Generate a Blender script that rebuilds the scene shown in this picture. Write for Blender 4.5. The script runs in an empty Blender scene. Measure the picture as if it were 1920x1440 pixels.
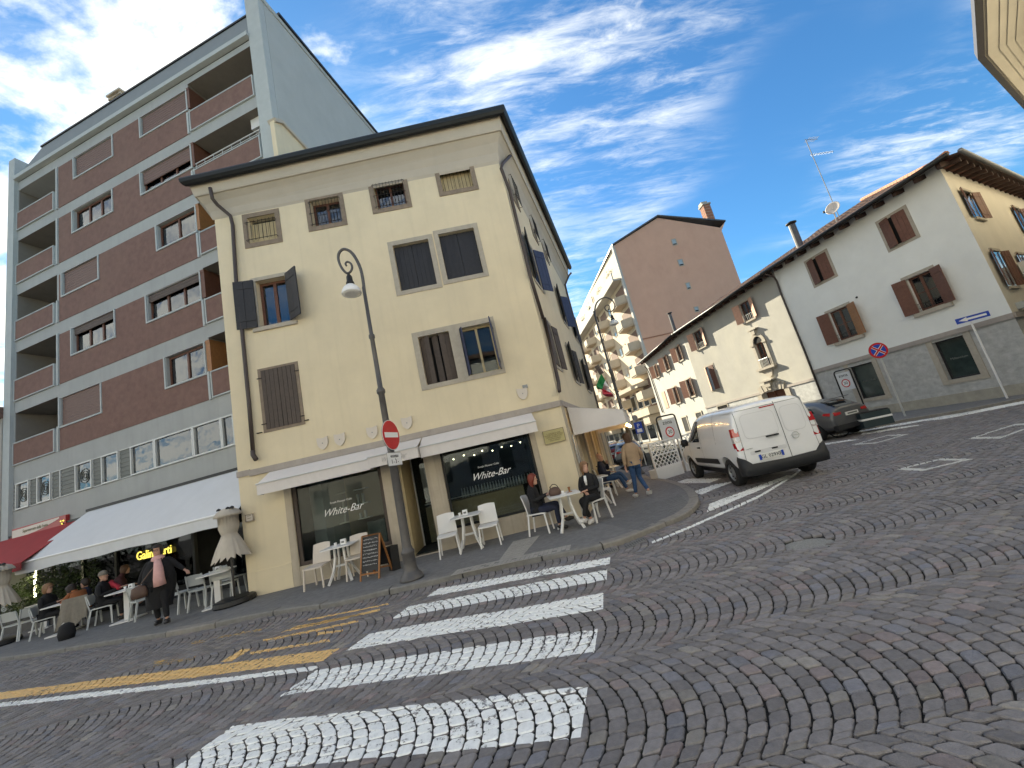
import bpy, math, random
import numpy as np
from math import sin, cos, tan, pi, radians, degrees, atan2, hypot, sqrt
from mathutils import Matrix, Vector
random.seed(7)
scene = bpy.context.scene
col = scene.collection
R = radians
# ------------------------------------------------------------------ camera
FPX = 735.0; EH = 1.76; PITCH = R(10.85); ROLL = R(13.13)
_c, _s = cos(ROLL), sin(ROLL)
_u = np.array([0, -cos(PITCH), sin(PITCH)])
UPV = np.array([_s*_u[1], _c*_u[1], _u[2]])
_z = np.array([0, 0, 1.0]); FW = _z-UPV*(_z@UPV); FW /= np.linalg.norm(FW)
RT = np.cross(FW, UPV); RT *= -1 if RT[0] < 0 else 1
def ray(x, y):
    v = np.array([x-960, y-720, FPX]); return np.array([v@RT, v@FW, v@UPV])
CAM = np.array([0, 0, EH])
def G(x, y, z=0.0):
    r = ray(x, y); return CAM+r*((z-EH)/r[2])
def pix(P):
    d = np.asarray(P, float)-CAM; v = d[0]*RT+d[1]*FW+d[2]*UPV; return 960+FPX*v[0]/v[2], 720+FPX*v[1]/v[2], v[2]
cd = bpy.data.cameras.new('camera'); cam = bpy.data.objects.new('camera', cd); col.objects.link(cam)
cd.sensor_width = 36; cd.lens = FPX/1920*36; cd.clip_end = 2000; cd.clip_start = 0.05
def _cw(v): v = np.array(v, float); return Vector((v@RT, v@FW, v@UPV))
_X, _Y, _Z = _cw((1, 0, 0)), _cw((0, -1, 0)), _cw((0, 0, -1))
m = Matrix.Identity(4)
for i in range(3):
    m[i][0] = _X[i]; m[i][1] = _Y[i]; m[i][2] = _Z[i]; m[i][3] = CAM[i]
cam.matrix_world = m; scene.camera = cam
# ------------------------------------------------------------------ sky, sun, exposure
SUN_AZ, SUN_EL = R(-27), R(29)
sun_dir = Vector((sin(SUN_AZ)*cos(SUN_EL), cos(SUN_AZ)*cos(SUN_EL), sin(SUN_EL)))
world = bpy.data.worlds.new('World'); scene.world = world; world.use_nodes = True
nt = world.node_tree; N = nt.nodes; L = nt.links; N.clear()
def nd(nt, typ, **kw):
    n = nt.nodes.new(typ)
    for k, v in kw.items():
        if k in n.inputs.keys(): n.inputs[k].default_value = v
        else: setattr(n, k, v)
    return n
sky = nd(nt, 'ShaderNodeTexSky', sky_type='NISHITA', sun_disc=False, sun_elevation=SUN_EL, sun_rotation=SUN_AZ, altitude=100.0, air_density=1.15, dust_density=0.5, ozone_density=2.5)
tc = nd(nt, 'ShaderNodeTexCoord'); sp = nd(nt, 'ShaderNodeSeparateXYZ'); L.new(tc.outputs['Generated'], sp.inputs[0])
def mth(op, a, b=None, nt=nt):
    n = nt.nodes.new('ShaderNodeMath'); n.operation = op
    for i, v in enumerate((a, b)):
        if v is None: continue
        if isinstance(v, (int, float)): n.inputs[i].default_value = v
        else: nt.links.new(v, n.inputs[i])
    return n.outputs[0]
zc = mth('ADD', mth('MAXIMUM', sp.outputs[2], 0.0), 0.12)
cx = mth('DIVIDE', sp.outputs[0], zc); cy = mth('DIVIDE', sp.outputs[1], zc)
cb = nd(nt, 'ShaderNodeCombineXYZ'); L.new(cx, cb.inputs[0]); L.new(cy, cb.inputs[1])
def ramp01(src, a, b):
    n = nt.nodes.new('ShaderNodeMapRange'); n.interpolation_type = 'SMOOTHSTEP'; n.inputs[1].default_value = a; n.inputs[2].default_value = b; L.new(src, n.inputs[0]); return n.outputs[0]
def noise(rot, sc, loc, scale, rough, dist, det=9.0):
    q = nd(nt, 'ShaderNodeMapping'); q.inputs['Rotation'].default_value = (0, 0, R(rot)); q.inputs['Scale'].default_value = (*sc, 1); q.inputs['Location'].default_value = (*loc, 0); L.new(cb.outputs[0], q.inputs[0])
    n = nd(nt, 'ShaderNodeTexNoise', Scale=scale, Detail=det, Roughness=rough, Distortion=dist); L.new(q.outputs[0], n.inputs[0]); return n.outputs[0]
# broken cloud, denser to the west
nA_ = noise(20, (1, 1.5), (3.1, 1.7), 2.3, .60, .3); nB_ = noise(20, (1, 1.3), (.4, .2), 8.0, .62, .2)
dA_ = mth('ADD', mth('ADD', mth('MULTIPLY', nA_, .72), mth('MULTIPLY', nB_, .28)), mth('MULTIPLY', sp.outputs[0], -.17))
lumps = ramp01(dA_, .53, .70)
# high thin streaks
nC_ = noise(-33, (.55, 2.3), (.9, .35), 1.9, .62, .35); nD_ = noise(-33, (.8, 3.0), (2.2, .9), 7.0, .68, .5); nE_ = noise(10, (1, 1), (5.3, 2.1), .9, .5, 0.0, 3.0)
st_ = mth('ADD', mth('MULTIPLY', nC_, .6), mth('MULTIPLY', nD_, .4))
streaks = mth('MULTIPLY', mth('MULTIPLY', ramp01(st_, .42, .66), ramp01(nE_, .36, .60)), .68)
cov = mth('MAXIMUM', lumps, streaks)
mx = nd(nt, 'ShaderNodeMix', data_type='RGBA'); L.new(cov, mx.inputs[0])
hsv = nd(nt, 'ShaderNodeHueSaturation', Saturation=1.1, Value=1.0); L.new(sky.outputs[0], hsv.inputs['Color'])
vmin = nd(nt, 'ShaderNodeVectorMath', operation='MINIMUM'); vmin.inputs[1].default_value = (3.2, 3.3, 3.4); vmul = nd(nt, 'ShaderNodeVectorMath', operation='MULTIPLY'); vmul.inputs[1].default_value = (.076, .138, .190); L.new(hsv.outputs[0], vmul.inputs[0]); L.new(vmul.outputs[0], vmin.inputs[0]); L.new(vmin.outputs[0], mx.inputs[6]); mx.inputs[7].default_value = (1.42, 1.42, 1.47, 1)
bg = nd(nt, 'ShaderNodeBackground', Strength=0.15); L.new(mx.outputs[2], bg.inputs[0])
wo = nd(nt, 'ShaderNodeOutputWorld'); L.new(bg.outputs[0], wo.inputs[0])
sd = bpy.data.lights.new('sun', 'SUN'); sd.energy = 2.0; sd.angle = R(0.5); sd.color = (1.0, 0.92, 0.80)
so = bpy.data.objects.new('sun', sd); col.objects.link(so); so.rotation_euler = sun_dir.to_track_quat('Z', 'Y').to_euler(); so.location = (0, 0, 40)
vs = scene.view_settings; vs.view_transform = 'Standard'; vs.look = 'None'; vs.gamma = 1; vs.exposure = 3.0; vs.use_curve_mapping = False
try:
    vs.use_white_balance = True; vs.white_balance_temperature = 7200; vs.white_balance_tint = 3
except Exception: pass

# ------------------------------------------------------------------ mesh builder and objects
class Fr:                       # vertical frame: origin, u along, n outward
    def __init__(s, o, u, n=None):
        s.o = np.array([o[0], o[1], o[2] if len(o) > 2 else 0.0], float)
        u = np.array([u[0], u[1], 0.0], float); s.u = u/np.linalg.norm(u)
        nn = np.array([-s.u[1], s.u[0], 0.0])
        if nn@(CAM-s.o) < 0: nn = -nn
        s.n = nn
    def P(s, u, d, z): return s.o+s.u*u+s.n*d+np.array([0, 0, z])
    def hit(s, x, y, d=0.0):
        r = ray(x, y); o = s.o+s.n*d; t = (s.n@(o-CAM))/(s.n@r); return CAM+r*t
    def uz(s, x, y, d=0.0):
        p = s.hit(x, y, d); return float((p-s.o)@s.u), float(p[2])
    def rect(s, f, pts, d=0.0):
        q = [s.uz(*f(*p), d) for p in pts]
        ul = (q[0][0]+q[3][0])/2; ur = (q[1][0]+q[2][0])/2; zt = (q[0][1]+q[1][1])/2; zb = (q[2][1]+q[3][1])/2
        return min(ul, ur), max(ul, ur), zb, zt
def azd(a): return np.array([sin(R(a)), cos(R(a)), 0.0])
def cropf(ox, oy, s): return lambda x, y: (ox+x/s, oy+y/s)
z1 = cropf(0, 0, 3); z2 = cropf(0, 400, 3.2727); z3 = cropf(0, 780, 3.131); c4 = cropf(340, 180, 3.4286); c5y = cropf(680, 180, 3.4286)
c6y = cropf(400, 560, 3.6); c7y = cropf(740, 560, 3.6); c8 = cropf(440, 820, 4.5); cA = cropf(780, 780, 4.5)
c3 = cropf(1020, 380, 4.5); c5 = cropf(1440, 240, 4); c6 = cropf(1180, 500, 4.571); c7 = cropf(1500, 520, 4.5); cv = cropf(1180, 660, 4); cs = cropf(1040, 700, 4.8)
cz = cropf(500, 1000, 2.909); cy1 = cropf(0, 1080, 3); cr3 = cropf(1500, 740, 4.571)
class MB:
    def __init__(s): s.v = []; s.f = []; s.m = []; s.cur = 0; s.smooth = False; s.col = []
    def add(s, vs, fs):
        k = len(s.v); s.v.extend([tuple(map(float, p)) for p in vs])
        for f in fs: s.f.append(tuple(i+k for i in f)); s.m.append(s.cur)
    def quad(s, a, b, c, d): s.add([a, b, c, d], [(0, 1, 2, 3)])
    def box8(s, p): s.add(p, [(0, 3, 2, 1), (4, 5, 6, 7), (0, 1, 5, 4), (1, 2, 6, 5), (2, 3, 7, 6), (3, 0, 4, 7)])
    def bx(s, fr, u0, u1, d0, d1, z0, z1):
        s.box8([fr.P(u0, d0, z0), fr.P(u1, d0, z0), fr.P(u1, d1, z0), fr.P(u0, d1, z0), fr.P(u0, d0, z1), fr.P(u1, d0, z1), fr.P(u1, d1, z1), fr.P(u0, d1, z1)])
    def box(s, x0, x1, y0, y1, z0, z1):
        s.box8([(x0, y0, z0), (x1, y0, z0), (x1, y1, z0), (x0, y1, z0), (x0, y0, z1), (x1, y0, z1), (x1, y1, z1), (x0, y1, z1)])
    def bar(s, a, b, w, h=None, up=(0, 0, 1)):
        h = h or w; a = Vector(a); b = Vector(b); d = (b-a).normalized(); up = Vector(up)
        if abs(d.dot(up)) > .95: up = Vector((1, 0, 0))
        x = d.cross(up).normalized()*w/2; y = x.cross(d).normalized()*h/2
        s.box8([a-x-y, a+x-y, a+x+y, a-x+y, b-x-y, b+x-y, b+x+y, b-x+y])
    def tube(s, pts, r, n=8, caps=True):
        pts = [Vector(p) for p in pts]; rs = r if isinstance(r, (list, tuple)) else [r]*len(pts)
        rings = []; px = None
        for i, p in enumerate(pts):
            d = (pts[min(i+1, len(pts)-1)]-pts[max(i-1, 0)]).normalized()
            if px is None: px = d.orthogonal().normalized()
            px = (px-d*px.dot(d)).normalized(); y = d.cross(px)
            rings.append([p+(px*cos(2*pi*k/n)+y*sin(2*pi*k/n))*rs[i] for k in range(n)])
        vs = [q for rg in rings for q in rg]; fs = []
        for i in range(len(pts)-1):
            for k in range(n): fs.append((i*n+k, i*n+(k+1) % n, (i+1)*n+(k+1) % n, (i+1)*n+k))
        if caps: fs.append(tuple(range(n-1, -1, -1))); fs.append(tuple((len(pts)-1)*n+k for k in range(n)))
        s.add(vs, fs)
    def lathe(s, o, prof, n=16, ax=None, sx=1, sy=1, cap=True):
        o = Vector(o); vs = []; fs = []
        for r, z in prof:
            for k in range(n):
                a = 2*pi*k/n; vs.append(o+Vector((r*cos(a)*sx, r*sin(a)*sy, z)) if ax is None else o+ax @ Vector((r*cos(a)*sx, r*sin(a)*sy, z)))
        for i in range(len(prof)-1):
            for k in range(n): fs.append((i*n+k, i*n+(k+1) % n, (i+1)*n+(k+1) % n, (i+1)*n+k))
        if cap and prof[0][0] > 1e-4: fs.append(tuple(range(n-1, -1, -1)))
        if cap and prof[-1][0] > 1e-4: fs.append(tuple((len(prof)-1)*n+k for k in range(n)))
        s.add(vs, fs)
    def prism(s, poly, off):       # poly list of 3D points, extruded by vector off
        n = len(poly); off = np.array(off, float); a = [np.array(p, float) for p in poly]; b = [p+off for p in a]
        s.add(a+b, [tuple(range(n-1, -1, -1)), tuple(range(n, 2*n))]+[(i, (i+1) % n, n+(i+1) % n, n+i) for i in range(n)])
    def wall(s, fr, u0, u1, z0, z1, holes=(), d=0.0, rv=0.2):
        us = sorted({u0, u1, *[min(max(h[0], u0), u1) for h in holes], *[min(max(h[1], u0), u1) for h in holes]})
        zs = sorted({z0, z1, *[min(max(h[2], z0), z1) for h in holes], *[min(max(h[3], z0), z1) for h in holes]})
        for i in range(len(us)-1):
            for j in range(len(zs)-1):
                a, b, c, e = us[i], us[i+1], zs[j], zs[j+1]
                if b-a < 1e-6 or e-c < 1e-6: continue
                mu, mz = (a+b)/2, (c+e)/2
                if any(h[0] < mu < h[1] and h[2] < mz < h[3] for h in holes): continue
                s.quad(fr.P(a, d, c), fr.P(b, d, c), fr.P(b, d, e), fr.P(a, d, e))
        for h in holes:
            r = h[4] if len(h) > 4 else rv; a, b, c, e = h[:4]
            s.quad(fr.P(a, d, c), fr.P(a, d-r, c), fr.P(a, d-r, e), fr.P(a, d, e)); s.quad(fr.P(b, d, c), fr.P(b, d-r, c), fr.P(b, d-r, e), fr.P(b, d, e))
            s.quad(fr.P(a, d, e), fr.P(b, d, e), fr.P(b, d-r, e), fr.P(a, d-r, e)); s.quad(fr.P(a, d, c), fr.P(b, d, c), fr.P(b, d-r, c), fr.P(a, d-r, c))
    def ring(s, fr, u0, u1, z0, z1, w, d0, d1, wb=None, wt=None):
        wb = w if wb is None else wb; wt = w if wt is None else wt
        if wb > 0: s.bx(fr, u0, u1, d0, d1, z0, z0+wb)
        if wt > 0: s.bx(fr, u0, u1, d0, d1, z1-wt, z1)
        s.bx(fr, u0, u0+w, d0, d1, z0+wb, z1-wt); s.bx(fr, u1-w, u1, d0, d1, z0+wb, z1-wt)
    def mesh(s, name, mats, org=(0, 0, 0)):
        me = bpy.data.meshes.new(name); o = org
        me.from_pydata([(v[0]-o[0], v[1]-o[1], v[2]-o[2]) for v in s.v], [], s.f)
        mats = mats if isinstance(mats, (list, tuple)) else [mats]
        for mm in mats: me.materials.append(mm)
        if len(mats) > 1: me.polygons.foreach_set('material_index', s.m)
        if s.smooth: me.polygons.foreach_set('use_smooth', [True]*len(s.f))
        me.update()
        return me
def root_of(o):
    while o.parent: o = o.parent
    return o
def link(name, me, parent=None, **kw):
    o = bpy.data.objects.new(name, me); col.objects.link(o)
    if parent: o.parent = parent
    for k, v in kw.items(): o[k] = v
    return o
ORG = {}
def O(name, mb, mat, parent=None, label=None, cat=None, group=None, kind=None, fixn=True, local=False):
    org = (0, 0, 0)
    if parent is not None and not local:
        org = ORG.get(root_of(parent).name, (0, 0, 0))
    me = mb.mesh(name, mat, org)
    if fixn:
        import bmesh
        b = bmesh.new(); b.from_mesh(me); bmesh.ops.recalc_face_normals(b, faces=b.faces); b.to_mesh(me); b.free()
    o = link(name, me, parent)
    if label: o['label'] = label
    if cat: o['category'] = cat
    if group: o['group'] = group
    if kind: o['kind'] = kind
    return o
def E(name, loc, label, cat, group=None, rz=0.0):
    o = bpy.data.objects.new(name, None); col.objects.link(o); o.location = tuple(map(float, loc)); o.rotation_euler = (0, 0, rz); o.empty_display_size = .2
    o['label'] = label; o['category'] = cat
    if group: o['group'] = group
    ORG[o.name] = tuple(map(float, loc)); return o
def copy_tree(o, parent=None):
    c = o.copy(); col.objects.link(c); c.parent = parent
    for ch in list(o.children): copy_tree(ch, c)
    return c
def finish(o, lev=0, bevel=0.0, seg=2, auto=True):
    if bevel: b = o.modifiers.new('bevel', 'BEVEL'); b.width = bevel; b.segments = seg; b.limit_method = 'ANGLE'
    if lev: m_ = o.modifiers.new('sub', 'SUBSURF'); m_.levels = lev; m_.render_levels = lev
    return o

# ------------------------------------------------------------------ materials
def mat(name, c, rough=0.8, var=0.12, scale=3.0, bump=0.15, bscale=60.0, metal=0.0, spec=0.4, stain=0.0, stainc=None, coat=0.0, emit=None, estr=0.0, dirt=0.0, streak=0.0, attr=None):
    m = bpy.data.materials.new(name); m.use_nodes = True; t = m.node_tree; b = t.nodes['Principled BSDF']
    b.inputs['Roughness'].default_value = rough; b.inputs['Metallic'].default_value = metal; b.inputs['Specular IOR Level'].default_value = spec; b.inputs['Coat Weight'].default_value = coat; b.inputs['Coat Roughness'].default_value = .05
    if emit: b.inputs['Emission Color'].default_value = (*emit, 1); b.inputs['Emission Strength'].default_value = estr
    tcn = t.nodes.new('ShaderNodeTexCoord'); src = tcn.outputs['Object']
    last = None
    if var > 0 or attr:
        n = t.nodes.new('ShaderNodeTexNoise'); n.inputs['Scale'].default_value = scale; n.inputs['Detail'].default_value = 7; n.inputs['Roughness'].default_value = .62; t.links.new(src, n.inputs[0])
        r = t.nodes.new('ShaderNodeMapRange'); r.inputs[1].default_value = .25; r.inputs[2].default_value = .75; r.inputs[3].default_value = 1-var; r.inputs[4].default_value = 1+var; t.links.new(n.outputs[0], r.inputs[0])
        x = t.nodes.new('ShaderNodeVectorMath'); x.operation = 'SCALE'; x.inputs[0].default_value = c[:3]; t.links.new(r.outputs[0], x.inputs[3]); last = x.outputs[0]
        if attr:
            a = t.nodes.new('ShaderNodeAttribute'); a.attribute_name = attr
            mm = t.nodes.new('ShaderNodeVectorMath'); mm.operation = 'MULTIPLY'; t.links.new(last, mm.inputs[0]); t.links.new(a.outputs['Color'], mm.inputs[1]); last = mm.outputs[0]
    if stain > 0 and last is not None:
        n = t.nodes.new('ShaderNodeTexNoise'); n.inputs['Scale'].default_value = .55; n.inputs['Detail'].default_value = 9; n.inputs['Roughness'].default_value = .7
        mpn = t.nodes.new('ShaderNodeMapping'); mpn.inputs['Scale'].default_value = (1, 1, .45); t.links.new(src, mpn.inputs[0]); t.links.new(mpn.outputs[0], n.inputs[0])
        r = t.nodes.new('ShaderNodeMapRange'); r.inputs[1].default_value = .48; r.inputs[2].default_value = .72; r.inputs[3].default_value = 0; r.inputs[4].default_value = stain; t.links.new(n.outputs[0], r.inputs[0])
        x = t.nodes.new('ShaderNodeMix'); x.data_type = 'RGBA'; t.links.new(r.outputs[0], x.inputs[0]); t.links.new(last, x.inputs[6]); x.inputs[7].default_value = (*(stainc or tuple(q*.62 for q in c[:3])), 1); last = x.outputs[2]
    if streak > 0 and last is not None:
        n = t.nodes.new('ShaderNodeTexNoise'); n.inputs['Scale'].default_value = 1.0; n.inputs['Detail'].default_value = 6
        mpn = t.nodes.new('ShaderNodeMapping'); mpn.inputs['Scale'].default_value = (7, 7, .35); t.links.new(src, mpn.inputs[0]); t.links.new(mpn.outputs[0], n.inputs[0])
        r = t.nodes.new('ShaderNodeMapRange'); r.inputs[1].default_value = .5; r.inputs[2].default_value = .75; r.inputs[3].default_value = 0; r.inputs[4].default_value = streak; t.links.new(n.outputs[0], r.inputs[0])
        x = t.nodes.new('ShaderNodeMix'); x.data_type = 'RGBA'; t.links.new(r.outputs[0], x.inputs[0]); t.links.new(last, x.inputs[6]); x.inputs[7].default_value = (*tuple(q*.5 for q in c[:3]), 1); last = x.outputs[2]
    if last is not None: t.links.new(last, b.inputs['Base Color'])
    else: b.inputs['Base Color'].default_value = (*c[:3], 1)
    if bump > 0:
        n = t.nodes.new('ShaderNodeTexNoise'); n.inputs['Scale'].default_value = bscale; n.inputs['Detail'].default_value = 4; t.links.new(src, n.inputs[0])
        bp = t.nodes.new('ShaderNodeBump'); bp.inputs['Strength'].default_value = bump; bp.inputs['Distance'].default_value = .02; t.links.new(n.outputs[0], bp.inputs['Height']); t.links.new(bp.outputs[0], b.inputs['Normal'])
    return m
def pane_mat(name, tint, alpha, rough=.02, wob=0.0, ior=1.7):     # glass pane: fresnel reflection over a tinted see-through body
    m = bpy.data.materials.new(name); m.use_nodes = True; t = m.node_tree; t.nodes.clear()
    tr = t.nodes.new('ShaderNodeBsdfTransparent'); tr.inputs[0].default_value = (*tint, 1)
    df = t.nodes.new('ShaderNodeBsdfDiffuse'); df.inputs[0].default_value = (.012, .014, .015, 1)
    m1 = t.nodes.new('ShaderNodeMixShader'); m1.inputs[0].default_value = 1-alpha; t.links.new(df.outputs[0], m1.inputs[2]); t.links.new(tr.outputs[0], m1.inputs[1])
    gl = t.nodes.new('ShaderNodeBsdfGlossy'); gl.inputs['Roughness'].default_value = rough; gl.inputs[0].default_value = (.9, .93, .95, 1)
    fr = t.nodes.new('ShaderNodeFresnel'); fr.inputs[0].default_value = ior
    if wob:
        tcn = t.nodes.new('ShaderNodeTexCoord'); n = t.nodes.new('ShaderNodeTexNoise'); n.inputs['Scale'].default_value = 1.6; t.links.new(tcn.outputs['Object'], n.inputs[0])
        bp = t.nodes.new('ShaderNodeBump'); bp.inputs['Strength'].default_value = wob; bp.inputs['Distance'].default_value = .05; t.links.new(n.outputs[0], bp.inputs['Height']); t.links.new(bp.outputs[0], gl.inputs['Normal'])
    mx_ = t.nodes.new('ShaderNodeMixShader'); t.links.new(fr.outputs[0], mx_.inputs[0]); t.links.new(m1.outputs[0], mx_.inputs[1]); t.links.new(gl.outputs[0], mx_.inputs[2])
    o = t.nodes.new('ShaderNodeOutputMaterial'); t.links.new(mx_.outputs[0], o.inputs[0]); return m
def stone_wall_mat(name, c, sx=1.3, sz=2.6, mort=.75):
    m = mat(name, c, .9, .2, 6, .4, 40); t = m.node_tree; b = t.nodes['Principled BSDF']; src = [n for n in t.nodes if n.type == 'TEX_COORD'][0].outputs['Object']
    mpn = t.nodes.new('ShaderNodeMapping'); mpn.inputs['Scale'].default_value = (sx*2, sx*2, sz*2); t.links.new(src, mpn.inputs[0])
    v = t.nodes.new('ShaderNodeTexVoronoi'); v.inputs['Scale'].default_value = 1.5; t.links.new(mpn.outputs[0], v.inputs[0])
    bc = b.inputs['Base Color'].links[0].from_socket
    hs = t.nodes.new('ShaderNodeSeparateColor'); t.links.new(v.outputs['Color'], hs.inputs[0])
    r = t.nodes.new('ShaderNodeMapRange'); r.inputs[3].default_value = .93; r.inputs[4].default_value = 1.05; t.links.new(hs.outputs[0], r.inputs[0])
    x = t.nodes.new('ShaderNodeVectorMath'); x.operation = 'SCALE'; t.links.new(bc, x.inputs[0]); t.links.new(r.outputs[0], x.inputs[3]); t.links.new(x.outputs[0], b.inputs['Base Color'])
    return m
M = {}
M['yellow'] = mat('yellow_plaster', (.69, .595, .425), .9, .06, 1.3, .25, 90, stain=.30, stainc=(.58, .50, .37), streak=.11)
M['cornice'] = mat('grey_cornice', (.47, .42, .35), .85, .05, 2, .08, 40, stain=.2)
M['ledge'] = mat('ledge_stone', (.36, .32, .29), .85, .1, 5, .2, 60, streak=.2)
M['gutter'] = mat('dark_gutter', (.018, .020, .022), .45, .1, 5, .05, 30, metal=.3)
M['pipe'] = mat('brown_downpipe', (.060, .045, .042), .5, .1, 5, .05, 30)
M['stone'] = mat('window_stone', (.40, .36, .30), .9, .12, 8, .3, 80, streak=.15)
M['stone_d'] = mat('brown_stone', (.24, .19, .145), .9, .2, 8, .35, 80, streak=.2)
M['travertine'] = mat('travertine', (.44, .38, .30), .7, .14, 3, .2, 50, streak=.45)
M['black_wood'] = mat('black_shutter', (.022, .021, .024), .55, .25, 12, .2, 40)
M['brown_wood'] = mat('brown_shutter', (.075, .057, .048), .65, .2, 12, .2, 40)
M['blue_wood'] = mat('blue_shutter', (.025, .035, .085), .5, .15, 12, .1, 40)
M['red_wood'] = mat('reddish_wood', (.12, .048, .028), .5, .25, 14, .1, 40)
M['orange_wood'] = mat('varnished_sunlit_wood', (.30, .13, .045), .5, .2, 14, .1, 40)  # varnished wood; its orange also stands for sun on one shutter
M['pink_wood'] = mat('sunlit_pink_shutter', (.52, .30, .215), .7, .15, 10, .1, 40)  # lightened pink puts the sun on the palazzo shutters into their colour
M['maroon_shutter'] = mat('maroon_shutter', (.145, .065, .045), .6, .2, 10, .1, 40)
M['cream_panel'] = mat('cream_panel', (.42, .34, .20), .75, .1, 6, .1, 40)
M['iron'] = mat('wrought_iron', (.03, .025, .022), .6, .2, 20, .1, 60, metal=.4)
M['white_plastic'] = mat('white_resin', (.68, .67, .66), .45, .03, 4, .02, 60)
M['cream_plastic'] = mat('beige_resin', (.58, .52, .46), .45, .03, 4, .02, 60)
M['curtain'] = mat('lace_curtain', (.55, .57, .55), .9, .1, 20, .1, 60)
M['awning_white'] = mat('white_canvas', (.66, .62, .60), .8, .05, 2, .05, 200, stain=.15)
M['awning_grey'] = mat('grey_canvas', (.60, .61, .63), .8, .05, 2, .05, 200)
M['awning_red'] = mat('red_canvas', (.30, .022, .025), .8, .1, 2, .05, 200)
M['metal_white'] = mat('white_metal', (.6, .6, .6), .4, .05, 5, 0)
M['sign_back'] = mat('grey_metal', (.22, .23, .24), .45, .1, 8, 0, metal=.5)
M['black'] = mat('black_paint', (.012, .012, .013), .5, .15, 8, 0)
M['white_paint'] = mat('white_enamel', (.78, .78, .78), .35, .03, 8, 0)
M['red_paint'] = mat('red_enamel', (.52, .015, .02), .35, .05, 8, 0)
M['blue_paint'] = mat('blue_enamel', (.012, .06, .42), .35, .05, 8, 0)
M['pole'] = mat('pole_paint', (.095, .09, .09), .45, .15, 9, .05, 50, metal=.3)
M['grey_conc'] = mat('grey_concrete', (.36, .37, .365), .9, .07, 1.6, .2, 60, stain=.2, streak=.12)
M['grey_frame'] = mat('light_trim', (.42, .45, .45), .85, .06, 4, .1, 60)
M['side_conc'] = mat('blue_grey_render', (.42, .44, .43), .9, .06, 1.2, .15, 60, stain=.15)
M['brown_render'] = mat('brown_render', (.185, .108, .090), .92, .18, 5, .35, 30, stain=.4, stainc=(.22, .145, .115))
M['loggia'] = mat('shaded_loggia_wall', (.20, .18, .155), .9, .1, 3, .1, 60)  # darker tone carries the shade inside the loggias
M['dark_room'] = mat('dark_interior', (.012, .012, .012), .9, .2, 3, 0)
M['roller'] = mat('roller_shutter', (.16, .095, .078), .6, .08, 6, .05, 60)
M['roller_d'] = mat('dark_roller_shutter', (.085, .06, .05), .6, .1, 6, .05, 60)
M['alu'] = mat('aluminium_frame', (.52, .53, .52), .4, .05, 6, 0, metal=.2)
M['opaque'] = mat('ribbed_panel', (.16, .17, .16), .6, .1, 3, .1, 60)
M['glass'] = pane_mat('window_glass', (.78, .80, .82), .80, .015, .12, 2.3)
M['glass_shop'] = pane_mat('shop_glass', (.78, .82, .82), .93, .01, .02, 1.36)
M['glass_pale'] = mat('frosted_glass', (.34, .38, .38), .25, .1, 6, 0, spec=.7)
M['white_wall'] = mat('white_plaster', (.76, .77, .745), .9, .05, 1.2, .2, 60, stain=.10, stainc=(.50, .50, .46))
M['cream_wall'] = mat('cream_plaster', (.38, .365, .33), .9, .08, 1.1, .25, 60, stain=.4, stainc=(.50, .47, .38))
M['wing_wall'] = mat('pale_plaster', (.42, .41, .38), .9, .05, 1.1, .2, 60, stain=.2)
M['side_wall'] = mat('warm_plaster', (.62, .575, .49), .9, .05, 1.3, .2, 60, stain=.2)
M['base_stone'] = stone_wall_mat('rubble_base', (.42, .42, .41))
M['base_low'] = mat('plinth_stone', (.36, .34, .29), .9, .2, 4, .3, 30, stain=.3)
M['tile'] = mat('roof_tile', (.15, .095, .075), .9, .35, 6, .3, 40)
M['tile_l'] = mat('pale_roof_tile', (.36, .17, .11), .9, .25, 8, .3, 40)
M['rafter'] = mat('rafter_wood', (.050, .028, .022), .8, .2, 10, .1, 40)
M['soffit_red'] = mat('reddish_soffit', (.16, .06, .045), .8, .2, 10, .1, 40)
M['terra'] = mat('terracotta_render', (.60, .355, .25), .92, .05, .7, .15, 30, stain=.2, stainc=(.38, .18, .12))
M['beige'] = mat('beige_cladding', (.50, .42, .31), .85, .1, .9, .15, 30, stain=.3)
M['beige_d'] = mat('beige_balcony', (.46, .39, .30), .85, .1, 2, .15, 30)
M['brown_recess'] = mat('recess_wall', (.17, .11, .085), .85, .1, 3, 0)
M['brick'] = mat('brick_red', (.30, .13, .08), .9, .2, 20, .2, 60)
M['asphalt'] = mat('pavement_asphalt', (.185, .182, .182), .92, .22, 9, .5, 140, stain=.35, stainc=(.085, .085, .088))
M['kerb'] = mat('kerb_granite', (.19, .185, .178), .85, .2, 9, .4, 90)
M['kerb_l'] = mat('pale_kerb_granite', (.24, .225, .205), .85, .2, 9, .4, 90)
M['tactile'] = mat('tactile_paving', (.34, .325, .30), .85, .14, 7, .3, 70)
M['mortar'] = mat('joint_mortar', (.022, .020, .018), .95, .4, 18, .8, 150, stain=.5, stainc=(.045, .06, .02))
M['cobble'] = mat('porphyry', (.200, .190, .192), .62, .22, 22, .55, 130, attr='Col', spec=.45)
M['leaf'] = mat('leaf_green', (.055, .085, .030), .6, .35, 30, 0)
M['skin'] = mat('skin', (.52, .30, .22), .55, .05, 20, 0)
M['hair_red'] = mat('red_hair', (.17, .035, .02), .6, .2, 30, .2, 200)
M['hair_blond'] = mat('dark_blond_hair', (.22, .12, .06), .6, .2, 30, .2, 200)
M['hair_dark'] = mat('dark_hair', (.022, .014, .011), .6, .2, 30, .2, 200)
M['hair_brown'] = mat('brown_hair', (.085, .045, .028), .6, .2, 30, .2, 200)
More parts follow.
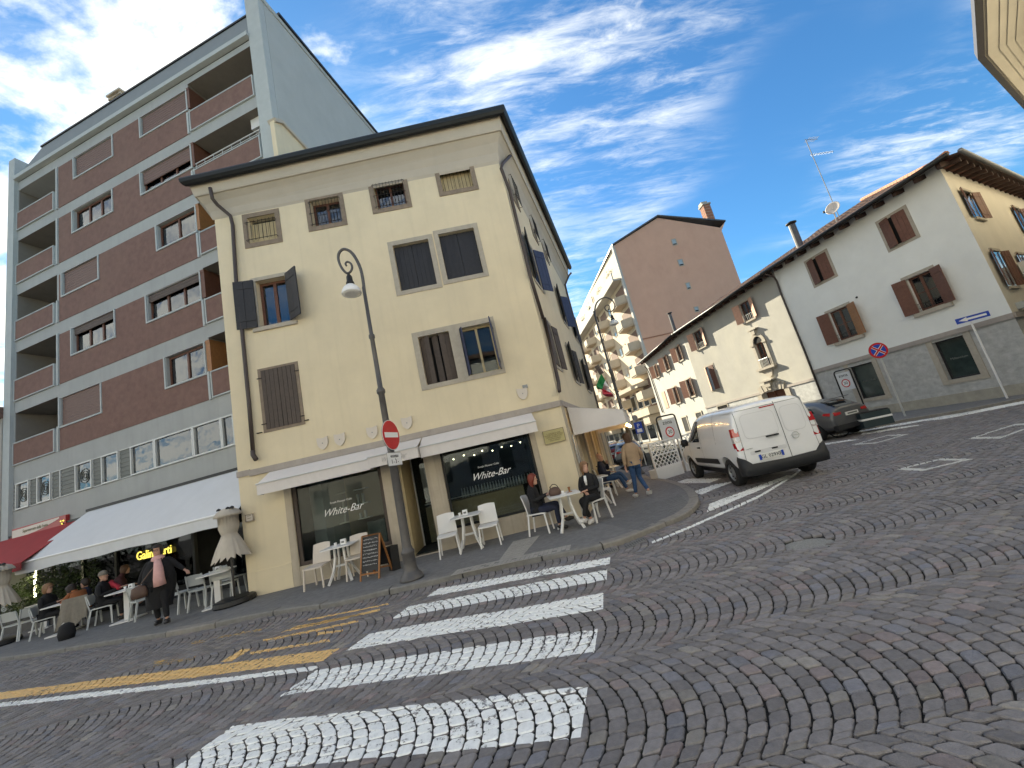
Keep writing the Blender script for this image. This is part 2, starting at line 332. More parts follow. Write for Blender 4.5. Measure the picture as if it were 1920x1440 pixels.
M['cl_black'] = mat('black_cloth', (.010, .010, .012), .85, .2, 12, .3, 60)
M['cl_navy'] = mat('navy_cloth', (.018, .022, .045), .85, .2, 12, .3, 60)
M['cl_jean'] = mat('blue_denim', (.032, .075, .17), .85, .25, 14, .2, 90)
M['cl_beige'] = mat('beige_quilted', (.36, .255, .165), .7, .12, 9, .5, 30)
M['cl_pink'] = mat('pink_scarf', (.62, .36, .34), .85, .12, 12, .3, 60)
M['cl_red'] = mat('red_cloth', (.42, .03, .05), .8, .15, 12, .3, 60)
M['cl_grey'] = mat('grey_cloth', (.20, .18, .15), .85, .15, 12, .4, 50)
M['cl_rust'] = mat('rust_cloth', (.27, .095, .035), .85, .15, 12, .3, 50)
M['cl_brown'] = mat('brown_leather', (.10, .06, .045), .6, .15, 12, .2, 50)
M['shoe_white'] = mat('white_trainer', (.62, .60, .58), .6, .05, 9, 0)
M['shoe_dark'] = mat('dark_shoe', (.02, .018, .018), .5, .1, 9, 0)
M['umbrella'] = mat('beige_canvas', (.60, .54, .46), .85, .08, 5, .15, 80)
M['led'] = mat('light_bulb', (1, .8, .5), .4, 0, 1, 0, emit=(1, .62, .25), estr=9)
M['led_w'] = mat('light_tube', (1, 1, .9), .4, 0, 1, 0, emit=(1, .93, .62), estr=5)
M['gold'] = mat('gold_letters', (.62, .50, .10), .45, .05, 9, 0, emit=(.9, .7, .12), estr=.25)
M['line_white'] = None
def paint_mat(name, c, wear):
    m = bpy.data.materials.new(name); m.use_nodes = True; t = m.node_tree; b = t.nodes['Principled BSDF']; b.inputs['Roughness'].default_value = .6
    tcn = t.nodes.new('ShaderNodeTexCoord'); n = t.nodes.new('ShaderNodeTexNoise'); n.inputs['Scale'].default_value = 16; n.inputs['Detail'].default_value = 9; n.inputs['Roughness'].default_value = .75; t.links.new(tcn.outputs['Object'], n.inputs[0])
    nb = t.nodes.new('ShaderNodeTexNoise'); nb.inputs['Scale'].default_value = 1.3; nb.inputs['Detail'].default_value = 3; t.links.new(tcn.outputs['Object'], nb.inputs[0])
    a = mth('ADD', mth('MULTIPLY', n.outputs[0], .7, t), mth('MULTIPLY', nb.outputs[0], .3, t), t)
    r = t.nodes.new('ShaderNodeMapRange'); r.inputs[1].default_value = wear; r.inputs[2].default_value = wear+.035; t.links.new(a, r.inputs[0])
    r2 = t.nodes.new('ShaderNodeMapRange'); r2.inputs[1].default_value = .3; r2.inputs[2].default_value = .7; r2.inputs[3].default_value = .82; r2.inputs[4].default_value = 1.08; t.links.new(n.outputs[0], r2.inputs[0])
    x = t.nodes.new('ShaderNodeVectorMath'); x.operation = 'SCALE'; x.inputs[0].default_value = c; t.links.new(r2.outputs[0], x.inputs[3]); t.links.new(x.outputs[0], b.inputs['Base Color'])
    tr = t.nodes.new('ShaderNodeBsdfTransparent'); ms = t.nodes.new('ShaderNodeMixShader'); t.links.new(r.outputs[0], ms.inputs[0]); t.links.new(tr.outputs[0], ms.inputs[1]); t.links.new(b.outputs[0], ms.inputs[2])
    t.links.new(ms.outputs[0], t.nodes['Material Output'].inputs[0]); return m
M['line_white'] = paint_mat('white_road_paint', (.88, .89, .88), .405)
M['line_old'] = paint_mat('worn_white_paint', (.62, .62, .60), .40)
M['line_yellow'] = paint_mat('yellow_road_paint', (.78, .51, .22), .415)
M['line_yellow_old'] = paint_mat('worn_yellow_paint', (.55, .36, .13), .485)
# ------------------------------------------------------------------ ground, kerbs, cobbles
g = MB(); s_ = 400
g.quad((-s_, -s_, -.03), (s_, -s_, -.03), (s_, s_, -.03), (-s_, s_, -.03))
M['far_ground'] = mat('far_cobbles', (.085, .080, .082), .8, .25, 12, .8, 60)
O('ground', g, M['far_ground'], kind='structure')
road = E('road', (0, 0, 0), '', ''); del road['label']; del road['category']; road['kind'] = 'structure'
g = MB(); g.quad((-40, -6, -.019), (40, -6, -.019), (40, 45, -.019), (-40, 45, -.019)); O('road_bed', g, M['mortar'], road)
def lerp(a, b, t): return a+(b-a)*t
# kerb line from pixels (outer foot of the kerb)
kpx = [(-260, 1262), (0, 1240), (110, 1225), (200, 1210), (347, 1188), (450, 1166), (533, 1151), (624, 1139), (720, 1116), (799, 1099), (912, 1073), (1030, 1050), (1100, 1037), (1160, 1022), (1207, 1004), (1250, 987), (1284, 972), (1305, 956), (1312, 944), (1310, 934), (1302, 924), (1285, 913), (1255, 904), (1228, 900), (1200, 893), (1165, 883)]
kerb = [G(x, y)[:2] for x, y in kpx]
# smooth + resample
def resample(pl, step):
    out = [np.array(pl[0])]; acc = 0
    P_ = []
    for i in range(len(pl)-1):
        p0 = pl[max(i-1, 0)]; p1 = pl[i]; p2 = pl[i+1]; p3 = pl[min(i+2, len(pl)-1)]
        for k in range(8):
            t = k/8; P_.append(.5*((2*p1)+(-p0+p2)*t+(2*p0-5*p1+4*p2-p3)*t*t+(-p0+3*p1-3*p2+p3)*t**3))
    P_.append(pl[-1])
    for i in range(1, len(P_)):
        d = np.linalg.norm(P_[i]-P_[i-1]); acc += d
        if acc >= step: out.append(P_[i]); acc = 0
    return out
kerbf = resample([np.array(p) for p in kerb], .22)
def offs(pl, w):
    o = []
    for i in range(len(pl)):
        d = pl[min(i+1, len(pl)-1)]-pl[max(i-1, 0)]; d = d/np.linalg.norm(d); o.append(pl[i]+np.array([-d[1], d[0]])*w)
    return o
KW = .20
kin = offs(kerbf, KW)
SW = .08
kerb_e = link('kerb', None); kerb_e['kind'] = 'structure'
i = 0; kid = 0
while i < len(kerbf)-1:
    n = random.choice([4, 5, 5, 6]); j = min(i+n, len(kerbf)-1)
    b = MB(); dz = random.uniform(-.006, .006)
    idx = list(range(i, j+1)); top = []; 
    pa = [kerbf[k].copy() for k in idx]; pb = [kin[k].copy() for k in idx]
    sh = .012
    for arr in (pa, pb):
        d0 = arr[1]-arr[0]; arr[0] = arr[0]+d0/np.linalg.norm(d0)*sh; d1 = arr[-2]-arr[-1]; arr[-1] = arr[-1]+d1/np.linalg.norm(d1)*sh
    n2 = len(idx); vs_ = []
    for k in range(n2):
        o_ = pa[k]; q_ = pb[k]; ins = o_+(q_-o_)*.09
        vs_ += [(*o_, -.02), (*o_, .066+dz*.5), (*ins, .086+dz*.5), (*q_, .086+dz*.5), (*q_, .05)]
    fs_ = [(a*5+c_, a*5+c_+1, (a+1)*5+c_+1, (a+1)*5+c_) for a in range(n2-1) for c_ in range(4)]+[(0, 1, 2, 3, 4), tuple((n2-1)*5+c_ for c_ in range(4, -1, -1))]
    b.add(vs_, fs_); O('kerb_stone', b, M['kerb_l'] if kerbf[i][0] > 0.2 or random.random() < .2 else M['kerb'], kerb_e); i = j
# pavement (asphalt)
g = MB(); inner = kin
back = []
for p in inner: back.append((p[0], p[1]))
far = [(7.0, 27.0), (3.0, 27), (0.9, 12), (-6, 12), (-40, 22)]
poly = [(p[0], p[1], SW) for p in inner]+[(x, y, SW) for x, y in far]
def tri_poly(poly):
    from mathutils.geometry import tessellate_polygon
    return [tuple(t) for t in tessellate_polygon([[Vector(p) for p in poly]])]
g.add(poly, tri_poly(poly)); O('pavement', g, M['asphalt'], kind='structure')
# paler tactile strips on the pavement near the crossing (made of small setts)
def strip_tiles(name, q, nu, nv, m_, z, parent=None, kind=None, gap=.012):
    b = MB(); A_, B_, C_, D_ = [np.array(p) for p in q]
    for i in range(nu):
        for j in range(nv):
            u0 = (i+gap/2*nu*.5)/nu if False else i/nu; 
            def pt(u, v): return (A_*(1-u)+B_*u)*(1-v)+(D_*(1-u)+C_*u)*v
            w = 1/nu; h = 1/nv; e1 = .05*w; e2 = .05*h; dz = random.uniform(0, .002)
            p = [pt(i*w+e1, j*h+e2), pt((i+1)*w-e1, j*h+e2), pt((i+1)*w-e1, (j+1)*h-e2), pt(i*w+e1, (j+1)*h-e2)]
            b.prism([(x[0], x[1], z) for x in p], (0, 0, .006+dz))
    o = O(name, b, m_, parent, kind=kind); return o
def Gq(f, pts, z): return [G(*f(*p), z)[:2] for p in pts]
pav = bpy.data.objects['pavement']
strip_tiles('tactile_strip', Gq(cA, [(820, 1060), (1045, 1010), (905, 1175), (690, 1235)], SW), 8, 10, M['tactile'], SW, pav, 'stuff')
strip_tiles('tactile_strip', Gq(cA, [(350, 1298), (1310, 1086), (1300, 1132), (290, 1350)], SW), 26, 4, M['tactile'], SW, pav, 'stuff')
# brick setts of the corner pavement
cor = Gq(cs, [(600, 1180), (1190, 1080), (1230, 1190), (640, 1370)], SW)
q = Gq(cs, [(330, 1330), (1130, 1090), (1230, 1190), (780, 1420)], SW)
strip_tiles('paving_brick_field', q, 16, 9, mat('dark_setts', (.155, .155, .158), .9, .2, 8, .3, 60), SW-.003, pav, 'stuff')
# right-hand pavement along the white house
rp = [G(1566, 815)[:2], G(1640, 803)[:2], G(1700, 790)[:2], G(1800, 774)[:2], G(1925, 750)[:2], G(1990, 738)[:2]]
rk = resample([np.array(p) for p in rp], .5); rin = offs(rk, .22)
kr = link('kerb', None); kr['kind'] = 'structure'
for i in range(0, len(rk)-1):
    b = MB(); a, c_ = rk[i], rk[i+1]; a2, c2 = rin[i], rin[i+1]
    b.prism([(*(a*.99+c_*.01), -.02), (*(a*.01+c_*.99), -.02), (*(a2*.01+c2*.99), -.02), (*(a2*.99+c2*.01), -.02)], (0, 0, .10)); O('kerb_stone', b, M['kerb_l'], kr)
g = MB(); pl_ = [(p[0], p[1], .075) for p in rin]+[(40, 12, .075), (30, 40, .075), (12, 40, .075), (11.5, 16.5, .075)]
g.add(pl_, tri_poly(pl_)); O('pavement', g, M['asphalt'], kind='structure')

# ---------------- cobbles in segmental arcs
def poly_in(p, poly):
    x, y = p; ins = False; j = len(poly)-1
    for i in range(len(poly)):
        xi, yi = poly[i]; xj, yj = poly[j]
        if (yi > y) != (yj > y) and x < (xj-xi)*(y-yi)/(yj-yi)+xi: ins = not ins
        j = i
    return ins
pavpoly = [(p[0], p[1]) for p in kerbf[::2]]+[(7.0, 27.0), (3.0, 27), (0.9, 12), (-6, 12), (-40, 22)]
rpoly = [(p[0], p[1]) for p in rk]+[(40, 12), (30, 40), (12, 40), (11.5, 16.5)]
def clip(poly, quad):
    n = len(quad)
    for i in range(n):
        a = quad[i]; b = quad[(i+1) % n]; out = []
        ex, ey = b[0]-a[0], b[1]-a[1]
        for k in range(len(poly)):
            p, q_ = poly[k], poly[(k+1) % len(poly)]
            sp_ = ex*(p[1]-a[1])-ey*(p[0]-a[0]); sq_ = ex*(q_[1]-a[1])-ey*(q_[0]-a[0])
            if sp_ >= 0: out.append(p)
            if (sp_ >= 0) != (sq_ >= 0):
                t = sp_/(sp_-sq_); out.append(tuple(p[m_]+(q_[m_]-p[m_])*t for m_ in range(3)))
        poly = out
        if len(poly) < 3: return []
    return poly
def ccw(q):
    a = sum(q[i][0]*q[(i+1) % len(q)][1]-q[(i+1) % len(q)][0]*q[i][1] for i in range(len(q)))
    return q if a > 0 else q[::-1]
marks = []      # (name, quads, material, label-less)
def mk(name, f, pts, m_): 
    qd = ccw([tuple(G(*f(*p))[:2]) for p in pts]); marks.append([name, qd, m_, MB(), (min(p[0] for p in qd), max(p[0] for p in qd), min(p[1] for p in qd), max(p[1] for p in qd))])
idf = lambda x, y: (x, y)
W_, Y_, Wo, Yo = M['line_white'], M['line_yellow'], M['line_old'], M['line_yellow_old']
mk('crossing_stripe', cz, [(930, 303), (1875, 130), (1870, 165), (872, 347)], W_)
mk('crossing_stripe', cz, [(778, 398), (1857, 195), (1854, 252), (685, 467)], W_)
mk('crossing_stripe', cz, [(562, 547), (1836, 323), (1835, 412), (433, 640)], W_)
mk('crossing_stripe', cz, [(272, 750), (1805, 516), (1788, 645), (72, 889)], W_)
mk('crossing_stripe', idf, [(436, 1361), (1102, 1286), (1089, 1384), (300, 1462)], W_)
mk('yellow_line', idf, [(-60, 1306), (637, 1216), (604, 1240), (-60, 1319)], Y_)
mk('white_line', idf, [(-60, 1325), (600, 1249), (586, 1259), (-60, 1333)], W_)
for q in ([(225, 468), (665, 381), (665, 388), (225, 476)], [(75, 543), (160, 507), (512, 437), (520, 445)], [(150, 512), (618, 412), (618, 424), (150, 522)], [(-20, 581), (500, 473), (500, 485), (-20, 592)], [(280, 540), (415, 525), (420, 536), (270, 556)], [(-90, 648), (340, 578), (345, 590), (-90, 660)]):
    mk('yellow_hatching', cz, q, Y_)
mk('yellow_hatching', cy1, [(1360, 412), (1420, 408), (1300, 478), (1240, 482)], Y_)
mk('yellow_hatching', cy1, [(1205, 345), (1470, 296), (1472, 308), (1205, 358)], Yo)
mk('yellow_hatching', cy1, [(870, 480), (1110, 448), (1080, 475), (860, 510)], Yo)
mk('yellow_hatching', cy1, [(1075, 372), (1180, 352), (1150, 372), (1075, 384)], Yo)
mk('white_hatching', cv, [(325, 986), (430, 950), (690, 948), (600, 982)], W_)
mk('white_hatching', cv, [(480, 1048), (640, 993), (800, 966), (540, 1068)], W_)
mk('give_way_stripe', cv, [(600, 1138), (1180, 925), (1240, 925), (580, 1200)], W_)
ln = [(1222, 1018), (1290, 990), (1355, 961), (1420, 932), (1470, 903), (1490, 890), (1506, 876)]
for a, b in zip(ln[:-1], ln[1:]): mk('white_line', idf, [(a[0], a[1]-2.2), (b[0], b[1]-2.2), (b[0]+1, b[1]+1.6), (a[0]+1, a[1]+1.6)], W_)
mk('white_line', cr3, [(110, 432), (420, 388), (505, 384), (120, 447)], W_)
mk('white_line', cr3, [(120, 484), (225, 467), (140, 492), (120, 494)], W_)
mk('white_line', cr3, [(262, 352), (860, 247), (1560, 127), (1560, 134), (862, 262), (262, 362)][:], W_)
mk('white_line', cr3, [(540, 328), (880, 274), (1065, 254), (700, 318), (520, 343)], W_)
mk('white_line', cr3, [(1000, 232), (1925, 52), (1925, 78), (1250, 205)], W_)
def outline(f, pts, w, m_):
    qd = [G(*f(*p))[:2] for p in pts]; c_ = sum(qd)/4
    inn = [p+(c_-p)*w for p in qd]
    for i in range(4):
        j = (i+1) % 4; q2 = ccw([tuple(qd[i]), tuple(qd[j]), tuple(inn[j]), tuple(inn[i])])
        marks.append(['worn_box_marking', q2, m_, MB(), (min(p[0] for p in q2), max(p[0] for p in q2), min(p[1] for p in q2), max(p[1] for p in q2))])
outline(cr3, [(440, 432), (745, 347), (935, 337), (650, 420)], .24, Wo)
outline(cr3, [(828, 645), (1200, 547), (1485, 549), (1050, 657)], .30, Wo)
outline(cr3, [(1438, 378), (1840, 252), (2100, 235), (1712, 376)], .24, Wo)
w_col = 1.33; Rr = .87; th = math.asin(w_col/2/Rr); pitch = .124
stones = []
NA = 12
for ci in range(-2, 16):
    vc = 4.40+(ci-1)*w_col
    if vc > 22: continue
    ustart = -16.0; kcount = int(44/pitch)
    for k in range(kcount):
        u0 = ustart+k*pitch
        off_ = .5 if k % 2 else 0.0
        y0 = vc
        # quick reject
        pxa = pix((u0+.2, y0, 0)); 
        nst = NA; edges = [-th]
        for j in range(nst+1):
            t = (j+off_)/nst*2*th-th
            t += random.uniform(-.09, .09)*2*th/nst if 0 < j < nst else 0
            if t > edges[-1]+.02 and t < th-.02: edges.append(t)
        edges.append(th)
        for a, b in zip(edges[:-1], edges[1:]):
            tm = (a+b)/2; cu = u0+Rr*cos(tm)-Rr; cv_ = vc+Rr*sin(tm)
            if cv_ < 1.35 or cv_ > 20.5: continue
            X, Y, D = pix((cu, cv_, 0))
            if D < .3 or X < -90 or X > 2010 or Y > 1560: continue
            if b-a < .045: continue
            # arc radius direction: neighbours shift along u so width shrinks with cos
            def pt(t, du): return (u0+du+Rr*cos(t)-Rr, vc+Rr*sin(t))
            q = [pt(a, 0), pt(b, 0), pt(b, pitch), pt(a, pitch)]
            stones.append((cu+pitch/2, cv_, q, hypot(cu, cv_)))
stones = [s for s in stones if not poly_in((s[0], s[1]), pavpoly) and not poly_in((s[0], s[1]), rpoly)]
inview = [s for s in stones if -20 < pix((s[0], s[1], 0))[0] < 1940 and pix((s[0], s[1], 0))[1] < 1460]
inview.sort(key=lambda s: s[3]); near = set(id(s) for s in inview[:295])
def hgt(x, y):
    return .006*sin(x*1.1+1)*sin(y*.9+.4)+.003*sin(x*3.1)*sin(y*2.7)
big = {'v': [], 'f': [], 'c': []}
hole_c = G(1515, 1018)[:2]
def shade():
    v = random.uniform(.78, 1.22); r = random.random()
    if r < .08: return (v*1.14, v*1.0, v*.98)
    if r < .18: return (v*.95, v*.99, v*1.09)
    if r < .22: return (v*1.25, v*1.22, v*1.12)
    return (v*1.02, v, v*1.0)
for s in stones:
    cx_, cy_, q, dist = s
    if hypot((cx_-hole_c[0])/.28, (cy_-hole_c[1])/.2) < 1: continue
    dz = hgt(cx_, cy_)+random.uniform(-.0035, .0035); tx, ty = random.uniform(-.025, .025), random.uniform(-.025, .025)
    c_ = (sum(p[0] for p in q)/4, sum(p[1] for p in q)/4)
    ji = .004
    j_ = [(random.uniform(-ji, ji), random.uniform(-ji, ji)) for _ in range(4)]
    qq = [(c_[0]+(p[0]-c_[0])*.92+a[0], c_[1]+(p[1]-c_[1])*.92+a[1]) for p, a in zip(q, j_)]
    L1 = hypot(q[0][0]-q[1][0], q[0][1]-q[1][1]); 
    near_ = id(s) in near or dist < 7
    vs_ = []; fs_ = []
    if near_:
        # 8-gon rings: rounded corners
        def ring(scale, z, cut):
            out = []
            for i in range(4):
                p = qq[i]; pv = qq[i-1]; nx_ = qq[(i+1) % 4]
                for o_ in (pv, nx_):
                    x = p[0]+(o_[0]-p[0])*cut; y = p[1]+(o_[1]-p[1])*cut
                    x = c_[0]+(x-c_[0])*scale; y = c_[1]+(y-c_[1])*scale
                    out.append((x, y, z+dz+(x-c_[0])*tx+(y-c_[1])*ty))
            return out
        r0 = ring(1.0, -.03, .13); r1 = ring(.985, -.008, .14); r2 = ring(.86, 0.0, .17)
        vs_ = r0+r1+r2; fs_ = [(i, (i+1) % 8, 8+(i+1) % 8, 8+i) for i in range(8)]+[(8+i, 8+(i+1) % 8, 16+(i+1) % 8, 16+i) for i in range(8)]+[tuple(range(16, 24))]
        tops = fs_[8:]
    else:
        def ring(scale, z): return [(c_[0]+(p[0]-c_[0])*scale, c_[1]+(p[1]-c_[1])*scale, z+dz+(p[0]-c_[0])*tx+(p[1]-c_[1])*ty) for p in qq]
        r1 = ring(1.0, -.022); r2 = ring(.88, 0.0)
        vs_ = r1+r2; fs_ = [(i, (i+1) % 4, 4+(i+1) % 4, 4+i) for i in range(4)]+[(4, 5, 6, 7)]; tops = fs_
    sc = shade()
    for mk_ in marks:
        bb = mk_[4]
        if cx_ < bb[0]-.12 or cx_ > bb[1]+.12 or cy_ < bb[2]-.12 or cy_ > bb[3]+.12: continue
        for f in tops:
            pl = clip([vs_[i] for i in f], mk_[1]) if len(mk_[1]) >= 3 else []
            if len(pl) >= 3: mk_[3].add([(p[0], p[1], p[2]+.0018) for p in pl], [tuple(range(len(pl)))])
    if id(s) in near:
        b = MB(); b.add(vs_, fs_); me = b.mesh('cobblestone', M['cobble'])
        ca = me.color_attributes.new('Col', 'FLOAT_COLOR', 'POINT'); ca.data.foreach_set('color', [x for _ in vs_ for x in (*sc, 1)])
        link('cobblestone', me, road)
    else:
        k = len(big['v']); big['v'].extend(vs_); big['f'].extend([tuple(i+k for i in f) for f in fs_]); big['c'].extend([(*sc, 1)]*len(vs_))
me = bpy.data.meshes.new('cobblestone_field'); me.from_pydata(big['v'], [], big['f']); me.materials.append(M['cobble'])
ca = me.color_attributes.new('Col', 'FLOAT_COLOR', 'POINT'); ca.data.foreach_set('color', np.array(big['c'], dtype=np.float32).ravel())
link('cobblestone_field', me, road, kind='stuff')
print('stones', len(stones), 'faces', len(big['f']))
for nm, qd, m_, b, bb in marks:
    if b.f: O(nm, b, m_, kind='structure', fixn=False)
# moss tufts in the joints, gravel patch, gully grates
gm = MB()
for _ in range(900):
    s = random.choice(inview[:1500]); a = random.uniform(0, 6.28); 
    if sin(s[0]*2.1+.5)*sin(s[1]*1.7) < .25: continue
    p = s[2][0]; x, y = p[0]+random.uniform(-.02, .02), p[1]+random.uniform(-.05, .05); z = hgt(x, y)-.022
    for k in range(4):
        r = random.uniform(.004, .012); xx, yy = x+random.uniform(-.02, .02), y+random.uniform(-.02, .02); gm.add([(xx-r, yy, z), (xx+r, yy+r, z), (xx, yy-r, z+.012)], [(0, 1, 2)])
O('moss', gm, mat('moss', (.07, .10, .025), .95, .3, 40, 0), kind='stuff')
gm = MB()
for _ in range(160):
    s = random.choice(inview[:1800]); p = s[2][random.randrange(4)]; r = random.uniform(.002, .0055); x, y = p[0]+random.uniform(-.02, .02), p[1]+random.uniform(-.02, .02); z = hgt(x, y)-.012
    gm.add([(x-r, y-r, z), (x+r, y-r*.6, z), (x+r*.6, y+r, z), (x, y, z+r*1.2)], [(0, 1, 3), (1, 2, 3), (2, 0, 3)])
O('grit', gm, mat('pale_grit', (.42, .42, .40), .9, .2, 40, 0), kind='stuff')
g = MB(); g.lathe((hole_c[0], hole_c[1], -.02), [(0.0, .016), (.20, .014), (.27, .004), (.3, -.005)][::-1], 20, sx=1.0, sy=.75); O('patch', g, mat('pale_gravel_patch', (.27, .27, .26), .95, .35, 60, .9, 90), kind='structure')
for q in ([(1530, 1190), (1690, 1150), (1705, 1172), (1540, 1210)],):
    qd = [G(*cA(*p))[:2] for p in q]
def grate(px, label):
    qd = [np.array([*G(*p)[:2], -.004]) for p in px]; t = E('drain_grate', (*((qd[0]+qd[2])/2)[:2], 0), label, 'drain grate', 'drain grates along the kerb')
    b = MB(); b.prism([q*1.0 for q in qd], (0, 0, .012)); 
    o = O('grate_frame', b, M['kerb'], t)
    for i in range(9):
        a = (i+.35)/9; c_ = (i+.65)/9; b = MB()
        p1 = qd[0]+(qd[1]-qd[0])*a; p2 = qd[0]+(qd[1]-qd[0])*c_; p3 = qd[3]+(qd[2]-qd[3])*c_; p4 = qd[3]+(qd[2]-qd[3])*a
        m1 = [p1*.8+p4*.2, p2*.8+p3*.2, p3*.8+p2*.2, p4*.8+p1*.2]
        b.prism([q+np.array([0, 0, .0125]) for q in m1], (0, 0, .002)); O('slot', b, M['black'], t)
grate([(1118, 1036), (1155, 1028), (1160, 1034), (1124, 1043)], 'narrow iron drain grate beside the far crossing stripe')
grate([(1168, 1024), (1206, 1008), (1212, 1013), (1176, 1030)], 'narrow iron drain grate at the kerb bend, right of its twin')
# ------------------------------------------------------------------ building helpers
def sash(win, fr, u0, u1, z0, z1, d, m_, leaves=2, fw=.055, bars=0, pane=None, curtain=None, rail=.0):
    b = MB(); b.ring(fr, u0, u1, z0, z1, fw, d-.05, d)
    w = (u1-u0-2*fw)/leaves
    for i in range(1, leaves):
        c = u0+fw+w*i; b.bx(fr, c-fw*.6, c+fw*.6, d-.05, d+.004, z0+fw, z1-fw)
    for k in range(bars):
        z = z0+(z1-z0)*(k+1)/(bars+1); b.bx(fr, u0+fw, u1-fw, d-.045, d-.006, z-.014, z+.014)
    O('sash', b, m_, win)
    for i in range(leaves):
        a = u0+fw+w*i+.002; c = u0+fw+w*(i+1)-.002; b = MB(); b.bx(fr, a, c, d-.034, d-.028, z0+fw-.01, z1-fw+.01); O('pane', b, pane or M['glass'], win)
    if curtain:
        b = MB(); nn = 24
        for i in range(nn):
            a = u0+(u1-u0)*i/nn; c = u0+(u1-u0)*(i+1)/nn; da = d-.10+.012*(i % 2); dc = d-.10+.012*((i+1) % 2)
            b.quad(fr.P(a, da, z0), fr.P(c, dc, z0), fr.P(c, dc, z1), fr.P(a, da, z1))
        O('curtain', b, curtain, win, fixn=False)
def shutter(win, fr, hu, wdt, z0, z1, ang, m_, d=.01, planks=4, horiz=False, ledgers=True, th=.03, label=None, mats=None):
    # hu hinge u; wdt signed width when closed (towards the centre); ang 0 closed .. 180 flat open
    s = 1 if wdt > 0 else -1; w = abs(wdt); a = R(ang)
    dr = fr.u*(s*cos(a))+fr.n*sin(a); nr = np.cross(dr, [0, 0, 1]); 
    if nr@fr.n < 0 and ang < 90: nr = -nr
    if ang >= 90 and nr@fr.n < 0: nr = -nr
    H = fr.P(hu, d, 0)
    def Q(t, e, z): return H+dr*t+nr*e+np.array([0, 0, z])
    def bb(b, t0, t1, e0, e1, za, zb): b.box8([Q(t0, e0, za), Q(t1, e0, za), Q(t1, e1, za), Q(t0, e1, za), Q(t0, e0, zb), Q(t1, e0, zb), Q(t1, e1, zb), Q(t0, e1, zb)])
    b = MB(); g = .004
    if horiz:
        n = max(4, int((z1-z0)/.13)); 
        bb(b, 0, w, .002, th*.6, z0, z1)
        for i in range(n):
            za = z0+(z1-z0)*i/n+g; zb = z0+(z1-z0)*(i+1)/n-g; bb(b, .0, w, th*.6, th+random.uniform(-.002, .002), za, zb)
    else:
        bb(b, 0, w, .002, th*.6, z0+.005, z1-.005)
        for i in range(planks):
            bb(b, w*i/planks+g, w*(i+1)/planks-g, th*.6, th+random.uniform(-.002, .002), z0, z1)
    if ledgers:
        for zz in (z0+(z1-z0)*.16, z0+(z1-z0)*.84): bb(b, .0, w*.82, th, th+.012, zz-.02, zz+.02)
    o = O('shutter', b, m_, win, label=label); return o
def grille(win, fr, u0, u1, z0, z1, d, nb=8, belly=.12, rails=(0.06, .94), legs=True):
    b = MB()
    for t in rails:
        z = z0+(z1-z0)*t; b.tube([fr.P(u0, 0, z), fr.P(u0, d, z), fr.P(u1, d, z), fr.P(u1, 0, z)], .008, 5)
    for i in range(nb):
        u = u0+(u1-u0)*(i+.5)/nb; b.tube([fr.P(u, d, z0), fr.P(u, d, z1)], .0065, 5)
    O('grille', b, M['iron'], win)
def part(b, name, m_, par, **kw): return O(name, b, m_, par, **kw)

# ================================================================== YELLOW BUILDING
GA = G(468, 1128); GB = G(1105, 972)
YF = Fr(GA, GB-GA); YW = float(np.linalg.norm(GB-GA))
DS = azd(16.0); SF = Fr(GB, DS)
yb = E('corner_building', GA, 'pale yellow corner building with dark eaves, white awnings and a bar', 'building')
H1 = 10.62        # top of plastered wall
zL = YF.uz(760, 816)[1]   # stone string ledge
EZ = G(0, 0)[2]
attic = [YF.rect(c4, [(393, 775), (628, 715), (650, 930), (412, 993)]), YF.rect(c4, [(793, 668), (1035, 603), (1068, 822), (822, 882)]),
         YF.rect(c5y, [(30, 558), (275, 490), (320, 705), (70, 770)]), YF.rect(c5y, [(450, 440), (695, 370), (745, 590), (497, 660)])]
idq = lambda x, y: (x, y)
w2 = YF.rect(idq, [(470.4, 527.7), (541, 505), (557, 603), (478.6, 624.4)])
p2L = YF.rect(c5y, [(160, 950), (440, 882), (515, 1222), (220, 1295)]); p2R = YF.rect(c5y, [(455, 878), (735, 808), (810, 1152), (520, 1220)])
w1 = YF.rect(c6y, [(297, 482), (568, 420), (622, 845), (345, 910)])
p1 = YF.rect(c7y, [(115, 245), (660, 112), (750, 490), (187, 632)])
def inset(r, w, wb=None, wt=None): return (r[0]+w, r[1]-w, r[2]+(w if wb is None else wb), r[3]-(w if wt is None else wt))
aw_ = .13
holes = [(*inset(r, aw_), .28) for r in attic]
holes.append((*inset(w2, .13, .10, .10), .26)); holes += [(*inset(p2L, .13, .12, .13), .16), (*inset(p2R, .13, .12, .13), .16)]
holes.append((*inset(w1, .10, .07, .07), .05))
# first-floor pair
uu = [YF.uz(*c7y(*p))[0] for p in [(150, 262), (362, 210), (430, 195), (648, 145), (225, 592), (430, 543), (500, 525), (715, 470)]]
pl0, pl1, pr0, pr1 = (uu[0]+uu[4])/2, (uu[1]+uu[5])/2, (uu[2]+uu[6])/2, (uu[3]+uu[7])/2
holes += [(pl0, pl1, p1[2]+.12, p1[3]-.14, .22), (pr0, pr1, p1[2]+.12, p1[3]-.14, .22)]
b = MB(); b.wall(YF, 0, YW, zL, H1+.2, holes)
b.wall(SF, 0, 11.2, zL, H1+.2, [])
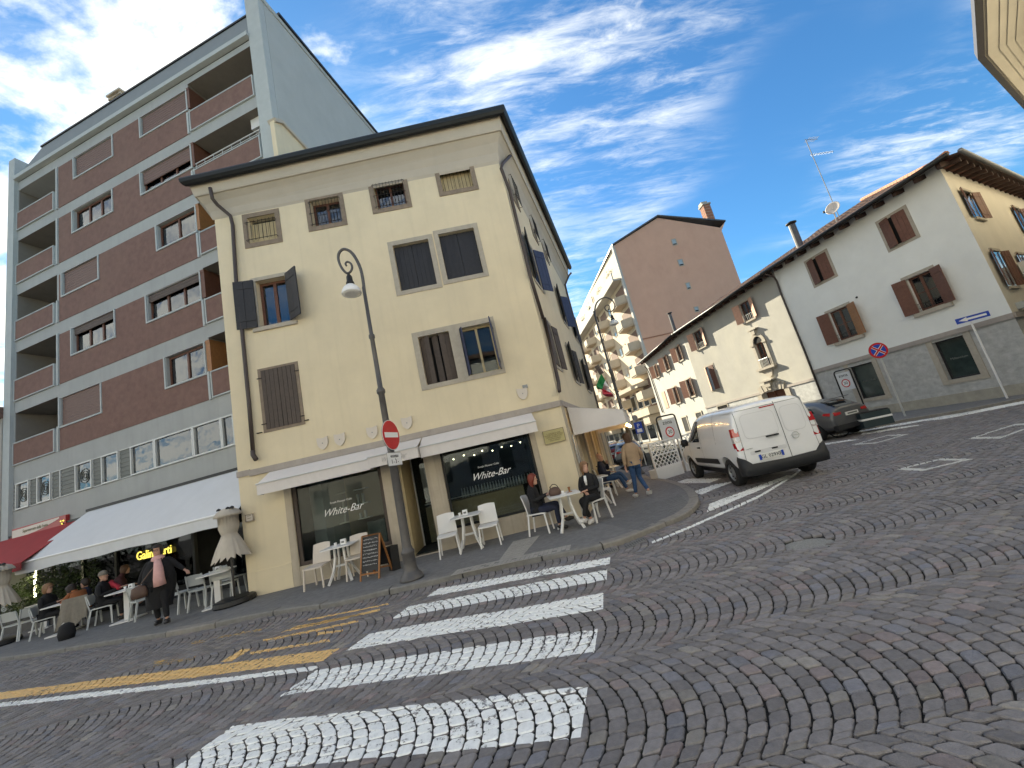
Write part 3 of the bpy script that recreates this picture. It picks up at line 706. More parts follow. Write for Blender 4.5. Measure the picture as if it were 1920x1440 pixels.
# ground floor (shop front): openings
def uav(f, pts): q = [YF.uz(*f(*p)) for p in pts]; return sum(x[0] for x in q)/len(q)
sL = YF.rect(c8, [(480, 445), (1235, 280), (1335, 910), (550, 1085)])
dU0 = uav(c8, [(1395, 290), (1500, 1000)]); dU1 = uav(c8, [(1620, 215)])
jr = YF.rect(cA, [(85, 360), (205, 330), (300, 870), (225, 1180)])
sR0 = uav(cA, [(205, 330), (300, 870)]); sR1 = uav(cA, [(955, 150), (1095, 760)]); sRz = YF.uz(*cA(850, 828))[1]
sLz = sL[2]; dU1 = min(dU1, sR0-.42)
TZ = zL-.30
gh = [(sL[0], sL[1], sLz, TZ, .0), (dU0, dU1, SW, TZ, 1.1), (sR0, sR1, sRz, TZ, .0)]
b.wall(YF, 0, YW, 0.0, zL, gh); 
b.wall(SF, 0, 11.2, 0, zL, [(1.35, 2.6, .3, TZ, .3), (3.1, 4.4, .12, TZ, .3), (4.9, 6.2, .3, TZ, .3), (6.8, 8.2, .12, TZ, .3), (8.8, 10.4, .3, TZ, .3)])
# left return and hidden rear walls
LF = Fr(GA, azd(14)); LF.n = -YF.u
b.quad((*GA[:2], 0), (*(GA+azd(8)*1.3)[:2], 0), (*(GA+azd(8)*1.3)[:2], H1+.2), (*GA[:2], H1+.2))
SE = SF.P(11.2, 0, 0); bl_ = GA+np.array([2.2, 9.0, 0])
b.quad((*SE[:2], 0), (*bl_[:2], 0), (*bl_[:2], H1+.2), (*SE[:2], H1+.2))
b.quad((*(GA+np.array([2.1, 1.0, 0]))[:2], 0), (*bl_[:2], 0), (*bl_[:2], H1+.2), (*(GA+np.array([2.1, 1.0, 0]))[:2], H1+.2))
part(b, 'wall', M['yellow'], yb, fixn=False)
# shopfront room (dark, with shelves, counter)
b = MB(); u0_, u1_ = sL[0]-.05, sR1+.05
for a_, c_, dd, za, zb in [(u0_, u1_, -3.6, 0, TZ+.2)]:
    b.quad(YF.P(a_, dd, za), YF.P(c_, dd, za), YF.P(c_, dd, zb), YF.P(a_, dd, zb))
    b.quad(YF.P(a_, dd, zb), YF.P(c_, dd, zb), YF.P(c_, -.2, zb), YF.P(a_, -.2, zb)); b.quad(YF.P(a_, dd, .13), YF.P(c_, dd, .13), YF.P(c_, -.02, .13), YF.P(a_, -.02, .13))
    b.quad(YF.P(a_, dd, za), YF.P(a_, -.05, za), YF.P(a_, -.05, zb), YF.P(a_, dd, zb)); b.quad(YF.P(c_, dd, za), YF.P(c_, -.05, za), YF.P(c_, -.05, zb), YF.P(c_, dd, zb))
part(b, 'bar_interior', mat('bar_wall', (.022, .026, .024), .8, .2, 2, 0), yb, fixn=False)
b = MB(); b.bx(YF, sL[0]+.5, sL[0]+1.5, -2.2, -1.9, .13, 1.0); part(b, 'sideboard', M['glass_pale'], yb)
b = MB()
for z in (1.15, 1.55, 1.95): b.bx(YF, sL[0]+.35, sL[0]+1.3, -1.6, -1.35, z, z+.03)
for z in (1.15, 1.55): 
    for k in range(6): b.bx(YF, sL[0]+.42+k*.14, sL[0]+.47+k*.14, -1.55, -1.45, z+.03, z+.03+random.uniform(.1, .28))
part(b, 'shelf', M['curtain'], yb)
b = MB(); b.bx(YF, dU0+.2, sR1-.4, -1.9, -1.3, .13, 1.05); part(b, 'bar_counter', M['cream_panel'], yb)
b = MB(); b.bx(YF, dU0+.2, sR1-.9, -1.32, -1.27, 1.12, 1.15); part(b, 'counter_rail', M['alu'], yb)
b = MB()
for k in range(26): 
    u = sR0+.15+k*.085; b.lathe(YF.P(u, -1.7+random.uniform(-.1, .1), 1.06), [(.03, 0), (.035, .12), (.012, .17+random.uniform(0, .08)), (.012, .27)], 6)
part(b, 'bottle_row', M['glass_pale'], yb)
for k in range(9):
    b = MB(); b.lathe(YF.P(sR0+.2+k*.27, -.9-.25*(k % 3), 2.15+.05*(k % 2)), [(.0, .03), (.016, .015), (.0, 0)], 6); part(b, 'ceiling_spotlight', M['led_w'], yb)
# travertine cladding / pilasters / base
tr = MB(); 
def clad(u0, u1, z0, z1, d0=.0, d1=.045, name='cladding_slab', m_='travertine'):
    b = MB(); b.bx(YF, u0, u1, d0-.01, d1, z0, z1); part(b, name, M[m_], yb)
clad(sL[1]+.003, dU0-.003, SW, TZ); clad(dU1+.003, sR0-.003, SW, TZ); clad(sR1+.003, sR1+.14, SW, TZ, 0, .035)
n_ = 4
for i in range(n_): clad(sR0+(sR1-sR0)*i/n_+.004, sR0+(sR1-sR0)*(i+1)/n_-.004, SW, sRz-.004, 0, .04+.002*(i % 2))
for i in range(2): clad(sL[0]+(sL[1]-sL[0])*i/2+.004, sL[0]+(sL[1]-sL[0])*(i+1)/2-.004, SW, sLz-.004, 0, .035)
clad(sL[0]-.17, sL[0]-.004, SW, TZ, 0, .03)
b = MB(); b.bx(YF, .02, sL[0]-.18, 0, .022, SW, .62); part(b, 'plinth', M['yellow'], yb)
b = MB(); b.bx(YF, -.02, .3, -.0, .03, zL-.12, zL+.02); part(b, 'ledge_block', M['ledge'], yb)
# shop windows
for nm, (a, c, za, zb), lf in (('shop_window', (sL[0], sL[1], sLz, TZ), 0), ('shop_window', (sR0, sR1, sRz, TZ), 1)):
    b = MB(); b.ring(YF, a+.003, c-.003, za+.003, zb-.003, .05 if lf else .085, -.10, -.02); w = part(b, nm, M['brown_wood'] if not lf else M['black'], yb)
    b = MB(); b.bx(YF, a+.05, c-.05, -.07, -.06, za+.05, zb-.05); part(b, 'pane', M['glass_shop'], w)
    sgn = MB(); 
# door
b = MB(); b.ring(YF, dU0+.02, dU1-.02, SW+.01, TZ-.02, .06, -1.12, -1.06, wb=.02); dr_ = part(b, 'door', M['alu'], yb)
b = MB(); b.bx(YF, dU0+.08, dU1-.08, -1.10, -1.09, SW+.05, TZ-.08); part(b, 'pane', M['glass_shop'], dr_)
b = MB(); b.bx(YF, dU0+.0, dU0+.05, -1.05, -.02, SW, TZ-.2); part(b, 'door_jamb', M['cream_panel'], yb)
b = MB(); b.box8([YF.P(dU0, -1.1, SW-.02), YF.P(dU1, -1.1, SW-.02), YF.P(dU1, .05, SW-.02), YF.P(dU0, .05, SW-.02), YF.P(dU0, -1.1, SW+.03), YF.P(dU1, -1.1, SW+.03), YF.P(dU1, .05, SW+.02), YF.P(dU0, .05, SW+.02)]); part(b, 'door_step', M['travertine'], yb)
# lettering helper
def text(body, fr, u, z, d, size, m_, parent, name='lettering', shear=0.0, ext=.002, align='CENTER', flip=False, rot=0.0, scx=1.0):
    cu = bpy.data.curves.new(name, 'FONT'); cu.body = body; cu.size = size; cu.extrude = ext; cu.shear = shear; cu.align_x = align; cu.align_y = 'CENTER'; cu.resolution_u = 3
    o = bpy.data.objects.new(name, cu); col.objects.link(o)
    # text x axis must run left->right for a viewer in front
    x = np.cross([0, 0, 1], fr.n); x = x/np.linalg.norm(x)
    P_ = fr.P(u, d, z); mm = Matrix.Identity(4); zz = np.array([0, 0, 1.0])
    x2 = x*cos(rot)+zz*sin(rot); z2_ = zz*cos(rot)-x*sin(rot)
    for i in range(3): mm[i][0] = x2[i]*scx; mm[i][1] = z2_[i]; mm[i][2] = fr.n[i]; mm[i][3] = P_[i]
    dg = bpy.context.evaluated_depsgraph_get(); me = bpy.data.meshes.new_from_object(o.evaluated_get(dg)); bpy.data.objects.remove(o)
    me.transform(mm)
    if parent is not None:
        og = ORG.get(root_of(parent).name, (0, 0, 0)); me.transform(Matrix.Translation((-og[0], -og[1], -og[2])))
    me.materials.clear(); me.materials.append(m_)
    return link(name, me, parent)
for w in [o for o in yb.children if o.name.startswith('shop_window')]:
    lf = w.name == 'shop_window'
    a, c, za, zb = (sL[0], sL[1], sLz, TZ) if lf else (sR0, sR1, sRz, TZ)
    pu, pz = YF.uz(*(c8(900, 615) if lf else cA(625, 490))); m_ = M['white_paint']
    text('White-Bar', YF, pu, pz, -.045, .24, m_, w, shear=.55, scx=.95); text('Fresh Flower Cafe', YF, pu, pz+.22, -.045, .065, m_, w, scx=1.1)
# string ledge
b = MB(); u_ = -.0; nseg = 7
for i in range(nseg):
    b = MB(); a = .30+(YW-.30)*i/nseg; c = .30+(YW-.30)*(i+1)/nseg; b.bx(YF, a+.002, c-.002, -.01, .055, zL-.15, zL); part(b, 'ledge_stone', M['ledge'], yb)
b = MB(); b.bx(SF, .0, 11.2, -.01, .05, zL-.15, zL); part(b, 'ledge_stone', M['ledge'], yb)
# attic windows
for i, r in enumerate(attic):
    ir = inset(r, aw_)
    b = MB(); b.ring(YF, *r, aw_, -.01, .022); w = part(b, 'window', M['stone_d'], yb)
    if i in (0, 3):
        for k in range(5):
            uu_ = ir[0]+(ir[1]-ir[0])*k/5; b = MB(); b.bx(YF, uu_+.004, ir[0]+(ir[1]-ir[0])*(k+1)/5-.004, -.20, -.17, ir[2]+.03, ir[3]-.10); part(b, 'board', M['cream_panel'], w)
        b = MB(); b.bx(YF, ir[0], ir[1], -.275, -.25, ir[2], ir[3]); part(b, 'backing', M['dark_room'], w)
    else:
        sash(w, YF, ir[0]+.01, ir[1]-.01, ir[2]+.01, ir[3]-.01, -.20, M['red_wood'], 2, .05, 0, curtain=M['curtain'])
    if i == 0: grille(w, YF, ir[0]-.03, ir[1]+.03, ir[2]+.02, ir[3]-.17, .10, 8)
    elif i == 3: grille(w, YF, ir[0]+.02, ir[1]-.02, ir[2]+.04, ir[3]-.1, -.12, 8)
    else: grille(w, YF, ir[0]-.03, ir[1]+.03, ir[2], ir[3]-.06, .07, 10, rails=(.04, .5, .96))
# shuttered open window, second floor left
ir = inset(w2, .13, .10, .10); b = MB(); b.ring(YF, *w2, .13, -.01, .02, wb=.10, wt=.10); w = part(b, 'window', M['stone'], yb)
b = MB(); b.bx(YF, w2[0]-.04, w2[1]+.04, -.01, .06, w2[2]-.03, w2[2]+.07); part(b, 'sill', M['stone'], w)
sash(w, YF, ir[0]+.005, ir[1]-.005, ir[2]+.005, ir[3]-.005, -.18, M['red_wood'], 2, .07, 0, curtain=M['curtain'])
hw = .50
shutter(w, YF, w2[0]+.10, .50, ir[2]-.02, ir[3]+.02, 172, M['black_wood'], d=.05, planks=2); shutter(w, YF, w2[1]-.10, -.50, ir[2]-.02, ir[3]+.02, 146, M['black_wood'], d=.05, planks=2)
for r in (p2L, p2R):
    b = MB(); b.ring(YF, *r, .13, -.01, .02, wb=.12); w = part(b, 'window', M['stone'], yb); ir = inset(r, .13, .12, .13)
    mid = (ir[0]+ir[1])/2; shutter(w, YF, ir[0]+.005, mid-ir[0]-.008, ir[2]+.01, ir[3]-.01, 0, M['black_wood'], d=-.13, planks=4, ledgers=False); shutter(w, YF, ir[1]-.005, -(ir[1]-mid-.008), ir[2]+.01, ir[3]-.01, 0, M['black_wood'], d=-.13, planks=4, ledgers=False)
b = MB(); b.ring(YF, *w1, .10, -.01, .018, wb=.07, wt=.07); w = part(b, 'window', M['stone_d'], yb); ir = inset(w1, .08, .07, .06); mid = (ir[0]+ir[1])/2
shutter(w, YF, ir[0], mid-ir[0]-.004, ir[2], ir[3], 0, M['brown_wood'], d=.0, planks=4, ledgers=False); shutter(w, YF, ir[1], -(ir[1]-mid-.004), ir[2], ir[3], 0, M['brown_wood'], d=.0, planks=4, ledgers=False)
for (uu_, zz) in ((ir[0]-.04, ir[2]+.15), (ir[0]-.04, ir[3]-.2), (ir[1]+.04, ir[2]+.15), (ir[1]+.04, ir[3]-.2)): b = MB(); b.bx(YF, uu_-.06, uu_+.06, .03, .045, zz-.012, zz+.012); part(b, 'hinge', M['iron'], w)
for (a_, c_, zz) in ((w1[0]-.16, w1[0]-.04, w1[2]+.02), (w1[1], w1[1]+.1, w1[2]+.08)): b = MB(); b.bx(YF, a_, c_, .0, .05, zz, zz+.02); part(b, 'shutter_catch', M['iron'], w)
# first floor pair
zb, zt = p1[2]+.12, p1[3]-.14
b = MB(); b.bx(YF, p1[0], p1[1], -.01, .02, p1[2], zb); b.bx(YF, p1[0], p1[1], -.01, .02, zt, p1[3]); b.bx(YF, p1[0], pl0, -.01, .02, zb, zt); b.bx(YF, pl1, pr0, -.01, .02, zb, zt); b.bx(YF, pr1, p1[1], -.01, .02, zb, zt); w = part(b, 'window', M['stone'], yb)
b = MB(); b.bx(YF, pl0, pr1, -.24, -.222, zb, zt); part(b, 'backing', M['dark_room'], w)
wl = pl1-pl0
shutter(w, YF, pl0+.01, wl*.36, zb+.01, zt-.01, 24, M['brown_wood'], d=-.14, planks=2, ledgers=False); shutter(w, YF, pl1-.01, -wl*.36, zb+.01, zt-.01, 20, M['brown_wood'], d=-.14, planks=2, ledgers=False); shutter(w, YF, pl0+wl*.40, wl*.2, zb+.01, zt-.01, 8, M['brown_wood'], d=-.16, planks=1, ledgers=False)
shutter(w, YF, pr0+.01, .26, zb+.01, zt-.01, 72, M['blue_wood'], d=-.1, planks=2, ledgers=False); shutter(w, YF, pr1-.01, -.42, zb-.01, zt+.02, 84, M['blue_wood'], d=-.0, planks=3)
sash(w, YF, pr0+.01, pr1-.01, zb, zt, -.15, M['cream_panel'], 2, .05, 0, pane=M['glass_shop'])
# soffit cornice: coved profile swept along front and side
OV = .62
prof = [(0.0, H1-.52), (.03, H1-.46), (.06, H1-.30), (.16, H1-.12), (.30, H1+.02), (.34, H1+.02), (.36, H1+.06), (.40, H1+.24), (.44, H1+.34)]
def mitre(u, d, which):   # offset corner positions
    return None
n1_, n2_ = YF.n, SF.n
def corner_pt(d):   # intersection of the two offset wall lines
    Amat = np.array([n1_[:2], n2_[:2]]); rhs = np.array([n1_[:2]@GB[:2]+d, n2_[:2]@GB[:2]+d]); return np.linalg.solve(Amat, rhs)
SLEN = 10.7
def sweep(prof, m_, name, ul=-.05, ext=0.0, closed=False):
    b = MB(); rows = []
    for d, z in prof:
        tz_ = min(1, max(0, (z-(H1-.52))/.86)); a = YF.P(ul-d*.6, d, z); c = corner_pt(d); e = SF.P(SLEN+d*.5, d, z+.10+.35*tz_); rows.append([a, np.array([*c, z+.10+.40*tz_]), e])
    for i in range(len(rows)-1):
        for k in range(2): b.quad(rows[i][k], rows[i][k+1], rows[i+1][k+1], rows[i+1][k])
    if closed:
        for k in range(2): b.quad(rows[-1][k], rows[-1][k+1], rows[0][k+1], rows[0][k])
    b.smooth = False
    b.add([r[0] for r in rows], [tuple(range(len(rows)))]); b.add([r[2] for r in rows], [tuple(range(len(rows)-1, -1, -1))])
    return part(b, name, m_, yb)
sweep(prof, M['cornice'], 'cornice')
gz = H1+.34
gp = [(.42, gz-.02), (.44, gz-.06), (.50, gz-.10), (.57, gz-.09), (.62, gz-.04), (.64, gz+.04), (.62, gz+.09), (.58, gz+.1), (.40, gz+.06)]
sweep(gp, M['gutter'], 'gutter', closed=True)
# roof planes (hip), hidden slopes rising from the eaves
cpt = corner_pt(.6); a = YF.P(-.35, .6, gz+.08); c = np.array([*cpt, gz+.56]); e = SF.P(SLEN+.3, .6, gz+.51); r1 = YF.P(3.2, -4.6, gz+1.6); r2 = SF.P(8.5, -4.2, gz+1.6)
f_ = np.array([*(GA+np.array([2.0, 9.5, 0]))[:2], gz+.08])
b = MB(); b.quad(a, c, r2, r1); b.add([c, e, r2], [(0, 1, 2)]); b.add([a, r1, f_], [(0, 1, 2)]); b.quad(e, f_, r1, r2); b.smooth = False
part(b, 'roof', M['tile'], yb)
# downpipes
def pipe(px, fr, name='downpipe', d=.09, r=.048, par=yb, m_='pipe', extra=None):
    pts = [fr.hit(*p, dd) for p, dd in px]; b = MB(); b.smooth = True; b.tube(pts, r, 10); o = part(b, name, M[m_], par)
    b = MB()
    return o
pipe([(c4(185, 590), .5), (c4(200, 660), .45), (c4(232, 700), .30), (c4(315, 770), .12), (c4(330, 830), .09), (c4(352, 1190), .09), (c6y(195, 230), .09), (c6y(240, 700), .09), (c6y(268, 1035), .09)], YF)
pipe([(c6y(266, 1025), .09), (c6y(268, 1055), .10), (c6y(288, 1085), .16)], YF, name='downpipe_shoe', r=.055)
pipe([(c5y(985, 290), .48), (c5y(990, 340), .42), (c5y(900, 435), .12), (c5y(890, 465), .08), (c5y(945, 610), .08), (c5y(1075, 1150), .08), (c5y(1160, 1430), .08), (c7y(1010, 130), .08), (c7y(1105, 560), .08), (c7y(1112, 625), .09)], SF)
pts = [SF.P(10.6, .55, gz-.05), SF.P(10.5, .4, gz-.2), SF.P(10.2, .1, gz-.75), SF.P(10.2, .08, gz-1.2), SF.P(10.2, .08, zL+.1)]
b = MB(); b.tube(pts, .05, 8); part(b, 'downpipe', M['pipe'], yb)
# side windows
def side_u(f, x, y): return SF.uz(*f(x, y))
for (x, y) in ((980, 670), (1100, 880), (1190, 1075)):
    u, z = side_u(c5y, x, y); z = (attic[3][2]+attic[3][3])/2
    r = (u-.42, u+.42, z-.5, z+.5); b = MB(); b.ring(SF, *r, .1, -.01, .03); w = part(b, 'window', M['stone_d'], yb)
    b = MB(); b.bx(SF, r[0]+.1, r[1]-.1, .002, .01, r[2]+.1, r[3]-.1); part(b, 'pane', M['glass'], w); grille(w, SF, r[0]+.05, r[1]-.05, r[2]+.08, r[3]-.1, .12, 7)
def side_win(ux, z0, z1, w_, sh, m_, angs):
    b = MB(); b.ring(SF, ux-w_/2-.1, ux+w_/2+.1, z0-.1, z1+.1, .1, -.01, .03); w = part(b, 'window', M['stone'], yb)
    b = MB(); b.bx(SF, ux-w_/2, ux+w_/2, .002, .01, z0, z1); part(b, 'pane', M['glass'], w)
    shutter(w, SF, ux-w_/2, sh, z0, z1, angs[0], m_[0], d=.03, planks=3); shutter(w, SF, ux+w_/2, -sh, z0, z1, angs[1], m_[1], d=.03, planks=3)
z2a, z2b = p2R[2]+.1, p2R[3]-.1; z1a, z1b = p1[2]+.1, p1[3]-.1
side_win(1.55, z2a, z2b, 1.0, .5, (M['black_wood'], M['blue_wood']), (165, 150)); side_win(6.3, z2a, z2b, 1.0, .5, (M['black_wood'], M['blue_wood']), (165, 150))
side_win(1.15, z1a, z1b, 1.0, .5, (M['brown_wood'], M['brown_wood']), (0, 172)); side_win(5.0, z1a, z1b, 1.0, .5, (M['black_wood'], M['black_wood']), (165, 170)); side_win(8.6, z1a, z1b, 1.0, .5, (M['black_wood'], M['black_wood']), (165, 170)); side_win(9.4, z2a, z2b, 1.0, .5, (M['black_wood'], M['black_wood']), (165, 170))
# corner cladding strip, side pilasters
b = MB(); b.bx(SF, .0, .26, -.01, .03, SW, zL-.15); part(b, 'corner_strip', M['travertine'], yb)
for u in (1.1, 2.75, 4.55, 6.4, 8.4, 10.6): b = MB(); b.bx(SF, u-.16, u+.16, -.01, .06, SW, zL-.16); part(b, 'pilaster', M['travertine'], yb)
for a_, c_ in ((1.35, 2.6), (3.1, 4.4), (4.9, 6.2), (6.8, 8.2), (8.8, 10.4)): b = MB(); b.bx(SF, a_, c_, -.22, -.2, .2, TZ); part(b, 'shop_pane', M['glass'], yb)
# shield discs
def shield(px):
    u, z = YF.uz(*px, .04); pts = []
    w_ = .135; h = .155
    for t in np.linspace(0, 1, 9): pts.append((-w_+2*w_*t, h*(.84+.16*abs(2*t-1)**1.5)))
    for q in ((1.0, .4), (.97, 0), (.86, -.35), (.66, -.65), (.36, -.88), (0, -1.05), (-.36, -.88), (-.66, -.65), (-.86, -.35), (-.97, 0), (-1.0, .4)): pts.append((w_*q[0], h*q[1]))
    b = MB(); b.prism([YF.P(u+p[0], .02, z+p[1]) for p in pts], YF.n*.03); o = O('shield_plaque', b, M['cream_plastic'])
    b2 = MB(); b2.bx(YF, u-.012, u+.012, .05, .056, z-.012, z+.012); O('boss', b2, M['sign_back'], o)
    return o
lab = ['leftmost cream shield plaque on the yellow wall above the left shop window', 'second cream shield plaque from the left above the awning', 'cream shield plaque on the wall just left of the no-entry sign', 'cream shield plaque on the wall just right of the no-entry sign', 'cream shield plaque below the small grey number plate near the building corner']
for p, l_ in zip(((605, 831), (637, 824), (698, 811), (763, 793), (980, 738)), lab):
    o = shield(p); o['label'] = l_; o['category'] = 'plaque'; o['group'] = 'shield plaques above the bar awning'
def board(fr, px, name, m_, label, cat, d=.03, th=.02, rim=None, rm=None):
    r = fr.rect(idq, px, d); b = MB(); b.bx(fr, r[0], r[1], d-.02, d+th, r[2], r[3]); o = O(name, b, m_, label=label, cat=cat)
    if rim: b = MB(); b.ring(fr, *r, rim, d+th, d+th+.008); O('rim', b, rm, o)
    return o, r
o, r = board(YF, [c7y(862, 588), c7y(893, 577), c7y(900, 600), c7y(866, 608)], 'number_plate', M['sign_back'], 'small grey number plate above the rightmost shield plaque', 'number plate')
o, r = board(YF, [cA(1062, 134), cA(1240, 92), cA(1265, 205), cA(1092, 245)], 'memorial_plaque', mat('brass_plate', (.46, .40, .19), .5, .08, 6, .05), 'yellowish engraved plaque on the wall right of the bar window', 'plaque', rim=.012, rm=M['stone_d'])
dkt = mat('engraved_letters', (.14, .11, .04), .7, 0, 1, 0)
for k, s in enumerate(['IL COMUNE DI UDINE', 'PIAZZETTA DEL POZZO', 'CONSIGLIO DELLA CITTA', 'DI ROMA E DI FRIULI', 'ANNO MCMXCII']):
    text(s, YF, (r[0]+r[1])/2, r[3]-.10-k*(r[3]-r[2]-.14)/4.6, .053, .055 if k == 1 else .045, dkt, o, scx=.8)
o, r = board(YF, [c8(93, 655), c8(160, 640), c8(165, 702), c8(97, 716)], 'framed_notice', M['cream_plastic'], 'small framed notice on the left end of the yellow wall', 'notice', rim=.015, rm=M['stone_d'])
for k in range(2): b = MB(); b.bx(YF, r[0]+.05, r[1]-.05, .05, .054, r[2]+.07+k*.06, r[2]+.08+k*.06); O('line', b, dkt, o)
b = MB(); b.bx(SF, .36, .62, .03, .05, .95, 2.05); o = O('poster_case', b, mat('dark_poster', (.07, .065, .09), .4, .6, 18, 0), label='tall narrow dark poster case on the bar corner behind the blonde woman', cat='poster'); b = MB(); b.ring(SF, .34, .64, .93, 2.07, .02, .03, .06); O('rim', b, M['alu'], o)
# awnings
def awning(name, u0, u1, zt, dz, dep, val, m_, label, rake0=0.0, rake1=0.0, fr=None, ends=True, par=None, lip='metal_white'):
    fr = fr or YF; t = E(name, fr.P((u0+u1)/2, .1, zt), label, 'awning', None)
    b = MB(); th = .012; A_ = fr.P(u0+rake0, .06, zt); B_ = fr.P(u1-rake1, .06, zt); C_ = fr.P(u1, dep, zt-dz); D_ = fr.P(u0, dep, zt-dz); o3 = np.array([0, 0, th])
    b.box8([A_-o3, B_-o3, C_-o3, D_-o3, A_, B_, C_, D_]); O('canopy', b, m_, t)
    n = 20
    b = MB(); E_ = fr.P(u1, dep+.004, zt-dz-val); 
    for i in range(n):
        ua, ub = u0+(u1-u0)*i/n, u0+(u1-u0)*(i+1)/n; w0 = .008*sin(i*1.7); w1_ = .008*sin((i+1)*1.7)
        b.quad(fr.P(ua, dep+.004, zt-dz), fr.P(ub, dep+.004, zt-dz), fr.P(ub, dep+.004+w1_, zt-dz-val), fr.P(ua, dep+.004+w0, zt-dz-val))
    O('valance', b, m_, t, fixn=False)
    if ends:
        for u, rk in ((u0, rake0), (u1, -rake1)): b = MB(); b.add([fr.P(u+rk, .06, zt), fr.P(u, dep, zt-dz), fr.P(u, dep, zt-dz-val), fr.P(u, .06, zt-dz-val)] if ends == 'full' else [fr.P(u, dep-.25, zt-dz), fr.P(u, dep, zt-dz), fr.P(u, dep, zt-dz-val), fr.P(u, dep-.25, zt-dz-val)], [(0, 1, 2, 3)]); O('end_panel', b, m_, t, fixn=False)
    b = MB(); b.tube([fr.P(u0-.01, dep+.012, zt-dz+.005), fr.P(u1+.01, dep+.012, zt-dz+.005)], .018, 8); O('front_bar', b, M[lip], t)
    return t
zt = zL-.16
dep = .62
a0 = YF.uz(*c8(185, 415), dep)[0]; a1 = YF.uz(*c8(1130, 180), dep)[0]; zf = (YF.uz(*c8(185, 415), dep)[1]+YF.uz(*c7y(948, 815), dep)[1])/2; zv = (YF.uz(*c8(190, 505), dep)[1]+YF.uz(*c7y(962, 885), dep)[1])/2
a2 = YF.uz(*c7y(165, 1000), dep)[0]; a3 = YF.uz(*c7y(948, 815), dep)[0]
awning('awning', a0, a1, zt, zt-zf, dep, zf-zv, M['awning_white'], 'long white canvas awning over the left bar window', fr=YF)
awning('awning', a1+.02, a2-.02, zt, zt-zf-.02, dep+.14, zf-zv, M['awning_white'], 'short white awning over the bar door, behind the no-entry sign', fr=YF)
t = awning('awning', a2, a3, zt, zt-zf, dep, zf-zv, M['awning_white'], 'long white canvas awning over the right bar window and counter', fr=YF)
# faint lettering on the door awning
o = [x for x in scene.objects if x.name.startswith('awning')][1]
text('White Bar', YF, (a1+a2)/2, (zf+zv)/2+.02, dep+.16, .14, mat('pale_grey_print', (.46, .44, .43), .8, 0, 1, 0), o, shear=.5)
# awning round the corner, with string of bulbs
su0, su1 = .55, 6.9
dS = 1.45
t = awning('awning', su0, su1, zL-.16, .42, dS, .36, M['awning_white'], 'white awning on the street side of the yellow corner with warm bulbs under its edge', fr=SF, ends='full')
t = E('string_lights', SF.P(4, dS, zL-.95), 'string of warm glowing bulbs under the far edge of the side awning', 'string lights')
for k in range(12):
    b = MB(); b.lathe(SF.P(2.6+k*.36, dS-.05, zL-1.00+.03*(k % 2)), [(.0, .08), (.032, .05), (.035, .025), (.0, 0)], 8); O('bulb', b, M['led'], t)
b = MB(); b.tube([SF.P(2.4+k*.36, dS-.05, zL-.90+.02*(k % 2)) for k in range(13)], .006, 4); O('cable', b, M['black'], t)
# ================================================================== GREY AND BROWN APARTMENT BLOCK
A0 = GA+np.array([0, 1.4, 0]); GF = Fr(A0, azd(-75.8))
gb = E('apartment_block', A0, 'tall apartment block with brown rendered bands and grey loggias at the left', 'building')
UR, UL = -1.0, 11.75; PER = 2.435; Z1 = 5.62    # bottom of first brown band
lv = [Z1+PER*k for k in range(5)]               # bottoms of brown bands: 5.62, 8.05, 10.5, 12.92, 15.36
def gpart(b, name, m_, **kw): return O(name, b, M[m_] if isinstance(m_, str) else m_, gb, **kw)
b = MB()
wins = []
tops = {4: 17.28, 3: 14.92, 2: 12.45, 1: 10.0, 0: 7.53}
spec = {4: [('m', 5.99, 8.15, 16.32, 17.26, 'closed'), ('r', 2.10, 4.41, 16.41, 17.28, 'closed')],
        3: [('m', 6.10, 8.27, 13.95, 14.90, 'open'), ('r', 2.10, 4.52, 13.98, 14.92, 'half')],
        2: [('m', 6.96, 8.92, 11.50, 12.45, 'closed'), ('r', 2.11, 3.90, 11.49, 12.45, 'open')],
        1: [('m', 6.20, 8.41, 9.00, 10.02, 'quarter'), ('r', 2.15, 4.56, 9.01, 9.98, 'quarter')],
        0: [('m', 7.00, 9.09, 6.49, 7.54, 'closed'), ('r', 2.20, 3.87, 6.51, 7.53, 'open')]}
# solid wall with openings; loggias at both ends
LGL0, LGL1 = 9.28, 11.72; LGR0, LGR1 = -.96, 2.0
hs = []
for k in range(5):
    for (_, a, c, za, zb, st) in spec[k]: hs.append((a, c, za, zb, .16))
    pz = lv[k]+.88
    lt = 17.35 if k == 4 else lv[k]+2.02
    L_ = 9.28 if k in (4, 3, 1) else 8.98
    hs.append((L_ if L_ > 9 else 9.28, LGL1, pz, lt, 1.5)); hs.append((LGR0, LGR1, pz, lt if k != 4 else 17.5, 1.5))
b.wall(GF, UR-.0, UL, 5.05, 17.75, hs, d=0)
gpart(b, 'concrete_wall', 'grey_conc', fixn=False)
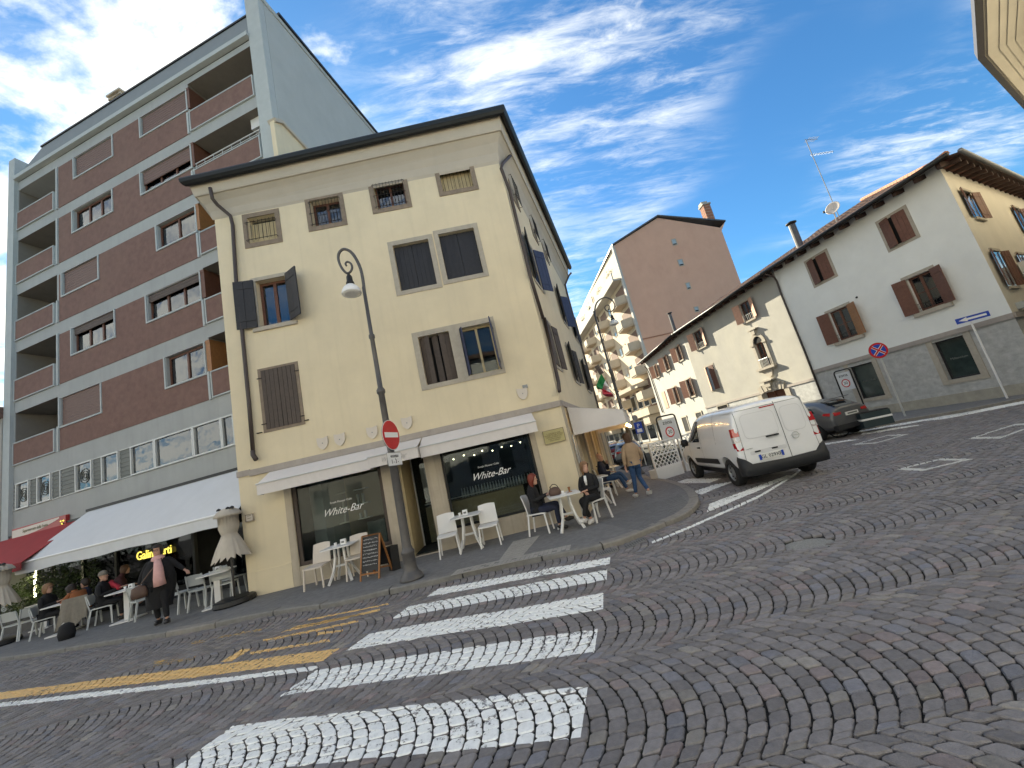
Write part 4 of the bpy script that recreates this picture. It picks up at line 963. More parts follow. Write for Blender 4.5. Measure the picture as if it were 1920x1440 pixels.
# brown render fields (proud 15 mm), with openings cut out
for k in range(5):
    zb_ = lv[k]; zt_ = tops[k]
    b = MB(); hh = [(a-.06, c+.06, za-.06, min(zb+.3, zt_-.001)) for (_, a, c, za, zb, st) in spec[k]]
    l_end = 9.2 if k in (4, 3, 1) else (8.98 if k == 2 else 9.14)
    b.wall(GF, 2.14, 9.14, zb_+.03, zt_, [h for h in hh], d=.016, rv=.016)
    b.bx(GF, 2.14, 9.14, 0, .016, zb_+.02, zb_+.032)
    gpart(b, 'brown_panel', 'brown_render', fixn=False)
    # loggia parapets
    for (a, c) in ((LGR0+.03, LGR1-.03), (LGL0+.1, LGL1+.0)):
        b = MB(); b.bx(GF, a+.05, c-.05, 0, .05, zb_+.08, zb_+.83); pp = gpart(b, 'balcony_parapet', 'brown_render')
        b = MB(); b.ring(GF, a, c, zb_+.03, zb_+.88, .04, -.06, .06); O('parapet_trim', b, M['grey_frame'], pp)
    b = MB(); b.bx(GF, 2.03, 2.11, 0, .05, zb_, zb_+.9); gpart(b, 'trim_post', 'grey_frame'); b = MB(); b.bx(GF, 9.17, 9.25, 0, .05, zb_, 17.3 if k == 4 else zb_+(2.0 if k in (3, 1) else .9)); gpart(b, 'trim_post', 'grey_frame')
    # windows
    for (nm, a, c, za, zb2, st) in spec[k]:
        b = MB(); b.ring(GF, a-.07, c+.07, za-.055, zb2+.0, .055, 0, .045, wt=0.0); w = gpart(b, 'window', 'grey_frame')
        wood = M['red_wood'] if (k + (nm == 'r')) % 2 else M['red_wood']
        if st != 'closed':
            nl = 3 if (c-a) > 2.0 else 2
            sash(w, GF, a+.01, c-.01, za+.01, zb2-.02, -.09, wood, nl, .06, 0, curtain=M['curtain'] if (nm == 'm' and k != 1) or k == 2 else None)
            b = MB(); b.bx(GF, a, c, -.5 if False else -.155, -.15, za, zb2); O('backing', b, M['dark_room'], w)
        fr_ = {'closed': 0.0, 'half': .42, 'quarter': .72, 'open': 1}[st]
        if fr_ < 1:
            zlow = za+(zb2-za)*fr_; n = int((zb2-zlow)/.05); b = MB()
            for i in range(n): b.bx(GF, a+.03, c-.03, -.045, -.03+(.004 if i % 2 else 0), zlow+i*.05+.003, zlow+(i+1)*.05-.003)
            b.bx(GF, a+.02, c-.02, -.06, -.045, zlow, zb2); O('roller_shutter', b, M['roller_d'] if st == 'quarter' else M['roller'], w)
    # corner timber box next to right loggia
    b = MB(); za, zb2 = spec[k][1][3], spec[k][1][4]; b.bx(GF, 1.92, 2.1, -.9, .03, za-.0, zb2+.02); b.bx(GF, 1.92, 2.1, -.9, .04, zb2-.08, zb2+.02); gpart(b, 'timber_mullion', 'orange_wood' if k in (2, 0) else 'red_wood')
    for (a, c) in ((LGR0, LGR1), (LGL0, LGL1)):
        pz = lv[k]+.0; lt = 17.5 if k == 4 else lv[k]+2.02
        b = MB(); b.quad(GF.P(a, -1.5, pz), GF.P(c, -1.5, pz), GF.P(c, -1.5, lt), GF.P(a, -1.5, lt)); b.quad(GF.P(a, 0, pz+.1), GF.P(c, 0, pz+.1), GF.P(c, -1.5, pz+.1), GF.P(a, -1.5, pz+.1)); b.quad(GF.P(a, 0, lt-.006), GF.P(c, 0, lt-.006), GF.P(c, -1.5, lt-.006), GF.P(a, -1.5, lt-.006)); [b.quad(GF.P(u, -.02, pz+.9), GF.P(u, -1.5, pz+.9), GF.P(u, -1.5, lt), GF.P(u, -.02, lt)) for u in (a+.006, c-.006)]; gpart(b, 'loggia_wall_shade_lining', 'loggia', fixn=False)  # back wall and floor; ceiling and side sheets paint in the loggia's shade
        b = MB(); b.bx(GF, a+.35, a+1.5, -1.49, -1.44, pz+.12, lt-.15); w = gpart(b, 'balcony_door', 'red_wood'); b = MB(); b.bx(GF, a+.43, a+.88, -1.438, -1.43, pz+.2, lt-.22); O('pane', b, M['glass'], w); b = MB(); b.bx(GF, a+.97, a+1.42, -1.438, -1.43, pz+.2, lt-.22); O('pane', b, M['glass'], w)
# cornice, attic fascia, pilasters, roof
b = MB(); b.bx(GF, UR-.02, UL, .0, .16, 17.78, 17.95); gpart(b, 'cornice_band', 'grey_frame')
b = MB(); b.box8([GF.P(UR, .05, 17.95), GF.P(UL, .05, 17.95), GF.P(UL, -.3, 17.95), GF.P(UR, -.3, 17.95), GF.P(UR, -.12, 19.0), GF.P(10.45, -.12, 19.0), GF.P(10.45, -.4, 19.0), GF.P(UR, -.4, 19.0)]); gpart(b, 'attic_fascia', mat('attic_metal', (.20, .22, .23), .7, .06, 3, .05, 50))
b = MB(); b.bx(GF, UR-.0, 10.5, -.5, -.08, 19.0, 19.07); gpart(b, 'roof_edge', 'gutter')
b = MB(); b.bx(GF, UL, 12.15, -.6, .12, 0, 18.9); gpart(b, 'left_pilaster', 'grey_frame')
b = MB(); b.bx(GF, -1.55, UR, -.19, .06, 0, 19.75); gpart(b, 'right_pilaster', 'grey_frame')
SG = azd(14.2)
rc = GF.P(-1.55, -.2, 0); q_ = rc+SG*0
fr2 = Fr(rc, SG); fr2.n = -GF.u
b = MB(); b.bx(fr2, 0, 7.6, -.3, 0, 0, 19.3); b.bx(fr2, -.15, 7.4, -.25, .035, 19.3, 19.5); gpart(b, 'side_wall', 'side_conc')
b = MB(); b.bx(fr2, .6, 7.7, -.35, .10, 19.50, 19.62); gpart(b, 'side_roof_edge', 'gutter')
b = MB(); b.bx(GF, UR, UL, -8, -7.8, 0, 18.8); b.bx(GF, UL+.0, UL+.3, -8, -.6, 0, 18.8); b.bx(GF, UR-.3, 10.45, -8, -.3, 18.85, 18.99); gpart(b, 'rear_shell', 'grey_conc')
# chimney
u, z = GF.uz(*z1(690, 470), -.9); b = MB(); b.bx(GF, u-.32, u+.32, -1.3, -.6, 18.9, 20.1); ch = gpart(b, 'chimney', mat('cement_chimney', (.36, .33, .28), .9, .15, 5, .3))
b = MB(); b.bx(GF, u-.40, u+.40, -1.38, -.52, 20.25, 20.33); b.bx(GF, u-.36, u+.36, -1.34, -.56, 20.1, 20.14)
for a in (-.3, .3):
    for d in (-1.28, -.62): b.bx(GF, u+a-.04, u+a+.04, d-.04, d+.04, 20.1, 20.27)
O('cap', b, M['travertine'], ch)
# air conditioner + railing on upper right loggia
b = MB(); b.bx(GF, -.85, -.35, -.55, -.25, 14.55, 15.0); ac = gpart(b, 'air_conditioner', 'white_plastic')
b = MB(); b.tube([GF.P(-.95, .0, 14.05), GF.P(1.95, .0, 14.05)], .02, 6); b.tube([GF.P(-.95, .0, 13.93), GF.P(1.95, .0, 13.93)], .012, 6)
for k in range(8): b.tube([GF.P(-.9+k*.4, 0, 13.75), GF.P(-.9+k*.4, 0, 14.05)], .01, 5)
gpart(b, 'railing', 'alu')
# firewall of the yellow house showing behind its roof
b = MB(); pa, pb, pc = fr2.hit(*c4(565, 170)), fr2.hit(*c4(615, 185)), fr2.hit(*c4(790, 370)); off3 = np.array([*(-fr2.n[:2]*-.14), 0])
poly = [np.array([pa[0], pa[1], 9.0]), pa, pb, pc, np.array([pc[0], pc[1], 9.0])]
b.prism([p+fr2.n*.02 for p in poly], fr2.n*.16); part(b, 'firewall', M['yellow'], yb)
b = MB(); b.bar(pa+fr2.n*.1, pb+fr2.n*.1, .3, .12); b.bar(pb+fr2.n*.1, pc+fr2.n*.1, .3, .12); part(b, 'firewall_coping', M['cornice'], yb)
# ribbon windows of the mezzanine
b = MB(); b.wall(GF, UR, UL, 4.98, 5.06, []); b.wall(GF, UR, UL, 3.0, 4.02, []); b.wall(GF, -1, 1.2, 4.0, 5.0, []); b.bx(GF, UR, UL, -.3, -.28, 4.02, 4.98); gpart(b, 'lower_wall', 'grey_conc', fixn=False)
div = [1.24, 1.74, 2.89, 4.54, 5.64, 6.2, 7.02, 7.49, 8.33, 9.15, 9.6, 10.35, 10.80, 11.55, 11.75]
kinds = ['gl', 'gl', 'gl', 'gl', 'rib', 'gl', 'rib', 'fan', 'rib', 'rib', 'fan', 'rib', 'fan', 'rib']
for i, kd in enumerate(kinds):
    a, c = div[i], div[i+1]; b = MB(); fw = .045 if kd != 'rib' else .02; pr = .05 if kd != 'rib' else .02
    b.ring(GF, a+.005, c-.005, 4.03, 4.975, fw, -.05, pr); w = gpart(b, 'ribbon_window', 'alu')
    b = MB()
    if kd == 'rib':
        n = 13
        for k in range(n): b.bx(GF, a+.02, c-.02, -.03, -.01+(.012 if k % 2 else 0), 4.05+k*.07, 4.05+(k+1)*.07-.006)
        O('ribbed_panel', b, M['opaque'], w)
    else:
        b.bx(GF, a+.05, c-.05, -.02, -.012, 4.07, 4.93); O('pane', b, M['glass'], w)
        if kd == 'fan':
            b = MB(); cu_ = (a+c)/2
            for r_ in (.24, .16, .08): b.tube([GF.P(cu_+r_*cos(t), .0, 4.5+r_*sin(t)) for t in np.linspace(0, 2*pi, 17)], .012, 4)
            O('extractor_fan', b, M['opaque'], w)
# ground floor glazing under the awnings
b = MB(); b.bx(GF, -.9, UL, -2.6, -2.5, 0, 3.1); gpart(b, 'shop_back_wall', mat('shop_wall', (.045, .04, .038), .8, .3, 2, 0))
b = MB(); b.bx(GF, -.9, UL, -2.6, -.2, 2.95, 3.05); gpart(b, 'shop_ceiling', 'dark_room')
for i, u in enumerate([.4, 2.1, 3.6, 5.3, 7.0, 8.6, 10.2]):
    b = MB(); b.bx(GF, u-.05, u+.05, -.35, -.25, SW, 2.95); gpart(b, 'shop_mullion', 'black')
    c = [2.1, 3.6, 5.3, 7.0, 8.6, 10.2, 11.7][i]
    if i not in (1,): b = MB(); b.bx(GF, u+.05, c-.05, -.31, -.30, .4, 2.95); gpart(b, 'shop_pane', 'glass_shop')
b = MB(); b.bx(GF, .4, UL, -.33, -.27, SW, .4); gpart(b, 'shop_plinth', 'black')
for (u, za, zb_) in ((1.75, 1.35, 2.0), (1.72, .9, 1.3)):
    b = MB(); b.bx(GF, u-.02, u+.02, -.6, -.57, za, zb_); gpart(b, 'light_tube', 'led_w')
u, z = GF.uz(*z3(905, 800), -.25)
text('Galimberti', GF, u, z-.02, -.24, .36, M['gold'], gb, name='shop_lettering', scx=1.0, ext=.01)
b = MB(); b.bx(GF, 9.75, 9.79, .3, .34, 1.0, 2.25); t_ = gpart(b, 'light_tube', 'led_w')
# big grey awning
u0_, z0_ = GF.uz(*z3(540, 553)); u1_ = .05
dA = 1.35
pL = GF.hit(*z3(90, 872), dA); pR = GF.hit(*z3(1395, 552), dA); uL, uR = (pL-GF.o)@GF.u, (pR-GF.o)@GF.u; zf = (pL[2]+pR[2])/2
print('grey awning front z', pL[2], pR[2], 'u', uL, uR)
t = E('awning', GF.P(4, .1, 3.25), 'large pale grey canvas awning sloping over the cafe tables', 'awning')
b = MB(); o3 = np.array([0, 0, .012]); q4 = [GF.P(7.6, .05, 3.30), GF.P(.0, .05, 3.30), GF.P(uR, dA, pR[2]), GF.P(uL, dA, pL[2])]; b.box8([p-o3 for p in q4]+q4); O('canopy', b, M['awning_grey'], t)
b = MB(); n = 40
def awp(i, dz, dd=0): 
    u = uL+(uR-uL)*i/n; return GF.P(u, dA+.01+dd, pL[2]+(pR[2]-pL[2])*i/n-dz)
for i in range(n): 
    va = .30+.02*sin(i*.5); vb = .30+.02*sin((i+1)*.5); b.quad(awp(i, 0), awp(i+1, 0), awp(i+1, vb, .012*sin((i+1)*1.3)), awp(i, va, .012*sin(i*1.3)))
O('valance', b, M['awning_grey'], t, fixn=False)
b = MB(); b.tube([awp(0, -.0), awp(n, -.0)], .03, 8); O('front_bar', b, M['white_paint'], t)
b = MB(); b.bx(GF, -.2, 7.7, .0, .1, 3.28, 3.36); O('cassette', b, M['black'], t)
for u in (.8, 6.5): b = MB(); b.tube([GF.P(u, .1, 2.9), GF.P(u-.3, dA*.55, 2.55), GF.P(u, dA-.05, pR[2]-.12)], .025, 6); O('folding_arm', b, M['alu'], t)
# red awning and shop sign
pRl = GF.hit(*z3(0, 900), 1.5); t = E('awning', GF.P(10, .1, 3.1), 'dark red canvas awning at the far left, partly behind the grey one', 'awning')
zr = GF.uz(*z3(60, 920), 1.5)[1]; q4 = [GF.P(13.6, .05, 3.12), GF.P(7.75, .05, 3.12), GF.P(7.75, 1.5, zr+.22), GF.P(13.6, 1.5, zr+.22)]
b = MB(); b.box8([p-o3 for p in q4]+q4); O('canopy', b, M['awning_red'], t); b = MB(); b.bx(GF, 7.75, 13.6, 1.5, 1.512, zr, zr+.22); O('valance', b, M['awning_red'], t)
b = MB(); b.bx(GF, 7.7, 13.6, 0, .1, 3.10, 3.17); O('cassette', b, M['black'], t)
r = GF.rect(z3, [(75, 665), (388, 580), (392, 645), (75, 728)], .1)
b = MB(); b.bx(GF, r[0], r[1], .02, .12, r[2], r[3]); o = O('shop_sign', b, mat('red_sign', (.33, .03, .03), .4, .1, 5, 0), label='cream and red shop sign board with fruit above the red awning', cat='sign')
b = MB(); wv = []
for k in range(9): 
    t_ = k/8; u = r[1]-.03+(r[0]+.35-r[1])*t_; wv.append(GF.P(u, .122, r[2]+.03+.26*(t_**2.2)*(r[3]-r[2]-.03)/.26*.8))
b.prism([GF.P(r[1]-.03, .122, r[3]-.06)]+wv+[GF.P(r[0]+.32, .122, r[3]-.02)], GF.n*.004); O('sign_field', b, M['cream_plastic'], o)
text('Supermercato della Frutta', GF, (r[0]+r[1])/2+.15, (r[2]+r[3])/2+.02, .13, .15, mat('green_print', (.17, .16, .09), .6, 0, 1, 0), o, shear=.2, scx=.85)
for k in range(6): b = MB(); b.lathe(GF.P(r[0]+.1+.06*(k % 3), .125, r[2]+.1+.09*(k//3)), [(0, -.03), (.035, 0), (0, .03)], 8); O('painted_fruit', b, M['gold'] if k % 2 else M['leaf'], o)
# neighbouring beige house at the far left
nb = E('beige_house', GF.P(12.2, .2, 0), 'narrow strip of a low beige house at the far left edge', 'building')
b = MB(); b.bx(GF, 12.16, 20, -6, .15, 0, 7.55); O('wall', b, M['cream_wall'], nb); b = MB(); b.bx(GF, 12.16, 20, -6, .55, 7.55, 7.72); b.bx(GF, 12.16, 20, -6, .3, 7.72, 8.0); O('roof', b, M['tile'], nb)
# unseen block added behind the yellow house to cast shade on the white house
rb = E('added_shadow_block', (-6, 38, 0), 'plain rear apartment block standing behind the yellow corner building', 'building')
b = MB(); fp = [(3.5, 43.9), (5.0, 36.2), (-14, 31), (-16, 42)]; b.prism([(x, y, 0) for x, y in fp], (0, 0, 23.6)); O('wall', b, M['grey_conc'], rb); b = MB(); b.prism([(x*1.0, y, 23.6) for x, y in fp], (0, 0, .4)); O('roof', b, M['tile'], rb)

# ================================================================== WHITE HOUSE (right)
W0 = G(1740, 768); WF = Fr(W0, azd(-12))
wh = E('white_house', W0, 'white two-storey house with brown shutters, grey stone base and tiled roof on the right', 'building')
UC = -3.36; UP = 4.12; ZW = 8.12; ZS = 2.62
UC = (WF.uz(1770, 330)[0]+WF.uz(1887, 565)[0])/2
WU1 = WF.rect(c5, [(803, 705), (1030, 578), (1150, 810), (907, 938)]); WU2 = WF.rect(c5, [(265, 1000), (440, 908), (528, 1105), (352, 1205)])
WL1 = WF.rect(c5, [(995, 1125), (1245, 1025), (1370, 1320), (1120, 1420)]); WL2 = WF.rect(c7, [(205, 290), (415, 205), (535, 490), (318, 575)])
GW1 = WF.rect(c7, [(1112, 557), (1380, 483), (1522, 812), (1260, 875)]); GW2 = WF.rect(c7, [(412, 765), (605, 708), (725, 990), (515, 1035)])
print('white', WU1, WU2, WL1, WL2, GW1, GW2, UC)
def wpart(b, name, m_, **kw): return O(name, b, M[m_] if isinstance(m_, str) else m_, wh, **kw)
SFW = Fr(WF.P(UC, 0, 0), azd(62)); 
if SFW.n[1] > 0: SFW.n = -SFW.n
hs = [(*inset(r, .16, .13, .13), .2) for r in (WL1, WL2)]+[(*inset(r, .12), .04) for r in (WU1, WU2)]
b = MB(); b.wall(WF, UC, UP, ZS, ZW+.66, hs); wpart(b, 'front_wall', 'white_wall', fixn=False)
b = MB(); b.wall(SFW, 0, 14, ZS, ZW+.66, []); wpart(b, 'side_wall', 'side_wall', fixn=False)
b = MB(); b.wall(WF, UC, UP, 0, ZS, [(*GW1, .22), (*GW2, .22)], d=.0); b.wall(SFW, 0, 14, 0, ZS, []); 
b.quad(WF.P(UP, 0, 0), WF.P(UP, -9, 0), WF.P(UP, -9, ZW), WF.P(UP, 0, ZW)); wpart(b, 'base_wall', 'base_stone', fixn=False)
b = MB(); b.bx(WF, UC-.05, UP, -.01, .05, .0, .45); b.bx(SFW, -.05, 14, -.01, .05, 0, .45); wpart(b, 'plinth', 'base_low')
b = MB(); n = 6
for i in range(n):
    a = UC-.03+(UP-UC+.03)*i/n; c = UC-.03+(UP-UC+.03)*(i+1)/n; b = MB(); b.bx(WF, a+.003, c-.003, -.01, .06, ZS-.02, ZS+.16); wpart(b, 'string_course', 'ledge')
b = MB(); b.bx(SFW, -.03, 14, -.01, .06, ZS-.02, ZS+.16); wpart(b, 'string_course', 'ledge')
for r in (GW1, GW2):
    b = MB(); b.ring(WF, r[0]-.2, r[1]+.2, r[2]-.16, min(r[3]+.2, ZS-.03), .2, -.01, .03, wb=.16, wt=.0 if r[3]+.2 > ZS else .18); w = wpart(b, 'display_window', 'stone')
    b = MB(); b.ring(WF, r[0]+.003, r[1]-.003, r[2]+.003, r[3]-.003, .06, -.2, -.15); O('frame', b, M['black_wood'], w); b = MB(); b.bx(WF, r[0]+.05, r[1]-.05, -.19, -.18, r[2]+.05, r[3]-.05); O('pane', b, mat('dark_shop_glass', (.03, .045, .042), .08, .4, 3, 0, spec=.8), w)
    text('Millennium', WF, (r[0]+r[1])/2, (r[2]+r[3])/2, -.17, .12, M['opaque'], w)
for r, st in ((WU1, 'cl'), (WU2, 'cl'), (WL1, 'op'), (WL2, 'op')):
    if st == 'cl':
        b = MB(); b.ring(WF, *r, .13, -.01, .02); w = wpart(b, 'window', 'stone'); ir = inset(r, .11); mid = (ir[0]+ir[1])/2
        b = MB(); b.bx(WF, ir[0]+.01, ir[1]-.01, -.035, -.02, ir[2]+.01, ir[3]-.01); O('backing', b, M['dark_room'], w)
        shutter(w, WF, ir[0], mid-ir[0]-.01, ir[2], ir[3], 6, M['maroon_shutter'], d=.0, planks=3); shutter(w, WF, ir[1], -(ir[1]-mid-.02), ir[2], ir[3], 22, M['maroon_shutter'], d=.0, planks=3)
    else:
        b = MB(); b.ring(WF, *r, .16, -.01, .02, wb=.13, wt=.13); b.bx(WF, r[0]-.06, r[1]+.06, -.01, .10, r[2]-.04, r[2]+.10); w = wpart(b, 'window', 'stone'); ir = inset(r, .16, .13, .13)
        sash(w, WF, ir[0]+.005, ir[1]-.005, ir[2]+.005, ir[3]-.005, -.10, M['red_wood'], 2, .075, 1, curtain=M['curtain'])
        sw = (ir[1]-ir[0])/2+.05
        shutter(w, WF, ir[0]-.02, sw, ir[2]-.02, ir[3]+.02, 158, M['maroon_shutter'] if r is WL1 else M['orange_wood'], d=.03, horiz=True); shutter(w, WF, ir[1]+.02, -sw, ir[2]-.02, ir[3]+.02, 165, M['maroon_shutter'], d=.03, horiz=True)  # orange wood on the far window's near shutter paints sunlight in
        b = MB(); 
        for zz in (.12, .30): b.tube([WF.P(ir[0], .05, ir[2]+zz), WF.P(ir[1], .05, ir[2]+zz)], .008, 5)
        for k in range(7): b.tube([WF.P(ir[0]+(ir[1]-ir[0])*(k+.5)/7, .05, ir[2]), WF.P(ir[0]+(ir[1]-ir[0])*(k+.5)/7, .05, ir[2]+.3)], .006, 4)
        O('window_rail', b, M['iron'], w)
# side windows of the white house
wc = cropf(1760, 240, 3.13)
sw_ = [SFW.rect(wc, [(120, 365), (200, 390), (280, 540), (215, 525)]), SFW.rect(wc, [(300, 712), (375, 740), (465, 930), (400, 925)]), SFW.rect(wc, [(435, 465), (520, 500), (560, 640), (490, 600)]), SFW.rect(wc, [(455, 735), (540, 760), (620, 950), (545, 930)])]
for r in sw_:
    b = MB(); a_, c_ = r[0], max(r[1], r[0]+.9); 
    c_ = r[0]+1.0; b.bx(SFW, a_-.05, c_+.05, -.01, .08, r[2]-.12, r[2]-.02); b.bx(SFW, a_-.05, c_+.05, -.01, .05, r[3], r[3]+.1); w = wpart(b, 'window', 'stone')
    b = MB(); b.bx(SFW, a_, c_, .003, .012, r[2], r[3]); O('pane', b, M['glass'], w)
    shutter(w, SFW, a_, .48, r[2], r[3], 172, M['maroon_shutter'], d=.03, planks=3); shutter(w, SFW, c_, -.48, r[2], r[3], 168, M['maroon_shutter'], d=.03, planks=3)
p = SFW.uz(*c5(1900, 1080)); b = MB(); b.bx(SFW, p[0]-.3, p[0]+.4, .05, .42, p[1]-.35, p[1]+.35); a_ = wpart(b, 'air_conditioner', 'white_plastic')
for k in range(7): b = MB(); b.bx(SFW, p[0]-.27, p[0]+.37, .42, .43, p[1]-.3+k*.09, p[1]-.26+k*.09); O('slat', b, M['black'], a_)
p = SFW.uz(*c5(1870, 1335)); b = MB(); b.bx(SFW, p[0]-.15, p[0]+.25, .0, .18, p[1]-.12, p[1]+.12); wpart(b, 'meter_box', 'grey_frame'); b = MB(); b.bx(SFW, p[0]+.35, p[0]+.8, .0, .2, p[1]-.6, p[1]-.15); wpart(b, 'meter_box', 'grey_frame')
# eaves & roof (both runs share one builder)
def roof_run(par, fr, u0, u1, zw, ov=.62, slope=.46, depth=4.6, tile_rows=16, name='', ntile=True, rafters=True, gut='gutter', hip=0.0, deck=True):
    b = MB(); uh = u0+hip*(depth+ov)
    if not deck: depth = .05; tile_rows = 1; uh = u0
    b.box8([fr.P(uh, -depth, zw+.12+slope*depth), fr.P(u1, -depth, zw+.12+slope*depth), fr.P(u1, ov, zw+.12-slope*ov*.6), fr.P(u0, ov, zw+.12-slope*ov*.6),
        fr.P(uh, -depth, zw+.2+slope*depth), fr.P(u1, -depth, zw+.2+slope*depth), fr.P(u1, ov, zw+.2-slope*ov*.6), fr.P(u0, ov, zw+.2-slope*ov*.6)]); O('roof_deck', b, M['rafter'], par)
    if rafters:
        k = 0; u = u0+.3
        while u < u1-.1:
            b = MB(); b.box8([fr.P(u, -.05, zw-.06), fr.P(u+.11, -.05, zw-.06), fr.P(u+.11, ov-.10, zw-.20), fr.P(u, ov-.10, zw-.20), fr.P(u, -.05, zw+.115), fr.P(u+.11, -.05, zw+.115), fr.P(u+.11, ov-.10, zw-.02), fr.P(u, ov-.10, zw-.02)]); O('rafter', b, M['rafter'], par); u += .72
    b = MB(); b.smooth = True; b.tube([fr.P(u0-.05, ov+.05, zw+.04), fr.P(u1+.05, ov+.05, zw+.04)], .075, 8); O('gutter', b, M[gut], par)
    # barrel tiles
    if ntile:
        b = MB(); nu = int((u1-u0)/.22); nd_ = tile_rows; L = depth/nd_*1.06
        for i in range(nu):
            for j in range(nd_):
                uc = u0+.11+i*.22+random.uniform(-.01, .01); dd = ov-.02-(j*depth/nd_); d2 = dd-L; zz = lambda d: zw+.21-slope*(d if d < 0 else d*.6)
                lift = .02+random.uniform(0, .012); w_ = .085
                if uc < u0+hip*(ov-dd)+.05: continue
                for da, db, la, lb in ((dd, d2, .045+lift, .03),):
                    pts = []
                    for (ox, oz) in ((-w_, 0), (-w_*.5, .055), (w_*.5, .055), (w_, 0)): pts.append((ox, oz))
                    vs = [fr.P(uc+ox, da, zz(da)+oz+lift) for ox, oz in pts]+[fr.P(uc+ox*.85, db, zz(db)+oz*.85+.02) for ox, oz in pts]
                    b.add(vs, [(0, 1, 5, 4), (1, 2, 6, 5), (2, 3, 7, 6), (0, 3, 2, 1)])
        O('roof_tiles', b, M['tile'], par, kind='stuff', fixn=False)
roof_run(wh, WF, UC-.6, UP+.1, ZW+.35, hip=1.15)
roof_run(wh, SFW, -.45, 14, ZW+.35, ntile=False, deck=False, rafters=True, gut='sign_back')
b = MB(); b.bx(SFW, -.3, 14, 0, .6, ZW+.36, ZW+.40); wpart(b, 'soffit', 'soffit_red')
b = MB()
for k in range(24):
    t_ = k/24; d_ = .6-5.1*t_; b.tube([WF.P(UC-.6+1.15*(.62-d_), d_, ZW+.62-.46*d_*(1 if d_ < 0 else .6)), WF.P(UC-.6+1.15*(.62-d_+.24), d_-.23, ZW+.64-.46*(d_-.23)*(1 if d_ < .23 else .6))], [.10, .08], 7)
O('hip_tiles', b, M['tile_l'], wh, kind='stuff')
pipe([(c6(1150, 45), .6), (c6(1165, 62), .55), (c6(1240, 90), .25), (c6(1262, 120), .10), (c6(1300, 230), .08), (c6(1500, 720), .08), (c6(1665, 1145), .08)], WF, par=wh, m_='pipe', r=.05)
for (x, y, zz) in ((666, 1270, 0),): p = WF.hit(*c5(x, y)); b = MB(); b.lathe(p, [(0, .05), (.05, .02), (.05, -.02), (0, -.05)], 8); wpart(b, 'vent', 'black')
# chimney flue, antenna and dish on the roof
def on_roof(px, d=-1.8): return WF.hit(*px, d)
p = on_roof(c5(225, 845), -1.3); t = E('metal_flue', p, 'dark metal chimney flue with flat cap on the white house roof', 'chimney flue')
b = MB(); b.lathe(p+np.array([0, 0, -.5]), [(.17, 0), (.17, 1.45)], 14); O('flue_pipe', b, M['pole'], t); b = MB(); b.lathe(p+np.array([0, 0, .98]), [(.0, .02), (.20, .02), (.26, .06), (.26, .10), (.0, .22)], 14); O('cap', b, M['black'], t)
p = on_roof(c5(487, 560), -2.2); tp = on_roof(c5(325, 50), -2.2); t = E('tv_antenna', p, 'tall thin television aerial mast above the white house roof', 'antenna')
b = MB(); b.tube([p+np.array([0, 0, -1]), np.array([p[0], p[1], tp[2]])], .022, 6); O('mast', b, M['sign_back'], t)
top = np.array([p[0], p[1], tp[2]])
b = MB(); xd = WF.u; ax = azd(70)
b.tube([top+ax*-.1, top+ax*1.0+np.array([0, 0, .12])], .012, 5)
for k in range(7): q_ = top+ax*(.1+k*.13)+np.array([0, 0, .02*k]); b.tube([q_-WF.u*.18, q_+WF.u*.18], .008, 4)
O('upper_yagi', b, M['sign_back'], t); b = MB(); q0 = top+np.array([0, 0, -.95])
b.tube([q0-ax*.2, q0+ax*1.9+np.array([0, 0, .35])], .012, 5)
for k in range(16): q_ = q0+ax*(-.1+k*.125)+np.array([0, 0, .35*(k*.125)/2.1]); b.tube([q_-np.array([0, 0, .07]), q_+np.array([0, 0, .07])], .006, 4)
O('lower_yagi', b, M['sign_back'], t)
p = on_roof(c5(485, 600), -1.4); t = E('satellite_dish', p, 'pale round satellite dish on the white house roof below the aerial', 'satellite dish')
rot = Matrix.Rotation(R(8), 3, 'X') @ Matrix.Rotation(R(62), 3, 'Y'); b = MB(); b.smooth = True; b.lathe(p, [(0.0, -.08), (.12, -.065), (.22, -.03), (.31, .02), (.295, .025), (.20, -.015), (0, -.06)], 18, ax=Matrix.Rotation(R(-60), 3, 'Z') @ Matrix.Rotation(R(75), 3, 'X')); O('reflector', b, M['cream_plastic'], t)
b = MB(); b.tube([p+np.array([0, 0, -.35]), p+np.array([-.75, -.3, -.25])], .015, 5); b.tube([p, p+np.array([.1, .2, -.7])], .03, 6); O('arm', b, M['alu'], t); b = MB(); b.lathe(p+np.array([-.77, -.31, -.28]), [(0, -.05), (.05, 0), (.04, .08), (0, .1)], 8); O('receiver', b, M['black'], t)

# ================================================================== CREAM PALAZZO and its wing
PF = Fr(WF.P(UP, -.12, 0), azd(-9)); pz_ = E('cream_palazzo', PF.o, 'cream rendered palazzo with pinkish shutters, arched window and stone portal behind the van', 'building')
def ppart(b, name, m_, **kw): return O(name, b, M[m_] if isinstance(m_, str) else m_, pz_, **kw)
ZP = 8.45
PE = (PF.uz(*c6(465, 610))[0]+PF.uz(*c6(600, 1050))[0])/2
QF = Fr(PF.P(PE, 0, 0), azd(0)); QE = QF.uz(*c6(150, 880))[0]; QE = max(QE, 3)
QE = QF.uz(*c6(165, 930))[0]
print('palazzo PE', PE, 'QE', QE)
PU1 = PF.rect(c6, [(938, 322), (1022, 288), (1072, 430), (990, 480)]); PU2 = PF.rect(c6, [(541, 565), (612, 540), (650, 680), (588, 705)])
AR = PF.rect(c6, [(1085, 655), (1150, 640), (1225, 845), (1130, 870)]); ARz = PF.uz(*c6(1100, 590))[1]
PL1 = PF.rect(c6, [(648, 862), (722, 840), (775, 1042), (705, 1062)])
